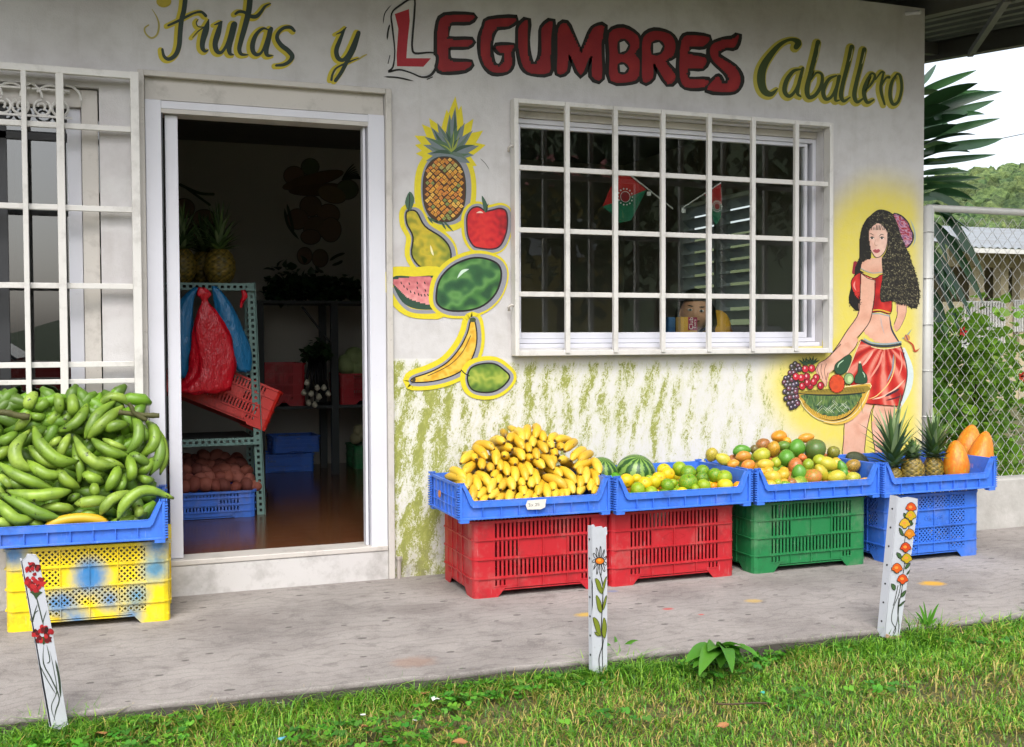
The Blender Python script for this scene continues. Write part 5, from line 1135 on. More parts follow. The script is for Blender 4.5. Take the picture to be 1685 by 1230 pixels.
# ------------------------------------------------------------------ fence, garden, neighbour house, hill
CONC = simple('fence_wall_paint', '#b4b2ad', .8, .15, 6, .4, 50, dirt='#6d685e', dscale=5)
GALV = simple('galvanised_wire', '#c4c4c0', .5, .12, 20, 0, metal=.1)
fn = thing('chain_link_fence', 'chain link fence with round top rail on a low concrete wall beside the shop', 'fence', (5.82, 0, 0))
MB().box(5.8, 9.6, -.03, .10, -.15, .285).build('low_wall', CONC, fn, bevel=.008, world=True)
FZ0, FZ1 = .29, 1.835
for x in (5.838, 8.4): MB().tube([(x, .035, .2), (x, .035, FZ1+.01)], .030, 14).build('fence_post', GALV, fn, smooth=True, world=True)
MB().tube([(5.84, .035, FZ1-.0), (9.6, .035, FZ1)], .021, 10).build('top_rail', GALV, fn, smooth=True, world=True)
mb = MB(); P_ = .076; x0, x1 = 5.872, 9.4; nW = int((x1-x0)/(P_/2))
for i in range(nW):           # woven zigzag wires
    xc = x0+P_/2*i; pts = []; j = 0; z = FZ0
    while z < FZ1-.02:
        s = 1 if (j+i) % 2 else -1
        pts.append((xc+s*P_*.245, .035+.0025*s, z)); z += P_*.52; j += 1
    mb.tube(pts, .00165, 4, cap=False)
mb.build('wire_mesh', GALV, fn, world=True, smooth=True)
mb = MB(); mb.tube([(5.868, .02, FZ0), (5.868, .02, FZ1)], .0035, 5)
for k_ in range(6): z = .4+k_*.26; mb.tube([(5.838+.034*math.cos(a), .035+.034*math.sin(a), z) for a in [i*math.pi/5 for i in range(11)]], .003, 4)
mb.build('tie_wire', GALV, fn, world=True)
def leafmat(name, c1, c2, rough=.45, trans=.25, var=.5):
    k = NT(name); oi = k.n('ObjectInfo'); at = k.n('Attribute', attribute_name='Col').outputs['Color']; n = k.noise(3, 3, .6, k.world())
    c = k.mix(k.math('ADD', k.math('MULTIPLY', n, var), k.math('MULTIPLY', oi.outputs['Random'], .4), clamp=True), lin(c1), lin(c2)); c = k.mix(1.0, c, at, 'MULTIPLY')
    p = k.n('BsdfPrincipled'); k.set(p, 'Base Color', c); k.set(p, 'Roughness', rough)
    t = k.n('BsdfTranslucent'); k.set(t, 'Color', c); m = k.n('MixShader'); k.set(m, 0, trans); k.t.links.new(p.outputs[0], m.inputs[1]); k.t.links.new(t.outputs[0], m.inputs[2]); k.t.links.new(m.outputs[0], k.out.inputs[0]); return k.m
L_DARK = leafmat('dark_strap_leaf', '#20422c', '#4a7644', .3, .2); L_BUSH = leafmat('bush_leaf', '#5c9a2c', '#b4cc4c', .5, .4); BARK = simple('bark', '#4a3c2c', .9, .3, 12, .6, 30)
tr_ = thing('strap_leaf_tree', 'tree with long dark strap leaves behind the fence at the shop corner', 'tree', (6.35, 1.3, -.05))
mb = MB(); mb.tube([(6.3, 1.35, -.1), (6.33, 1.35, 1.0), (6.28, 1.4, 2.0), (6.35, 1.4, 2.75)], [.07, .06, .05, .035], 8); mb.tube([(6.31, 1.37, 1.0), (6.55, 1.3, 1.7), (6.6, 1.25, 2.2)], [.045, .04, .03], 7); mb.build('trunk', BARK, tr_, smooth=True, world=True)
def strap(b, t, wd, droop, mat, parent, seed=0, name='leaf', upv=None):
    b = Vector(b); t = Vector(t); d = t-b; L = d.length; rg = random.Random(seed); side = d.cross(Vector(upv) if upv else Vector((rg.uniform(-.25, .25), -1, rg.uniform(-.1, .4)))).normalized(); nrm = side.cross(d).normalized(); vs = []; fs = []; N = 7
    for i in range(N+1):
        s = i/N; c = b+d*s+Vector((0, 0, 4*droop*s*(1-s)*L)); w_ = wd*(math.sin(math.pi*(.10+.9*s)**.8)**.75 if s < 1 else .02)+.001; f = nrm*w_*.35
        vs += [c-side*w_+f, c, c+side*w_+f]
    for i in range(N):
        for e in (0, 1): fs.append((3*i+e, 3*i+e+1, 3*i+e+4, 3*i+e+3))
    mb = MB(); mb.add(vs, fs, tuple([rg.uniform(.7, 1.2)]*3)); return mb.build(name, mat, parent, smooth=True, world=True)
S3 = lambda x, y, yy: U(1120+x/2.929, y/2.929, yy)
LV = [(1185, 440, 1425, 340, 16), (1190, 500, 1432, 402, 22), (1180, 480, 1310, 455, 14), (1200, 560, 1548, 442, 20), (1250, 560, 1512, 484, 18), (1290, 590, 1466, 552, 13), (1230, 650, 1538, 572, 18), (1300, 700, 1552, 668, 17), (1190, 700, 1422, 650, 15), (1200, 730, 1396, 735, 18), (1190, 780, 1518, 746, 13), (1190, 830, 1396, 830, 10), (1200, 860, 1450, 856, 13), (1200, 900, 1442, 915, 14), (1230, 930, 1412, 966, 16), (1180, 400, 1232, 312, 13), (1170, 520, 1400, 455, 20), (1170, 600, 1380, 560, 20), (1160, 660, 1330, 600, 22), (1160, 760, 1340, 700, 20), (1200, 540, 1465, 440, 13), (1170, 560, 1300, 520, 24), (1170, 620, 1290, 600, 24), (1170, 700, 1300, 690, 20), (1170, 800, 1300, 790, 18), (1175, 880, 1320, 885, 18), (1170, 950, 1290, 960, 18), (1170, 450, 1250, 440, 18)]
for i, (a, b, c, d, w_) in enumerate(LV):
    rg = random.Random(i); y0 = 1.35+rg.uniform(-.25, .35); strap(S3(a-30, b+8, y0), S3(c, d, y0-rg.uniform(-.2, .45)), w_*.0021*rg.uniform(.7, 1.15), rg.uniform(-.03, .10), L_DARK, tr_, i)
S6 = lambda x, y, yy: U(1260+x/2.673, 320+y/2.673, yy)
for i, (a, b, c, d, w_) in enumerate([(770, 60, 965, 375, 24), (770, 150, 962, 492, 24), (760, 260, 918, 582, 22), (750, 20, 905, 105, 20), (740, 300, 862, 640, 22), (770, 200, 925, 280, 22), (780, 110, 900, 165, 24), (740, 420, 800, 640, 22), (730, 500, 810, 700, 20), (770, 330, 840, 470, 20), (720, 100, 800, 300, 22), (720, 200, 790, 420, 22), (715, 620, 780, 760, 18)]):
    rg = random.Random(i+90); strap(S6(a-30, b-20, 1.0), S6(c, d, .75+rg.uniform(-.2, .2)), w_*.0017, .06, L_DARK, tr_, i+50)
for i in range(26):   # the part of the crown that the shop hides
    rg = random.Random(i+200); a = rg.uniform(1.8, 5.6); z = rg.uniform(1.6, 2.8); b = Vector((6.32, 1.38, z)); strap(b, b+Vector((math.cos(a)*.6, abs(math.sin(a))*.6+.1, rg.uniform(-.3, .35))), .022, .08, L_DARK, tr_, i)
# broad leaved bushes behind the fence
def leaf_mesh(kind=0):
    pts = [(0, 0), (.35, .12), (.55, .38), (.42, .62), (.22, .8), (0, 1.0)] if kind == 0 else [(0, 0), (.3, .05), (.52, .25), (.38, .4), (.55, .62), (.28, .68), (0, 1.0)]
    L = [(x, y, abs(x)*.35-.25*y*y) for x, y in pts]; Rr = [(-x, y, z) for x, y, z in L[1:-1]]; C_ = [(0, y, -.25*y*y) for x, y in pts]; n = len(pts); mb = MB(); vs = L+C_[1:-1]; 
    fs = []
    def cidx(i): return 0 if i == 0 else n-1 if i == n-1 else n+i-1
    for i in range(n-1): fs.append(tuple(dict.fromkeys((i, i+1, cidx(i+1), cidx(i)))))
    m = len(vs); vs += Rr
    def ridx(i): return 0 if i == 0 else n-1 if i == n-1 else m+i-1
    for i in range(n-1): fs.append(tuple(dict.fromkeys((ridx(i), cidx(i), cidx(i+1), ridx(i+1)))))
    return mb.add(vs, [f for f in fs if len(f) > 2], (1, 1, 1))
LM = [leaf_mesh(0).build('leaf', L_BUSH, smooth=True, obj=False), leaf_mesh(1).build('leaf', L_BUSH, smooth=True, obj=False)]
def bush(name, label, cat_, base, cl, n, size, seed, mat=None, stems=6, stuff_n=900):
    t = thing(name, label, cat_, base); rg = random.Random(seed); inv = Vector(base)
    for i in range(stems):
        c = rg.choice(cl); e = Vector(c[0])+Vector((rg.uniform(-1, 1)*c[1], rg.uniform(-1, 1)*c[1], rg.uniform(-.5, 1)*c[1]))*.7; m = inv.lerp(e, .5)+Vector((rg.uniform(-.1, .1), 0, .1)); MB().tube([inv-inv, m-inv, e-inv], [.016, .011, .004], 5).build('stem', BARK, t, smooth=True)
    def place():
        c = rg.choice(cl); d = Vector((rg.gauss(0, 1), rg.gauss(0, 1), rg.gauss(0, 1))).normalized()*(rg.random()**.4)*c[1]; p = Vector(c[0])+d-inv; s = size*rg.uniform(.6, 1.25)
        r_ = Matrix.Translation(p) @ Matrix.Rotation(rg.uniform(0, 6.28), 4, 'Z') @ Matrix.Rotation(rg.uniform(-.2, 1.5), 4, 'X') @ Matrix.Rotation(rg.uniform(-.4, .4), 4, 'Y') @ Matrix.Scale(s, 4); return r_
    for i in range(n):
        o = bpy.data.objects.new('leaf', rg.choice(LM)); sc.collection.objects.link(o); o.parent = t; o.matrix_basis = place()
    mb = MB(); V_ = [tuple(v.co) for v in LM[0].vertices]; F_ = [tuple(f.vertices) for f in LM[0].polygons]
    for i in range(stuff_n):
        m = place(); g = rg.uniform(.6, 1.3); mb.add([m @ Vector(v) for v in V_], F_, (g, g, g*rg.uniform(.8, 1.1)))
    o = mb.build('foliage', mat or L_BUSH, t, smooth=True); o['kind'] = 'stuff'; return t
bush('leafy_bush', 'bright green broad leaved bush behind the right part of the fence', 'bush', (6.9, 1.0, -.1), [((6.75, .8, .95), .32), ((7.1, 1.0, .8), .42), ((6.75, .85, .5), .38), ((7.3, 1.0, .45), .45), ((6.55, .8, .3), .3), ((6.9, .7, .2), .3), ((7.5, 1.3, 1.0), .4)], 170, .075, 1, stuff_n=1700)
bush('leafy_bush', 'darker bush close to the fence post behind the papayas', 'bush', (6.3, .7, -.1), [((6.2, .6, .75), .25), ((6.35, .7, 1.0), .22), ((6.15, .6, .35), .25), ((6.45, .7, .5), .25)], 110, .07, 2, mat=leafmat('darker_bush_leaf', '#4a8430', '#86b040'), stuff_n=900)
bush('garden_shrub', 'loose shrub in front of the neighbouring house', 'bush', (8.2, 4.0, -.1), [((8.0, 4.0, .7), .5), ((8.8, 4.2, .9), .6), ((9.6, 4.6, .8), .6), ((7.4, 3.6, .5), .5), ((7.3, 3.0, .9), .4)], 60, .09, 3, stuff_n=2600)
# red flowers seen through the fence
FLW = simple('red_petal', '#c4161c', .5, .2, 30, 0); WHT = simple('white_petal', '#dcdcd8', .5)
for (u, v, c, lab) in ((1583, 546, FLW, 'red hibiscus like flower seen through the fence'), (1680, 620, FLW, 'small red flower at the right edge behind the fence'), (1586, 566, WHT, 'white flower cluster under the red flower behind the fence')):
    p = U(u, v, .55); t = thing('flower', lab, 'flower', p)
    for k_ in range(5):
        a = k_*1.257; mb = MB(); mb.add([(0, 0, 0), (math.cos(a-.45)*.022, -.008, math.sin(a-.45)*.022), (math.cos(a)*.036, -.012, math.sin(a)*.036), (math.cos(a+.45)*.022, -.008, math.sin(a+.45)*.022)], [(0, 1, 2, 3)]); mb.build('petal', c, t)
    MB().tube([(0, .06, -.1), (0, 0, 0), (0, -.02, .004)], [.003, .004, .006], 5).build('stamen', L_BUSH, t)
# neighbour house
HW = simple('house_wall_paint', '#b7ab8d', .85, .1, 2, .2, dirt='#7a705c'); RFM = simple('corrugated_roof', '#8d9499', .5, .15, 2, 0, dirt='#6a5a4c'); HG = simple('house_grille', '#c4c4c0', .5, .1); DKI = simple('porch_shade_paint', '#6a6350', .9)
hy = 11.0; p0 = U(1597, 405, hy); zT = p0.z; hx0 = p0.x-.5
hs_ = thing('neighbour_house', 'beige neighbouring house with corrugated metal roof and white window grilles', 'house', (hx0, hy, -.1))
gz = -.2; w1a, w1b = U(1585, 497, hy), U(1649, 571, hy); w2a, w2b = U(1667, 495, hy), U(1720, 545, hy)
def hb(x0, x1, z0, z1, y0=hy, y1=hy+.15, nm='wall', m=HW, par=None): return MB().box(x0, x1, y0, y1, z0, z1).build(nm, m, par or hs_, world=True)
hx1 = hx0+9
hb(hx0, hx1, gz, w1b.z, y0=hy); hb(w1b.x, w2a.x, w1b.z, w1a.z+.0); hb(hx0, hx1, U(1640, 440, hy).z, zT-.05, y0=hy-.0); hb(hx0, w1a.x-.0, w1b.z, w1a.z) if w1a.x > hx0 else None
hb(hx0, hx1, gz, zT, hy+2.2, hy+2.35, 'porch_wall', HW); hb(w2b.x, hx1, gz, zT-.1)
for u in (1612, 1652, 1683): q = U(u, 480, hy); hb(q.x-.09, q.x+.09, gz, zT-.06, hy-.02, hy+.17, 'porch_column')
for a, b in ((w1a, w1b), (w2a, w2b)):
    g_ = thing('window_grille', None, None); g_.parent = hs_; n = 14
    for i in range(n+1): x = a.x+(b.x-a.x)*i/n; hb(x-.012, x+.012, b.z, a.z, hy-.06, hy-.03, 'bar', HG, g_)
    for z in (a.z, b.z, (a.z+b.z)/2): hb(a.x, b.x, z-.015, z+.015, hy-.03, hy-.005, 'rail', HG, g_)
mb = MB(); nR = 60; ra, rb = hx0-.3, hx1+.5
for i in range(nR*2):
    xa = ra+(rb-ra)*i/(nR*2); xb = ra+(rb-ra)*(i+1)/(nR*2); ha, hb2 = (0, .035) if i % 2 else (.035, 0)
    mb.add([(xa, hy-.8, zT-.12+ha), (xb, hy-.8, zT-.12+hb2), (xb, hy+5, zT+.95+hb2), (xa, hy+5, zT+.95+ha)], [(0, 1, 2, 3)])
mb.build('roof', RFM, hs_, world=True); hb(ra, rb, zT-.2, zT-.12, hy-.82, hy-.78, 'fascia', HG)
# hill
def hillh(x, y):
    s = (x*.72+y*.69); d = sstep(48, 175, s)*23+sstep(30, 60, s)*2.0
    return -.2+d*(.55+.45*sstep(-60, 60, x-y+20))+mnoise.noise(Vector((x*.02, y*.02, 0)))*3*sstep(50, 90, s)
mb = MB(); N = 70; vs = []; fs = []
for i in range(N+1):
    for j in range(N+1): x = 5+i*5; y = 14+j*5; vs.append((x, y, hillh(x, y)))
for i in range(N):
    for j in range(N): a = i*(N+1)+j; fs.append((a, a+N+1, a+N+2, a+1))
hl = mb.add(vs, fs).build('hill', simple('hill_ground', '#4a5230', .95, .3, .1, .2), smooth=True); tag(hl, 'green wooded hillside', kind='structure')
def crown_mat(name, c1, c2, tr_=0.0):
    k = NT(name); P = k.world(); at = k.n('Attribute', attribute_name='Col').outputs['Color']; n = k.noise(1.1, 8, .75, P); c = k.mix(k.ramp(n, (.38, 0.0), (.62, 1.0)), lin(c1), lin(c2)); c = k.mix(1.0, c, at, 'MULTIPLY')
    return k.pr(c, .8, k.bump(k.noise(2.2, 7, .8, P), 1.0, .8))
CRM = crown_mat('hill_trees', '#36542e', '#86a060')
bm = bmesh.new(); bmesh.ops.create_icosphere(bm, subdivisions=3, radius=1); IV = [v.co.copy() for v in bm.verts]; IF = [tuple(v.index for v in f.verts) for f in bm.faces]; bm.free()
mb = MB(); rg = random.Random(4); cnt = 0
while cnt < 1300:
    ang = YAW+R(rg.uniform(15.5, 29)); dd = rg.uniform(60, 190); x = CAM.x+math.sin(ang)*dd; y = CAM.y+math.cos(ang)*dd
    if hillh(x, y) < .5: continue
    cnt += 1; r = rg.uniform(.7, 1.7)*(.6+dd/260); g = rg.uniform(.65, 1.25); off = Vector((rg.random()*50, 0, 0)); c = (g*rg.uniform(.85, 1.15), g, g*.9); b = Vector((x, y, hillh(x, y)+r*.35))
    vs = [b+v*r*(1+.42*mnoise.noise(v*1.7+off)+.3*mnoise.noise(v*4.5+off))*(1 if 1 else 1) for v in IV]; mb.add(vs, IF, c)
tag(mb.build('hillside_trees', CRM), 'dense green trees covering the hillside', 'wood', kind='stuff')
# power line
pl_ = [U(1500+i*30, 262-i*6.5-.6*i*(8-i)*.2, 25) for i in range(9)]
tag(MB().tube([p-pl_[0] for p in pl_], .014, 5).build('power_line', DARKM), 'thin black power line crossing the sky over the hill', 'cable'); bpy.data.objects['power_line'].location = pl_[0]
# ------------------------------------------------------------------ ground, pavement, lawn, road
GZ = -.055
def edge_y(x): return -1.44-.045*(x-1.2)
def ground_mat():
    k = NT('lawn_soil'); P = k.world(); n = k.noise(2.2, 6, .65, P); f = k.noise(40, 5, .7, P)
    c = k.mix(k.ramp(n, (.4, 0.0), (.62, 1.0)), '#4b4a2a', '#6d6140'); c = k.mix(k.ramp(f, (.45, 0.0), (.6, 1.0)), c, '#3d4a1e'); return k.pr(c, .95, k.bump(f, .6, .02))
mb = MB(); xs = [-400, -60, -20, -8]+[-4+.25*i for i in range(57)]+[14, 30, 80, 400]; ys = [-400, -60, -30, -12]+[-6+.15*i for i in range(46)]+[2, 6, 15, 30, 80, 400]
idx = {}; vs = []; fs = []
for i, x in enumerate(xs):
    for j, y in enumerate(ys): vs.append((x, y, GZ-.02+.012*mnoise.noise(Vector((x*2, y*2, 0))))); idx[i, j] = len(vs)-1
for i in range(len(xs)-1):
    for j in range(len(ys)-1): fs.append((idx[i, j], idx[i+1, j], idx[i+1, j+1], idx[i, j+1]))
tag(mb.add(vs, fs).build('ground', ground_mat(), smooth=True), 'soil under the lawn and the street', kind='structure')
def conc_mat():
    k = NT('pavement_concrete'); P = k.world(); n = k.noise(1.6, 6, .65, P); m = k.noise(9, 8, .75, P); f = k.noise(110, 4, .7, P)
    c = k.mix(k.ramp(n, (.35, 0.0), (.65, 1.0)), '#7b7571', '#9b9590'); c = k.mix(k.math('MULTIPLY', k.ramp(m, (.5, 0.0), (.68, 1.0)), .55), c, '#544e4b'); c = k.mix(k.ramp(k.noise(240, 3, .7, P), (.5, 0.0), (.7, .45)), c, '#b9b4b0'); c = k.mix(k.ramp(k.noise(190, 3, .7, P), (.55, 0.0), (.72, .6)), c, '#3a3634')
    wv = k.n('TexWave', wave_type='RINGS'); k.set(wv, 'Vector', P); k.set(wv, 'Scale', 5.0); k.set(wv, 'Distortion', 14.0); k.set(wv, 'Detail', 4.0); c = k.mix(k.math('MULTIPLY', k.ramp(wv.outputs[1], (.9, 0.0), (.97, 1.0)), .22), c, '#4a4542')
    # worn brown patch, darker near the wall, spots and paint drips
    s = k.n('SeparateXYZ'); k.set(s, 0, P); x_, y_ = s.outputs[0], s.outputs[1]
    v = k.n('TexVoronoi', feature='F1', voronoi_dimensions='2D'); k.set(v, 'Vector', k.world((1, 1.6, 1))); k.set(v, 'Scale', 3.4); k.set(v, 'Randomness', 1.0)
    sz = k.math('MULTIPLY', k.noise(3.1, 2, .5, P), .12); sp = k.math('LESS_THAN', k.math('ADD', v.outputs['Distance'], k.math('MULTIPLY', k.noise(60, 2, .5, P), .03)), sz)
    c = k.mix(k.math('MULTIPLY', sp, .6), c, '#2a2523')
    for (px, py, r, col, am) in ((2.45, -1.32, .10, '#8f6f5c', .5), (4.95, -1.02, .075, '#c7971c', .9), (3.27, -.95, .055, '#c9a21e', .7), (4.02, -1.0, .05, '#c9a21e', .5), (3.62, -.99, .03, '#b5302c', .7), (3.7, -1.12, .016, '#c0302c', .8), (2.66, -.6, .16, '#5d5450', .4), (4.3, -.72, .2, '#6a625e', .35), (1.9, -.55, .3, '#6a625e', .35), (5.5, -.45, .25, '#5f6468', .5), (3.55, -.62, .03, '#4466a0', .5)):
        d = k.n('VectorMath', operation='DISTANCE'); sc_m = k.n('Mapping'); k.set(sc_m, 'Vector', P); sc_m.inputs['Scale'].default_value = (1, 1.3, 0); k.set(d, 0, sc_m.outputs[0]); d.inputs[1].default_value = (px, py*1.3, 0)
        mm_ = k.ramp(k.math('ADD', d.outputs['Value'], k.math('MULTIPLY', k.noise(26, 5, .7, P), r*1.1)), (r*1.0, 1.0), (r*1.55, 0.0)); c = k.mix(k.math('MULTIPLY', mm_, am), c, lin(col))
    zz = k.math('MULTIPLY', s.outputs[2], -70.0, clamp=True); c = k.mix(k.math('MULTIPLY', zz, .85), c, '#2f2a22')  # side face darkened: soil stain plus the grass's shade put into its colour
    h = k.math('ADD', k.math('MULTIPLY', k.noise(5, 5, .6, P), 2.5), k.math('ADD', f, m)); return k.pr(c, .88, k.bump(h, .35, .008))
mb = MB(); rg = random.Random(8); pts = []; x = -3.5
while x < 9.7: pts.append((x, edge_y(x)+.014*mnoise.noise(Vector((x*6, 0, 0)))+.006*rg.uniform(-1, 1))); x += .06
n = len(pts); vs = []
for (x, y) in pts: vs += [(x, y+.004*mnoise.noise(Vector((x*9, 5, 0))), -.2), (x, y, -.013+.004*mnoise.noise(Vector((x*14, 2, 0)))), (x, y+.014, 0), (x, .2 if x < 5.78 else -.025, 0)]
fs = []
for i in range(n-1):
    for e in range(3): a = 4*i+e; fs.append((a, a+4, a+5, a+1))
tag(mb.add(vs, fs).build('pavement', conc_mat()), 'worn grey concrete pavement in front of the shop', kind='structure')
ASP = simple('asphalt', '#3c3c3d', .9, .2, 3, .5, 120)
tag(MB().add([(-60, -3.6, -.112), (60, -3.6, -.112), (60, -9.6, -.112), (-60, -9.6, -.112)], [(0, 3, 2, 1)]).build('road', ASP), 'asphalt street behind the viewer', kind='structure')
# grass blades
GR = leafmat('grass_blades', '#ffffff', '#ffffff', .5, .35, 0)
mb = MB(); rg = random.Random(12)
def in_bare(x, y): return mnoise.noise(Vector((x*2.1, y*2.6, 4)))
cols = ['#4f8422', '#5f9a26', '#3f7420', '#74a832', '#86ae3e', '#5f9030']; dry = ['#a89a5a', '#8f8850', '#b3a56a', '#7f8a3c']
N = 0; tries = 0; LC = [lin(c)[:3] for c in cols]; LD = [lin(c)[:3] for c in dry]
post_xy = [(1.343, -1.50), (3.112, -1.57), (4.396, -1.60)]
while tries < 150000:
    tries += 1; x = rg.uniform(.5, 6.2); y = -1.36-1.25*rg.random(); u, v = PX((x, y, GZ))
    if v > 1290 or u < -60 or u > 1750: continue
    e = edge_y(x); 
    if y > e+.005: continue
    de = e-y; b = in_bare(x, y); near = math.exp(-de/.10); rt_ = sstep(3.6, 5.2, x)
    if b > .25+.4*near-.1*rt_ and rg.random() < .62: continue
    if rg.random() > .55+.45*near+.3*rt_: continue
    clump = mnoise.noise(Vector((x*7, y*7, 1))); h = (.013+.018*rg.random())*(1+1.7*near+.6*max(0, clump)+.6*rt_); w_ = rg.uniform(.0012, .0026)*(1+.4*rt_)
    if 2.0 < 0: pass
    dwx, dwy = x-3.60, y+1.58
    if dwx*dwx+dwy*dwy*2 < .04: h *= .4
    for (px_, py_) in post_xy:
        if math.hypot(x-px_, (y-py_)*1.2) < .12: h *= 1.35
    a = rg.uniform(0, 6.28); ln = h*rg.uniform(.4, 1.6); dx, dy = math.cos(a), math.sin(a); sx, sy = -dy*w_, dx*w_
    pd = max(0, min(1, .22+.5*b-.3*near+.1*(1-rt_))); c = rg.choice(LD) if rg.random() < pd else rg.choice(LC); g = rg.uniform(.7, 1.25)*(1+.35*rt_*max(0, clump+.2)); c = (c[0]*g*1.28, c[1]*g*1.2, c[2]*g)
    z = GZ-.012; vs = [(x-sx, y-sy, z), (x+sx, y+sy, z), (x+dx*ln*.4+sx*.8, y+dy*ln*.4+sy*.8, z+h*.65), (x+dx*ln*.4-sx*.8, y+dy*ln*.4-sy*.8, z+h*.65), (x+dx*ln, y+dy*ln, z+h*(1 if ln < h*.8 else .8))]
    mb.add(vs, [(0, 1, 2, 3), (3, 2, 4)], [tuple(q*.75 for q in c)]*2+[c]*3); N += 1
for i in range(1100):      # long arching blades at the kerb
    x = rg.uniform(.8, 6.0); y = edge_y(x)-.004-.10*rg.random()**2; c = rg.choice(LC); h = rg.uniform(.035, .10); a = rg.uniform(0, 6.28); ln = rg.uniform(.02, .12)
    if rg.random() < .4: px_, py_ = rg.choice(post_xy[:2]); x = px_+rg.gauss(0, .07); y = py_+rg.uniform(-.05, .05)
    P_ = [Vector((x+math.cos(a)*ln*t*t, y+math.sin(a)*ln*t*t*.6, GZ-.01+h*(t-.35*t*t*t))) for t in (0, .25, .5, .75, 1)]; w_ = .0028; vs = []
    for k_, p in enumerate(P_): q = w_*(1-k_/4.3); vs += [p+Vector((-math.sin(a)*q, math.cos(a)*q, 0)), p-Vector((-math.sin(a)*q, math.cos(a)*q, 0))]
    mb.add(vs, [(2*k_, 2*k_+1, 2*k_+3, 2*k_+2) for k_ in range(4)], c)
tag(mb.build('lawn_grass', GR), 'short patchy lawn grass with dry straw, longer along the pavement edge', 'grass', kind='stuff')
# lawn beyond the frame, coarser
mb = MB()
for i in range(9000):
    x = rg.uniform(-3, 9); y = rg.uniform(-3.6, -1.5); u, v = PX((x, y, GZ)) if (Vector((x, y, GZ))-CAM).dot(fw) > .2 else (9999, 9999)
    if -60 < u < 1750 and v < 1290: continue
    if y > edge_y(x): continue
    a = rg.uniform(0, 6.28); h = rg.uniform(.03, .07); mb.add([(x-.004, y, GZ-.012), (x+.004, y, GZ-.012), (x+math.cos(a)*.03, y+math.sin(a)*.03, GZ+h)], [(0, 1, 2)], rg.choice(LC+LD))
tag(mb.build('lawn_grass', GR), 'coarser lawn grass beside the road, outside the view', 'grass', kind='stuff')
# small clover leaves between the blades
mb = MB()
for i in range(4800):
    x = rg.uniform(.9, 6); y = edge_y(x)-.01-.5*rg.random()**1.6
    if mnoise.noise(Vector((x*3, y*3, 8))) < .02: continue
    z = GZ+rg.uniform(0, .03); r = rg.uniform(.006, .011); c = tuple(q*rg.uniform(.8, 1.2) for q in lin(rg.choice(['#4f8a24', '#66a02e', '#3f7a22']))[:3]); tx, ty = rg.uniform(-.5, .5), rg.uniform(-.5, .5)
    for k_ in range(3):
        a = k_*2.09+rg.random(); cx, cy = x+math.cos(a)*r, y+math.sin(a)*r; mb.add([(cx+math.cos(b)*r*.8, cy+math.sin(b)*r*.8, z+tx*math.cos(b)*r+ty*math.sin(b)*r) for b in (0, 1.05, 2.1, 3.14, 4.2, 5.25)], [(0, 1, 2, 3, 4, 5)], c)
tag(mb.build('clover', GR), 'small round clover leaves among the grass', 'ground cover', kind='stuff')
# broadleaf weed
WEED = leafmat('weed_leaf', '#4a8a24', '#6fa83a', .45, .3, .4)
wb = UZ(1185, 1092, GZ); wb.z = GZ+.03; wd_ = thing('broadleaf_weed', 'broad leaved weed growing at the pavement edge right of the middle post', 'plant', wb)
for i, (u, v, s) in enumerate(((1140, 1100, .026), (1185, 1100, .03), (1222, 1092, .026), (1160, 1092, .024), (1128, 1090, .028), (1150, 1112, .030), (1178, 1078, .026), (1215, 1078, .030), (1248, 1082, .026), (1195, 1066, .022), (1205, 1108, .026), (1165, 1072, .024), (1232, 1070, .02))):
    t = UZ(u, v, GZ+.045+.006*i); strap(wb+Vector((0, 0, .01)), t, s*1.05, .09, WEED, wd_, i+7, upv=(.1, -.5, 1))
wb = UZ(1015, 1085, GZ); wd_ = thing('grass_tuft', 'pale tuft of wide grass right of the middle post', 'plant', wb)
for i in range(9): a = i*.7; strap(wb, wb+Vector((math.cos(a)*.09, math.sin(a)*.05, .03+.02*(i % 3))), .008, .2, WEED, wd_, i+20)
for bx_, by_, lab in ((1525, 1040, 'upright grass tuft on the pavement edge right of the painted orange flower post'), (1684, 868, 'small weed sprouting against the fence wall at the right edge'), (1170, 1092-12, 'low tuft beside the broad leaved weed')):
    if by_ == 1080: continue
    wb = UZ(bx_, by_, -.03); wd_ = thing('grass_tuft', lab, 'plant', wb)
    for i in range(9): a = i*.7; strap(wb, wb+Vector((math.cos(a)*.05, math.sin(a)*.03, .05+.03*(i % 3))), .006, .1, WEED, wd_, i+20)
# litter and fallen leaves
DRYL = simple('dry_leaf', '#9a6a40', .7, .3, 30, .3); PAPR = simple('paper_scrap', '#c9c9c4', .7, .1)
def scrap(u, v, s, mat, name, lab, cat_, seed):
    p = UZ(u, v, GZ+.02); rg = random.Random(seed); n = 7; vs = [(s*rg.uniform(.7, 1.2)*math.cos(i*6.28/n), s*.7*rg.uniform(.7, 1.2)*math.sin(i*6.28/n), s*rg.uniform(-.1, .45)) for i in range(n)]+[(0, 0, s*.1)]
    mb = MB().add(vs, [(i, (i+1) % n, n) for i in range(n)]); mb.add([(x, y, z-.0015) for x, y, z in vs], [((i+1) % n, i, n) for i in range(n)]); o = mb.build(name, mat); o.location = p; tag(o, lab, cat_)
for i, (u, v, s) in enumerate(((163, 1208, .022), (122, 1204, .018), (755, 1222, .024), (640, 1222, .03), (600, 1196, .014), (1190, 1196, .020), (700, 1142, .016), (608, 1205, .012))):
    scrap(u, v, s, DRYL, 'fallen_leaf', ['curled brown leaf beside the red flower post', 'brown leaf at the foot of the red flower post', 'orange brown leaf at the bottom edge near the centre', 'pale brown leaf at the bottom edge left of centre', 'small tan leaf left of the bottom centre', 'tan curled leaf on the lawn right of the middle post', 'small dry leaf near the pavement edge left of the middle post', 'tiny tan leaf on the lawn left of centre'][i], 'leaf', i)
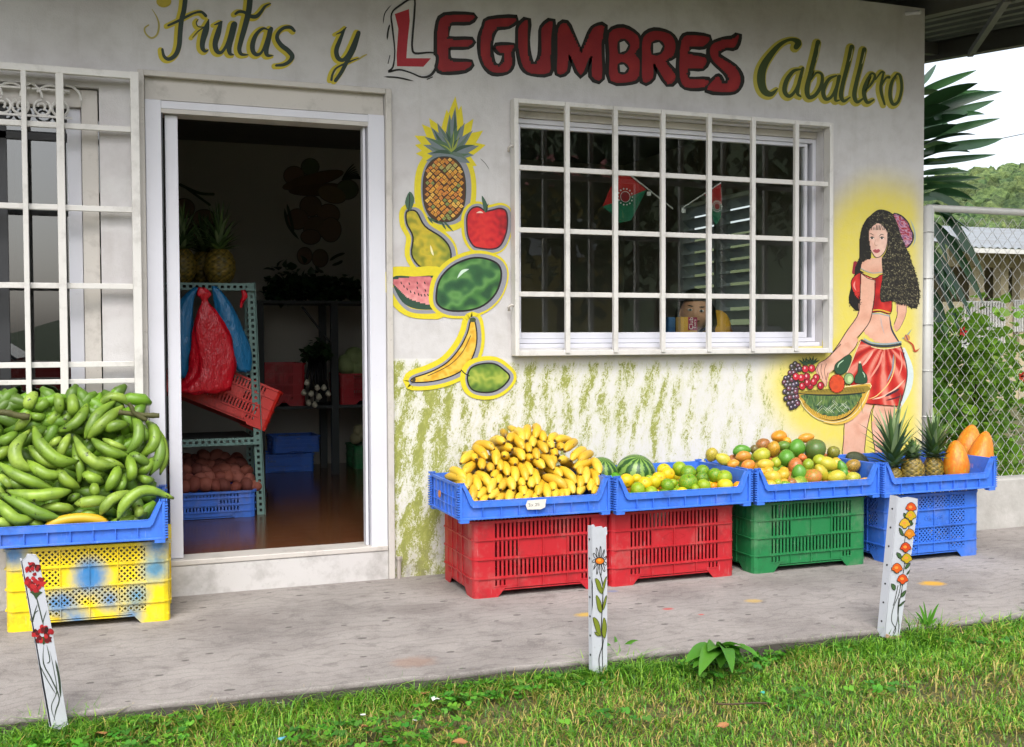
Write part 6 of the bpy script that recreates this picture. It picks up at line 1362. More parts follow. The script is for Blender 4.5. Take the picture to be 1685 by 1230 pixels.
for i, (u, v, s, m_) in enumerate(((718, 1152, .018, PAPR), (685, 1184, .012, PAPR), (598, 1178, .011, PAPR), (460, 1157, .012, PAPR), (463, 1216, .016, simple('blue_wrapper', '#5fa6b8', .4)), (1255, 1140, .008, simple('teal_scrap', '#3f9a8a', .4)))):
    scrap(u, v, s, m_, 'paper_scrap', ['crumpled white scrap near the pavement edge left of the middle post', 'small white scrap on the lawn below the largest white scrap', 'white scrap on the lawn left of centre', 'white scrap beside the pavement near the left', 'crumpled pale blue wrapper on the lawn', 'tiny teal scrap on the lawn at the right'][i], 'litter', i+30)
tw = [UZ(1178+i*14, 1158+1.2*math.sin(i), GZ+.028) for i in range(7)]; o = MB().tube([p-tw[0] for p in tw], .003, 5).build('twig', BARK); o.location = tw[0]; tag(o, 'thin twig lying on the lawn right of the middle post', 'twig')
# ------------------------------------------------------------------ painted posts
PW = paint_trim('post_white_paint', '#bcc0ca', dirt='#8b8a86', amt=.25, rough=.5)
OLDW = simple('post_bare_foot', '#b39a7c', .8, .2)
def post(label, yb, outline, side, depth_=.05):
    Q = [U(u, v, yb) for u, v in outline]; c = Q[-1]; t = thing('painted_post', label, 'post', (Q[-1].x, yb, GZ)); mb = MB(); mb.prism(Q, (0, .006, 0)); mb.build('front_board', PW, t, bevel=.0015, world=True)
    S = [U(u, v, yb) for u, v in side]; dx = Vector((-.004, depth_, 0)); mb = MB()
    mb.prism([S[0], S[1], S[1]+dx, S[0]+dx], (.0045, .0, 0)); mb.build('side_flange', PW, t, world=True); 
    a, b = Vector(S[0]), Vector(S[1]); hm = MB()
    for i in range(7): p = a.lerp(b, (i+.7)/7.5)+Vector((-.0035, depth_*.5, 0)); hm.tube([p, p+Vector((.003, 0, 0))], .004, 8)
    hm.build('bolt_holes', DARKM, t, world=True)['kind'] = 'stuff'; return t
def pp(yb): return Paint(proj=lambda u, v, L: U(u, v, yb)+Vector((0, -.0006-.00007*L, 0)))
pm1 = NT('post_paint'); pm1.pr(pm1.n('Attribute', attribute_name='Col').outputs['Color'], .5); PPM = pm1.m
# post 1: red carnations
yb = -1.50; F1 = (0, 600, 1.9524)
out = [(34, 924), (42, 918), (45, 913), (58, 914), (64, 921), (88, 1050), (112, 1192), (98, 1200), (82, 1196), (62, 1085)]
t1 = post('leaning white post painted with three red carnations, left', yb, out, [(33.5, 924), (82, 1196)], .05)
P = pp(yb); P.fr(*F1); rg = random.Random(2)
def curl(P, x, y, r, cols_):
    P.L += 1
    for i in range(26): a = rg.uniform(0, 6.28); q = r*math.sqrt(rg.random()); P.L += .05; P.disc(x+q*math.cos(a), y+q*math.sin(a)*.8, r*rg.uniform(.2, .38), r*rg.uniform(.12, .26), rg.choice(cols_), up=False, n=9, rot=rg.uniform(0, 3))
for (st, w_) in (([(115, 740), (128, 790), (140, 840)], 4), ([(105, 830), (112, 800), (124, 790)], 3), ([(150, 790), (140, 820), (138, 840)], 3), ([(140, 900), (140, 960), (165, 1010), (190, 1070), (180, 1110), (172, 1150)], 4), ([(150, 900), (160, 950), (150, 960)], 3), ([(178, 950), (190, 1010), (195, 1070)], 7), ([(125, 960), (150, 1010), (180, 1060)], 3), ([(160, 920), (175, 990), (182, 1050), (165, 1100), (180, 1150)], 2.5), ([(120, 770), (110, 800), (100, 830)], 3)): P.stroke(st, w_, '#2e3a2c', taper=True)
for (x, y) in ((115, 748), (140, 895)): P.fill([(x-20, y-18), (x-8, y-8), (x, y+6), (x+12, y-8), (x+22, y-16), (x+6, y-22)], '#2f4422', 1)
for (x, y, r) in ((105, 657, 24), (110, 703, 30), (140, 866, 32)): curl(P, x, y, r, ['#860c16', '#a01420', '#5c0810', '#ab2024', '#2a0a0c'])
P.build('painted_flower', t1, mat=PPM, world=True)
# post 2: daisy
yb = -1.57; F2 = (680, 680, 2.7333)
out = [(973, 866), (977, 864), (980, 868), (990, 867), (993, 870), (998, 868), (999, 878), (997, 882), (999, 950), (999, 1106), (987, 1109), (975, 1104), (973, 980)]
t2 = post('white post painted with a black outlined daisy, middle', yb, out, [(972.5, 866), (974.5, 1104)], .018)
P = pp(yb); P.fr(*F2)
for a in range(11):
    th = a*.571; x, y = 838, 665; P.stroke([(x+14*math.cos(th), y+12*math.sin(th)), (x+30*math.cos(th+.16), y+50*math.sin(th+.16)), (x+26*math.cos(th+.25)*1.25, y+66*math.sin(th+.25)), (x+26*math.cos(th+.4), y+48*math.sin(th+.4)), (x+14*math.cos(th+.5), y+12*math.sin(th+.5))], 3, BK)
P.disc(838, 665, 22, 17, BK); P.disc(838, 665, 18, 13, '#cf6f14'); P.disc(836, 662, 8, 6, '#e09a30')
P.stroke([(838, 715), (852, 780), (850, 860), (845, 960), (850, 1040), (835, 1100), (838, 1165)], 4, BK); P.stroke([(860, 1000), (850, 1060), (852, 1160)], 3, BK)
for (pts) in ([(818, 745), (838, 760), (850, 810), (832, 795)], [(868, 735), (860, 775), (850, 808), (853, 770)], [(822, 820), (842, 850), (846, 895), (830, 880)], [(868, 820), (864, 855), (852, 885), (856, 850)], [(808, 920), (832, 940), (842, 1000), (825, 985)], [(856, 920), (868, 960), (860, 1010), (848, 985)], [(815, 985), (828, 990), (835, 1000), (825, 1000)]):
    P.stroke(pts, 4, BK, closed=True, sm=4); P.fill(pts, '#6f7a22', 4)
P.build('painted_flower', t2, mat=PPM, world=True)
# post 3: orange flowers on a channel
yb = -1.60; F3 = (1380, 660, 2.928)
out = [(1475, 817), (1483, 819), (1495, 818.5), (1509, 820), (1509.5, 840), (1497, 930), (1480, 1046), (1468, 1050), (1455, 1050), (1464, 960)]
t3 = post('white channel post painted with orange and yellow flowers, right', yb, [(1477, 817), (1484, 820), (1495, 818.5), (1510, 821), (1509.5, 840), (1497, 930), (1480, 1046), (1468, 1050), (1455, 1049), (1466, 940)], [(1476.5, 817), (1454.5, 1049)], .036)
P = pp(yb); P.fr(*F3)
for st in ([(345, 520), (340, 600), (320, 660), (318, 700)], [(300, 870), (290, 930), (262, 1000), (255, 1060), (275, 1100), (262, 1130)], [(285, 890), (270, 960), (262, 985)], [(310, 870), (300, 930), (290, 980), (282, 1060), (262, 1120)], [(318, 780), (310, 830), (305, 860)], [(290, 950), (284, 1010), (290, 1080), (285, 1125)]): P.stroke(st, 3.5, '#22281e')
for pts in ([(312, 540), (326, 548), (322, 570), (314, 560)], [(345, 575), (358, 590), (350, 600), (338, 595)], [(290, 610), (306, 625), (312, 650), (296, 640)], [(277, 730), (296, 738), (306, 762), (286, 755)], [(345, 780), (335, 800), (318, 810), (325, 790)], [(342, 812), (335, 832), (325, 835)], [(252, 880), (272, 890), (270, 912), (256, 905)], [(322, 912), (316, 935), (298, 945), (304, 925)], [(320, 962), (305, 970), (285, 990), (300, 985)], [(335, 590), (350, 575), (345, 600)]): P.fill(pts, '#3c5a34', 2); P.stroke(pts, 2.5, BK, closed=True, sm=2)
for (x, y, c) in ((347, 513, '#c44a1c'), (345, 552, '#b89a1a'), (316, 590, '#c7a02a'), (340, 640, '#c47a1c'), (320, 705, '#bd3f18'), (325, 758, '#b3961c'), (278, 805, '#c9571a'), (305, 858, '#c4481a')):
    pts = [(x+(24+4*math.sin(a*5))*math.cos(a), y+(20+4*math.cos(a*4))*math.sin(a)) for a in [i*.449 for i in range(14)]]; P.stroke(pts, 5, '#1c140f', closed=True, sm=2); P.fill(pts, c, 2); P.disc(x-3, y-2, 9, 7, '#d98a3a')
P.fill([(225, 1120), (250, 1132), (300, 1128), (296, 1142), (262, 1146), (222, 1140)], '#b5937a', 1)
P.build('painted_flower', t3, mat=PPM, world=True)
# ------------------------------------------------------------------ across the road (seen in the glass)
TM = crown_mat('street_trees', '#27401e', '#4f6f34')
def street_tree(x, y, h, r, seed, label):
    t = thing('street_tree', label, 'tree', (x, y, -.12), group='trees across the road'); rg = random.Random(seed); MB().tube([(0, 0, 0), (.2, 0, h*.35), (0, .2, h*.7)], [.22, .17, .08], 8).build('trunk', BARK, t, smooth=True); mb = MB(); V_ = [tuple(v.co) for v in LM[0].vertices]
    for i in range(1500):
        c = Vector((rg.gauss(0, 1), rg.gauss(0, 1), rg.gauss(0, 1))).normalized(); cl = Vector((math.sin(i % 9*2.4)*r*.55, math.cos(i % 9*2.4)*r*.55, h*.62+((i % 9)-4)*h*.07)); p = cl+c*r*.55*rg.random()**.4; s = rg.uniform(.25, .5); a = Matrix.Rotation(rg.uniform(0, 6), 3, 'Z') @ Matrix.Rotation(rg.uniform(0, 3), 3, 'X'); g = rg.uniform(.6, 1.3)
        mb.add([p+a @ Vector(q)*s for q in ((0, 0, 0), (.4, .5, .1), (0, 1, 0), (-.4, .5, .1))], [(0, 1, 2, 3)], (g, g, g))
    mb.build('crown', TM, t)
for i, (x, y, h, r) in enumerate(((7, -19, 7, 2.6), (11, -17, 9, 3.2), (15, -20, 10, 3.5), (20, -18, 9, 3.2), (26, -22, 11, 4), (31, -20, 10, 4), (3.2, -21, 4.6, 1.8), (-6, -24, 6, 2.5))):
    street_tree(x, y, h, r, i, ['slim leafy tree across the road', 'tall leafy tree across the road', 'tallest tree across the road', 'rounded tree across the road', 'broad tree across the road at the far end', 'last tree of the far row across the road', 'small tree across the road opposite the door', 'lone tree across the road to the left'][i])
mb = MB(); vs = []; fs = []; N = 24
for i in range(N+1):
    for j in range(9): x = -30+i*5; y = -26-j*6; vs.append((x, y, -.2+sstep(0, 1, j/8)*20*sstep(-5, 22, x)+1.0*sstep(0, .2, j/8)))
for i in range(N):
    for j in range(8): a = i*9+j; fs.append((a, a+1, a+10, a+9))
tag(mb.add(vs, fs).build('hillside', simple('hillside_green', '#2f4020', .95, .4, .3, .3), smooth=True), 'wooded slope across the road', kind='structure')
# parked cars across the road
TYRE = simple('tyre', '#141414', .8); CGL = simple('car_glass', '#11161a', .08)
def car(label, col, loc, rz_):
    t = thing('parked_car', label, 'car', loc, rz_); pm_ = simple('car_paint', col, .3, .05, 3, 0, coat=.6)
    prof = [(-2.1, .35), (-2.12, .62), (-2.0, .85), (-1.3, .95), (-.75, 1.38), (.65, 1.42), (1.35, 1.0), (2.05, .92), (2.12, .6), (2.08, .35)]
    wa = [(1.75+.36*math.cos(a), .34+.36*math.sin(a)) for a in [math.pi*i/8 for i in range(1, 8)]]; 
    body = prof+[(1.66, .35)]+[(1.3+.36*math.cos(a), .33+.36*math.sin(a)) for a in [math.pi*i/8 for i in range(0, 9)]]+[(.94, .3), (-.94, .3)]+[(-1.3+.36*math.cos(a), .33+.36*math.sin(a)) for a in [math.pi*i/8 for i in range(0, 9)]]+[(-1.66, .35)]
    MB().prism([(x, -.82, z) for x, z in body], (0, 1.64, 0)).build('body', pm_, t, bevel=.05)
    for s in (-.83, .83):
        d = (0, .012 if s > 0 else -.012, 0)
        MB().prism([(-1.15, s, .98), (-.7, s, 1.32), (-.08, s, 1.34), (-.08, s, .98)], d).build('side_window', CGL, t); MB().prism([(0, s, .98), (0, s, 1.34), (.6, s, 1.34), (1.1, s, .98)], d).build('side_window', CGL, t)
    MB().prism([(1.33, -.7, 1.03), (1.33, .7, 1.03), (.7, .6, 1.42), (.7, -.6, 1.42)], (.02, 0, .02)).build('windscreen', CGL, t); MB().prism([(-1.28, -.7, .98), (-1.28, .7, .98), (-.8, .6, 1.38), (-.8, -.6, 1.38)], (-.02, 0, .02)).build('rear_window', CGL, t)
    for x in (-1.3, 1.3):
        for s in (-.74, .74): MB().tube([(x, s-.1, .32), (x, s+.1, .32)], .32, 18).build('wheel', TYRE, t)
    for s in (-.6, .6): MB().box(2.06, 2.13, s-.15, s+.15, .62, .76).build('headlight', ALU, t, bevel=.01)
car('silver grey parked car across the road', '#b9bcc0', (11.0, -10.6, -.12), 0); car('red parked car across the road', '#a01414', (-.6, -8.0, -.12), R(4)); car('white parked car across the road', '#d6d6d6', (5.6, -11.5, -.12), R(180))
hb_ = thing('yellow_house', 'yellow house with a red roof up the slope across the road', 'house', (15, -30, 3)); HY = simple('yellow_house_wall', '#a8944a', .8); HR = simple('red_roof', '#7a2a24', .7)
MB().box(-3, 3, -2, 2, -2, 3).build('wall', HY, hb_); MB().prism([(-3.4, 2.4, 3), (-3.4, -2.4, 3), (-3.4, 0, 4.4)], (6.8, 0, 0)).build('roof', HR, hb_)
for x in (-1.6, 0, 1.6): MB().box(x-.4, x+.4, 2.0, 2.05, .8, 2).build('window', ALU, hb_)
# ------------------------------------------------------------------ inside the shop
MINT = simple('mint_rack_paint', '#6f8f88', .5, .15, 12, 0); STEEL = simple('dark_rack_steel', '#2a3030', .6, .2)
def perforated(a, b, w_, side, mat, parent, name='perforated_angle', t_=.003):
    a = Vector(a); b = Vector(b); d = b-a; L = d.length; d.normalize(); s = Vector(side).normalized(); mb = MB(); n = int(L/.032)
    nrm = d.cross(s).normalized()*t_
    def quad(p, q, o0, o1): mb.prism([p+s*o0, p+s*o1, q+s*o1, q+s*o0], nrm)
    quad(a, b, 0, w_*.32); quad(a, b, w_*.68, w_)
    for i in range(n): p = a+d*(L*i/n); quad(p, p+d*(L/n*.5), w_*.3201, w_*.6799)
    c = nrm.normalized()*-w_*.8; mb.prism([a, b, b-c*.9, a-c*.9], s*t_); return mb.build(name, mat, parent)
ry = 1.14; A0, A1 = U(436, 848, ry), U(419, 466, ry); A0.z = FZ
rk = thing('metal_rack', 'mint green perforated angle rack just inside the door', 'rack', (A0.x-.8, ry, FZ)); O = Vector(rk.location)
perforated(A0-O, A1-O, .042, (-1, 0, 0), MINT, rk, 'upright'); zr = U(350, 466, ry).z; zm = U(350, 722, ry).z
XL = A0.x-1.25
perforated(Vector((XL, ry-.004, zr-.04))-O, Vector((A1.x, ry-.004, zr-.04))-O, .04, (0, 0, 1), MINT, rk, 'front_rail'); perforated(Vector((XL, ry-.004, zm-.038))-O, Vector((A1.x+.015, ry-.004, zm-.038))-O, .038, (0, 0, 1), MINT, rk, 'front_rail')
for x, y in ((A0.x, ry+.45), (XL, ry), (XL, ry+.45)): perforated(Vector((x, y, FZ))-O, Vector((x, y, zr+.01))-O, .04, (-1, 0, 0), MINT, rk, 'upright')
for z in (zr, zm): MB().box(XL, A1.x-.01, ry+.003, ry+.46, z-.012, z-.002).build('shelf', STEEL, rk, world=True)
def bag(name, label, cat_, mat, prof, y, seed, flat=.4):
    c0 = U(prof[0][0], prof[0][1], y); t = c0; vs = []; fs = []; n = 28; m = len(prof); P_ = cat([tuple(map(float, p)) for p in prof], 5); rg = random.Random(seed)
    for i, (u, v, w_) in enumerate(P_):
        c = U(u, v, y)-t; r = w_*depth(U(u, v, y))/FPX
        for j in range(n):
            a = 6.283*j/n; k_ = 1+.32*mnoise.noise(Vector((math.cos(a)*1.8, math.sin(a)*1.8, i*.09+seed)))+.22*abs(mnoise.noise(Vector((j*.9, i*.12, seed))))
            vs.append((c.x+r*math.cos(a)*k_, c.y+r*flat*math.sin(a)*k_, c.z+.012*mnoise.noise(Vector((j*.7, i*.3, seed)))))
    m = len(P_)
    for i in range(m-1):
        for j in range(n): fs.append((i*n+j, (i+1)*n+j, (i+1)*n+(j+1) % n, i*n+(j+1) % n))
    fs.append(tuple(range(n))); fs.append(tuple(range(m*n-1, (m-1)*n-1, -1)))
    o = MB().add(vs, fs).build(name, mat, smooth=True); o.location = t; tag(o, label, cat_); return o
def bagmat(name, c): k = NT(name); co = k.coord(); return k.pr(k.mix(k.noise(6, 4, .6, co), lin(c), tuple(min(1, x*1.4) for x in lin(c)[:3])+(1,)), .3, k.bump(k.noise(1, 4, .65, k.coord('Object', (22, 10, 9))), .8, .02), Transmission_Weight=.0)
BB = bagmat('blue_plastic_bag', '#1f6a9a'); BR = bagmat('red_plastic_bag', '#c00f22')
bag('plastic_bag', 'crumpled blue plastic bag hanging left on the rack behind the red one', 'bag', BB, [(322, 474, 4), (306, 500, 12), (300, 540, 17), (300, 580, 19), (302, 610, 16), (304, 622, 12)], ry-.05, 1, .5)
bag('plastic_bag', 'crumpled blue plastic bag hanging right on the rack behind the red one', 'bag', BB, [(352, 472, 4), (368, 505, 14), (380, 545, 20), (392, 580, 20), (400, 605, 14), (402, 612, 7)], ry-.05, 4, .5)
bag('plastic_bag', 'bright red plastic bag tied to the rack rail', 'bag', BR, [(332, 474, 5), (336, 484, 11), (337, 496, 5), (340, 515, 16), (344, 545, 26), (350, 580, 31), (352, 610, 33), (340, 634, 42), (334, 644, 42), (334, 648, 20)], ry-.12, 7 , .3)
bag('plastic_bag', 'small red ribbon of plastic tied near the rack corner', 'bag', BR, [(400, 478, 3), (403, 488, 4), (398, 498, 2.5), (397, 506, 2)], ry-.04, 9, .6)
REDO = plastic('orange_red_plastic', '#d4281c')
tc = crate('crate', 'orange red crate lying tilted on the rack behind the bags', REDO, 'slot', (0, 0, 0), 0, W=.60, D=.36, H=.235, notch=.02)
q = U(262, 640, ry+.02); tc.location = q; tc.rotation_euler = (R(-6), R(24), R(-4))
bc_ = crate('crate', 'low blue crate of red potatoes on the shop floor under the rack', BLUE, 'slot', (A0.x-.66, ry-.06, FZ+.001), R(-1), W=.60, D=.4, H=.145, notch=.012)
PT = simple('potato_skin', '#8a4a38', .75, .2, 14, .3, 60, src='obj'); potm = ball(n=14, m=10, f=lambda x, y, z: ((x*(1+.1*z), y*(1-.08*x), z*(1+.05*y)), (1, 1, 1))).build('potato', PT, smooth=True, obj=False)
rg = random.Random(21); its = []; lst = []
for row, v in enumerate((800, 787, 775, 764, 754)):
    for i in range(9):
        u = 288+i*16.5+(row % 2)*8
        if u > 424-row*6: continue
        p = U(u+rg.uniform(-3, 3), v+rg.uniform(-3, 3), ry+.02+.075*row); k_ = depth(p)/FPX; its.append((u, v, rg.choice(['red', 'brownish red']))); lst.append((p, k_*rg.uniform(10.5, 13.5)))
for (p, r), lab in zip(lst, row_labels(its, 4, 'potato', 'low floor crate')): put(potm, 'potato', p, (r*1.15, r, r*.85), (rg.uniform(0, 3), rg.uniform(-.6, .6), rg.uniform(0, 3)), rg.choice(['#7c3f32', '#8f5040', '#6f3a30', '#96584a']), lab, 'potato', 'red potatoes in the low crate')
# pineapples on top of the rack
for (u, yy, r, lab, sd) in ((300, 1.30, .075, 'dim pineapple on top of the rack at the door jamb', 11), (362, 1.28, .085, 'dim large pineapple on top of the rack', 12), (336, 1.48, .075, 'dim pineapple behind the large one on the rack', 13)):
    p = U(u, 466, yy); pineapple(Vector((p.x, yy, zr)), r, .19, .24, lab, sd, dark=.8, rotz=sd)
# back shelf unit
tb = thing('back_shelf', 'dark steel shelf unit along the back wall', 'shelf', (U(552, 760, 2.75).x, 2.75, FZ)); ty = 2.75
zt_ = U(520, 495, ty).z; zl = U(520, 668, ty).z; X0_, X1_ = U(425, 495, ty).x, U(552, 495, ty).x+1.1
for z, n_ in ((zt_, 'shelf'), (zl, 'shelf')): MB().box(X0_, X1_, ty, ty+.5, z-.02, z).build(n_, STEEL, tb, world=True)
for u in (430, 552): x = U(u, 700, ty).x; MB().box(x-.025, x+.025, ty-.004, ty+.04, FZ, zt_-.021).build('leg', STEEL, tb, world=True); MB().box(x-.025, x+.025, ty+.42, ty+.46, FZ, zt_-.021).build('leg', STEEL, tb, world=True)
MB().box(X1_-.05, X1_, ty-.003, ty+.04, FZ, zt_-.021).build('leg', STEEL, tb, world=True); MB().bar(U(497, 505, ty-.01), U(546, 568, ty-.01), .03, .01).build('brace', STEEL, tb, world=True)
crate('crate', 'dark red crate standing on the lower back shelf, left', RED, 'slot', (U(432, 660, ty).x, ty+.02, zl+.001), 0, W=.3, D=.4, H=.3); crate('crate', 'dark red crate of cabbages on the lower back shelf, right', RED, 'slot', (U(562, 660, ty).x, ty+.02, zl+.001), 0, W=.5, D=.4, H=.22)
CAB_ = simple('cabbage_leaf', '#8fa06a', .6, .3, 9, .5, 12)
for i, (u, v) in enumerate(((570, 600), (590, 604), (583, 588), (606, 598))): p = U(u, v, ty+.12); put(ball(n=16, m=10, f=lambda x, y, z: ((x*(1+.06*math.sin(9*z)), y, z), (1, 1, 1))).build('cabbage', CAB_, smooth=True, obj=False), 'cabbage', p, .075, (0, 0, i), '#ffffff', ['leftmost cabbage in the red crate on the back shelf', 'right front cabbage in the crate on the back shelf', 'upper cabbage in the crate on the back shelf', 'cabbage at the door jamb side of the crate'][i], 'cabbage')
ON = simple('onion_bulb', '#c9c4ae', .4, .1); OT = leafmat('onion_tops', '#1f3a1c', '#2f5028')
t = thing('onion_bunch', 'bunch of spring onions with white bulbs hanging from the back shelf', 'onions', U(522, 640, ty-.12)); o_ = Vector(t.location)
for i, (u, v) in enumerate(((505, 632), (522, 640), (512, 650), (525, 655), (540, 650), (508, 665), (518, 668), (500, 648), (533, 640))):
    p = U(u, v, ty-.15)-o_; MB().tube([p+Vector((0, 0, .03)), p+Vector((0, 0, .012)), p, p-Vector((0, 0, .014))], [.006, .018, .021, .006], 8).build('onion_bulb', ON, t, smooth=True); mb = MB(); e = U(522+(u-522)*.5, 585, ty-.1)-o_; mb.tube([p+Vector((0, 0, .02)), p.lerp(e, .5), e], [.006, .006, .01], 5); mb.build('onion_leaf', OT, t, smooth=True)
def heap(name, label, mat, cl, n, s, seed):
    rg = random.Random(seed); mb = MB(); V_ = [tuple(v.co) for v in LM[0].vertices]; F_ = [tuple(f.vertices) for f in LM[0].polygons]
    for i in range(n):
        c = rg.choice(cl); p = Vector(c[0])+Vector((rg.uniform(-1, 1)*c[1], rg.uniform(-1, 1)*.12, abs(rg.gauss(0, .5))*c[2])); m = Matrix.Translation(p) @ Matrix.Rotation(rg.uniform(0, 6), 4, 'Z') @ Matrix.Rotation(rg.uniform(-1, 2), 4, 'X') @ Matrix.Scale(s*rg.uniform(.6, 1.2), 4); mb.add([m @ Vector(v) for v in V_], F_, (1, 1, 1))
    return tag(mb.build(name, mat, smooth=True), label, 'greens', kind='stuff')
heap('leafy_greens', 'dark heap of leafy greens on top of the back shelf', OT, [(U(500, 492, ty+.2), .25, .16), (U(545, 490, ty+.2), .2, .1)], 700, .07, 1); heap('leafy_greens', 'dark bunch of greens above the spring onions', OT, [(U(520, 590, ty-.02), .08, .08)], 200, .05, 2)
for (u, v, w_, lab, m_) in ((405, 768, .42, 'low blue crate on the floor at the back wall', BLUE), (575, 768, .4, 'green crate on the floor under the back shelf', GREEN)):
    p = UZ(u, v, FZ); crate('crate', lab, m_, 'slot', (p.x, min(p.y, 3.0), FZ+.001), 0, W=w_, D=.32, H=.13 if m_ is BLUE else .17, notch=.01)
p = UZ(412, 752, FZ); crate('crate', 'second low blue crate behind the other at the back wall', BLUE, 'slot', (p.x+.02, 3.10, FZ+.13), 0, W=.34, D=.3, H=.12, notch=.01)
rg = random.Random(5)
for i, (u, v) in enumerate(((585, 722), (596, 718), (604, 724), (590, 708), (602, 706))): p = U(u, v, 3.1); put(potm, 'root_vegetable', p, .045, (i, .4, i), '#8f8a68', ['left pale root in the green crate', 'second pale root in the green crate', 'right pale root in the green crate', 'upper left pale root over the green crate', 'upper right pale root over the green crate'][i], 'vegetable')
# faded fruit painting on the back wall
P = Paint(proj=lambda u, v, L: U(u, v, RY1-.002-.0008*L)); P.fr(0, 0, 2.563); IC = ['#7d6450', '#7a6848', '#75604a', '#5c6648']
P.L = 1
def blob(x, y, rx, ry, c, rot=0): P.disc(x, y, rx+4, ry+4, '#4a4236', rot=rot); P.disc(x, y, rx, ry, c, rot=rot); P.L -= 1.5
for a in ((1240, 742, 42, 38, IC[0], 0), (1308, 705, 36, 34, IC[3], 0), (1320, 760, 130, 26, '#6a5030', -.25), (1340, 800, 120, 24, '#5d4428', -.05), (1465, 800, 44, 40, IC[3], 0), (1400, 820, 60, 34, IC[1], .3), (1310, 870, 44, 42, IC[2], 0), (1385, 905, 46, 42, IC[0], 0), (1255, 925, 44, 42, IC[0], 0), (1330, 960, 50, 44, IC[2], 0), (1395, 970, 42, 50, IC[0], 0), (1285, 1080, 30, 34, IC[0], 0), (1350, 1090, 32, 36, IC[2], 0), (1310, 1000, 40, 30, IC[0], 0)): blob(*a)
for i in range(9): P.stroke([(1440, 760), (1470+i*6, 715+i*5), (1495+i*5, 690+i*12)], 5, '#2c3422', taper=True)
for a in ([(1210, 860), (1225, 920), (1240, 980)], [(1200, 880), (1215, 950), (1260, 1010)], [(1390, 1100), (1420, 1080), (1455, 1068)], [(1400, 1120), (1430, 1110), (1445, 1100)], [(1330, 1120), (1345, 1140), (1365, 1150)]): P.stroke(a, 12, '#38422c', taper=True)
P.build('wall_painting', label='faded painting of fruit and vegetables on the back wall'); P = Paint(proj=P.proj); P.fr(0, 0, 2.563)
for (x, y, rx, ry) in ((775, 880, 44, 40), (860, 930, 50, 44), (810, 980, 40, 36)): blob(x, y, rx, ry, IC[0])
P.stroke([(760, 780), (840, 815), (900, 820)], 12, '#3c4a2c'); P.stroke([(780, 790), (850, 840), (885, 865)], 10, '#3c4a2c')
P.build('wall_painting', label='faded painting of beans and fruit behind the pineapples')
# louvred window in the side wall
lv = thing('louvred_window', None, None); lv.parent = shop; LW = simple('louvre_white', '#b9c0c2', .4)
for y0, y1 in ((1.47, 1.96), (2.0, 2.48)):
    for i in range(10):
        z = 1.24+i*.088; MB().prism([(5.66, y0, z+.055), (5.73, y0, z+.0), (5.73, y0, z+.006), (5.66, y0, z+.061)], (0, y1-y0, 0)).build('slat', LW, lv)
for y in (1.45, 1.96, 2.48): MB().box(5.64, 5.76, y, y+.03, 1.2, 2.12).build('jamb', LW, lv)
# woman behind the window
wy = .37; SKM = simple('skin', '#d09a78', .5, .08, 20, .05); HRM = simple('dark_hair', '#120d0a', .45, .3, 60, .6, 90); YEL_T = simple('yellow_top', '#d09a10', .8, .1, 30, .2)
hc = U(1143, 516, wy); kp = depth(hc)/FPX
wm = thing('person', 'dark haired woman in a yellow top peeking through the shop window behind a small box', 'person', (hc.x+.12, wy+.1, FZ)); WO = Vector(wm.location)
sk = [('pelvis', (.16, .25, .50-.0), .14), ('waist', (.15, .2, .66), .115), ('chest', (.14, .15, .92), .13), ('neck0', (.07, .08, 1.05), .06), ('neck', (.03, .03, 1.11), .05),
      ('shl', (-.05, .13, 1.0), .06), ('ell', (-.16, -.05, .76), .045), ('hl', (-.06, -.11, .86), .03), ('shr', (.17, .06, 1.125), .066), ('elr', (.32, -.02, .72), .045), ('hr', (.12, -.10, .82), .03), ('kneel', (-.02, -.10, .46), .075), ('footl', (-.02, -.05, .08), .045), ('kneer', (.28, -.08, .46), .075), ('footr', (.28, -.03, .08), .045)]
ix = {n_: i for i, (n_, p_, r_) in enumerate(sk)}; ed = [('pelvis', 'waist'), ('waist', 'chest'), ('chest', 'neck0'), ('neck0', 'neck'), ('chest', 'shl'), ('shl', 'ell'), ('ell', 'hl'), ('chest', 'shr'), ('shr', 'elr'), ('elr', 'hr'), ('pelvis', 'kneel'), ('kneel', 'footl'), ('pelvis', 'kneer'), ('kneer', 'footr')]
def skinned(name, pts, edges, mat, parent):
    me = bpy.data.meshes.new(name); me.from_pydata([hc+Vector((p[0], p[1], p[2]-1.20)) - WO for _, p, _ in pts], [(ix_[a], ix_[b]) for a, b in edges for ix_ in [{n_: i for i, (n_, _, _) in enumerate(pts)}]], []); me.materials.append(mat)
    o = bpy.data.objects.new(name, me); link(o, parent); m_ = o.modifiers.new('skin', 'SKIN')
    for v, (_, _, r_) in zip(me.skin_vertices[0].data, pts): v.radius = (r_, r_*.9)
    me.skin_vertices[0].data[0].use_root = True; s_ = o.modifiers.new('sub', 'SUBSURF'); s_.levels = 2; s_.render_levels = 2; return o
skinned('body', sk, ed, SKM, wm)
tp = [(n_, p_, r_*1.12+.006) for n_, p_, r_ in sk if n_ in ('pelvis', 'waist', 'chest', 'shl', 'shr')]; tp[3] = ('shl', (-.045, .13, 1.005), .072); tp[4] = ('shr', (.165, .055, 1.125), .092)
tp += [('slr', (.235, .015, 1.02), .085), ('sll', (-.10, .05, .92), .065)]
skinned('yellow_top', tp, [('shr', 'slr'), ('shl', 'sll'), ('pelvis', 'waist'), ('waist', 'chest'), ('chest', 'shl'), ('chest', 'shr')], YEL_T, wm)
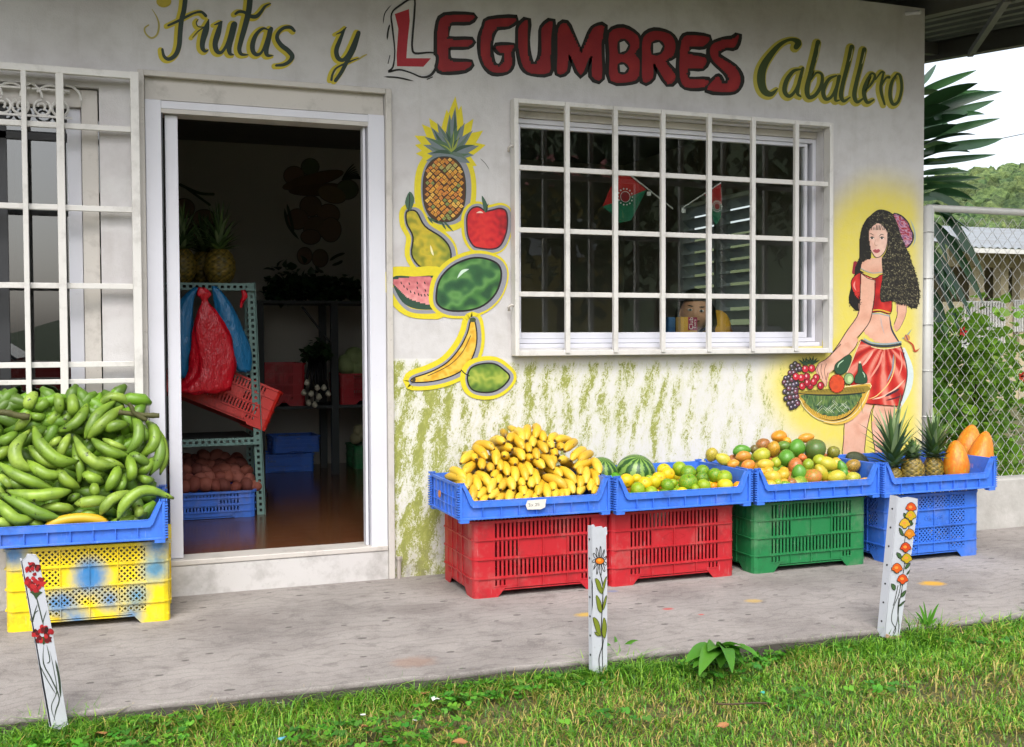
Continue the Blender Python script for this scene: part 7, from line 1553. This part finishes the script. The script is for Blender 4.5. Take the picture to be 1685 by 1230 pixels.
skinned('trousers', [(n_, p_, r_*1.1+.004) for n_, p_, r_ in sk if n_ in ('pelvis', 'kneel', 'footl', 'kneer', 'footr')], [('pelvis', 'kneel'), ('kneel', 'footl'), ('pelvis', 'kneer'), ('kneer', 'footr')], simple('denim', '#26324a', .8), wm)
hd = hc-WO
def head_f(x, y, z):
    f = 1.0; 
    if z < 0: f = 1-.22*z*z-.10*max(0, -z-.3)
    nose = .16*math.exp(-((x)/.14)**2-((z+.12)/.16)**2)*(y < 0)+.05*math.exp(-((x)/.12)**2-((z-.15)/.2)**2)*(y < 0)
    sock = -.05*(math.exp(-((abs(x)-.34)/.16)**2-((z-.08)/.10)**2))*(y < 0); lips = .045*math.exp(-(x/.25)**2-((z+.42)/.09)**2)*(y < 0)
    k_ = 1+nose+sock+lips; return (x*f, y*f*k_, z), (1, 1, 1)
h_ = ball(.078, .095, .112, 36, 28, head_f).build('head', SKM, wm, smooth=True); h_.location = hd; h_.rotation_euler = (R(-4), R(6), R(-27))
EW = simple('eye_white', '#cfcac4', .3); ED = simple('eye_dark', '#1a120e', .2); LIP = simple('lips', '#8a3f3a', .4)
def feat(name, mat, x, z, y, s):
    m = ball(s[0], s[1], s[2], 12, 8).build(name, mat, h_, smooth=True); m.location = (x, y, z); return m
for s in (-1, 1):
    feat('eye', EW, s*.030, .008, -.085, (.015, .008, .0075)); feat('iris', ED, s*.030, .008, -.0925, (.0068, .0025, .0066)); b = feat('eyebrow', HRM, s*.031, .030, -.088, (.018, .004, .003)); b.rotation_euler = (0, R(s*-8), 0); feat('ear', SKM, s*.078, -.005, .005, (.01, .02, .028))
feat('mouth', LIP, 0, -.047, -.0905, (.027, .007, .008))
hm = ball(.102, .112, .126, 28, 20, lambda x, y, z: ((x*(1+.05*mnoise.noise(Vector((x*6, y*6, z*6)))), y, z), (1, 1, 1)))
o = hm.build('hair', HRM, None, smooth=True, obj=False)
bm = bmesh.new(); bm.from_mesh(o); bmesh.ops.delete(bm, geom=[v for v in bm.verts if v.co.y < -.028 and v.co.z < .055+.3*abs(v.co.x)*0], context='VERTS')
bm.to_mesh(o); bm.free(); ho = bpy.data.objects.new('hair', o); link(ho, wm); ho.rotation_euler = (0, 0, R(-27)); ho.location = hd+Vector((.008, .012, .012)); sm = ho.modifiers.new('s', 'SOLIDIFY'); sm.thickness = .008
mb = MB()
for i in range(60):
    a = R(rnd.uniform(-10, 190)); x, y = .085*math.cos(a), .02+.08*math.sin(a); mb.tube([(x, y, .03), (x*1.15, y*1.1, -.08), (x*1.25+.02, y*1.2, -.22), (x*1.2+.04, y*1.2, -.30-.05*rnd.random())], [.014, .02, .016, .004], 6)
ho2 = mb.build('hair_strands', HRM, wm, smooth=True); ho2.location = hd; ho2.rotation_euler = (0, 0, R(-22))
for s_, c_ in ((1, (.150, .035, 1.120)), (-1, (-.075, .10, 1.0))):
    q_ = ball(.088, .092, .10, 20, 14, lambda x, y, z: ((x, y, z*(1+.15*x)), (1, 1, 1))).build('sleeve', YEL_T, wm, smooth=True); q_.location = hc+Vector((c_[0], c_[1], c_[2]-1.20))-WO
mb = MB()
for i in range(34):
    a = R(rnd.uniform(-40, 40)); x, y = .085*math.cos(a), .03+.07*math.sin(a); mb.tube([(x*.8, y, .09), (x*1.15, y-.01, .02), (x*1.3, y-.01, -.06), (x*1.1, y, -.13)], [.012, .02, .018, .005], 6)
q_ = mb.build('hair_strands', HRM, wm, smooth=True); q_.location = hd; q_.rotation_euler = (0, 0, R(-22))
# fingers closing on the box
for (hx, side) in ((-.06, -1), (.12, 1)):
    base = hc+Vector((hx, -.11 if side < 0 else -.10, (.86 if side < 0 else .82)-1.20))-WO; mb = MB()
    for f in range(4):
        p = base+Vector((0, -.012, .018-.014*f)); mb.tube([p, p+Vector((-side*.012, -.028, .002)), p+Vector((-side*.034, -.036, 0)), p+Vector((-side*.05, -.03, 0))], [.010, .009, .008, .006], 7)
    mb.tube([base+Vector((0, 0, .03)), base+Vector((-side*.015, -.015, .045)), base+Vector((-side*.03, -.03, .05))], [.011, .010, .007], 7); mb.build('fingers', SKM, wm, smooth=True)
ST_ = simple('stool_wood', '#5a3c24', .6); stl = thing('stool', 'wooden stool the woman sits on behind the window', 'stool', (hc.x+.16, wy+.27, FZ)); zs_ = hc.z+.38-1.20
MB().box(-.2, .2, -.17, .17, zs_-FZ-.03, zs_-FZ).build('seat', ST_, stl, bevel=.008)
for sx in (-.17, .17):
    for sy in (-.14, .14): MB().box(sx-.02, sx+.02, sy-.02, sy+.02, 0, zs_-FZ-.031).build('leg', ST_, stl)
# counter under the window with the box
ctr = thing('window_counter', 'narrow wooden counter inside under the window', 'counter', (4.3, .24, FZ)); cz = U(1133, 553, .20).z
MB().box(3.45, 5.5, .132, .27, cz-.04, cz).build('counter_top', STEEL, ctr, world=True)
for x in (3.5, 5.42): MB().box(x, x+.05, .16, .25, FZ, cz-.041).build('leg', STEEL, ctr, world=True)
by = .16; a, b = U(1120, 522, by), U(1147, 552, by); bx = thing('snack_box', 'small yellow and pink snack box on the counter in front of the woman', 'box', ((a.x+b.x)/2, by, cz))
W2, H2 = (b.x-a.x)/2, a.z-cz; MB().box(-W2, W2, 0, .05, .0, H2).build('carton', simple('carton_yellow', '#c99a3a', .5), bx); MB().box(-W2*.1, W2*.999, -.001, -.0003, H2*.3, H2*.99).build('label_panel', simple('label_magenta', '#9a1a4a', .5), bx)
tW = simple('label_white', '#e0dcd8', .5)
text3d('Club', .034, tW, 'label_text', bx, (W2*.28, -.0012, H2*.66), (R(90), R(-90), 0), .0002); text3d('Extra', .022, tW, 'label_text', bx, (W2*.72, -.0012, H2*.64), (R(90), R(-90), 0), .0002)
o = MB().box(-.02, .02, 0, .04, 0, .1).build('small_carton', simple('blue_carton', '#2a5a8a', .5)); o.location = (U(1116, 540, .20).x, .27, cz+.0005); tag(o, 'small blue carton left of the snack box on the counter', 'box')
# flags on sticks
FR = simple('flag_red', '#b01c1c', .8, .1, 8, .1); FG = simple('flag_green', '#146a4a', .8, .1, 8, .1); FW = simple('flag_white', '#d8d8d4', .7)
S5 = lambda x, y, yy=.16: U(820+x/2.562, 140+y/2.562, yy)
def flag(label, stick, red, green, em, er, tagp, seed):
    t = thing('small_flag', label, 'flag', S5(*stick[1])); o = Vector(t.location)
    def cloth(pts, m, nm):
        c = Vector((sum(p[0] for p in pts)/len(pts), sum(p[1] for p in pts)/len(pts), 0)); ring = []; mb = MB(); q = cat(pts, 2, True) if 0 else pts
        V = [S5(x, y, .165+.012*math.sin(x*.05+seed)) - o for x, y in q]; mb.prism(V, (0, .0008, 0)); mb.build(nm, m, t)
    cloth(red, FR, 'red_field'); cloth(green, FG, 'green_field')
    MB().tube([S5(*stick[0])-o, S5(*stick[1])-o], .0035, 6).build('stick', FW, t)
    c = S5(em[0], em[1], .150)-o; k2 = depth(c+o)/FPX/2.562; MB().tube([c, c+Vector((0, .001, 0))], er*k2*.62, 18).build('emblem', simple('emblem_dark', '#8a1520', .8), t)
    mb = MB()
    for i in range(14): a = i*.449; p = c+Vector((math.cos(a)*er[0]*k2 if 0 else math.cos(a)*er*k2, -.001, math.sin(a)*er*k2)); mb.tube([p, p+Vector((0, .001, 0))], .0045, 6)
    mb.tube([c+Vector((math.cos(i*.4)*er*.66*k2, -.001, math.sin(i*.4)*er*.66*k2)) for i in range(17)], .0016, 4); mb.build('emblem_dots', FW, t)['kind'] = 'stuff'
    p = S5(tagp[0], tagp[1], .148)-o; MB().box(p.x-.012, p.x+.012, p.y, p.y+.001, p.z-.012, p.z+.010).build('paper_tag', FW, t)
flag('left red and green flag on a white stick inside the window', ((540, 368), (735, 522)), [(512, 368), (545, 374), (624, 442), (500, 492), (440, 512), (470, 440)], [(440, 513), (500, 493), (624, 443), (560, 570), (512, 582), (480, 545)], (535, 472), 34, (635, 458), 0)
flag('right red and green flag on a white stick inside the window', ((938, 413), (772, 522)), [(868, 462), (938, 416), (942, 500), (905, 510)], [(905, 511), (942, 501), (938, 560), (916, 592), (898, 540)], (922, 512), 22, (781, 530), 2)
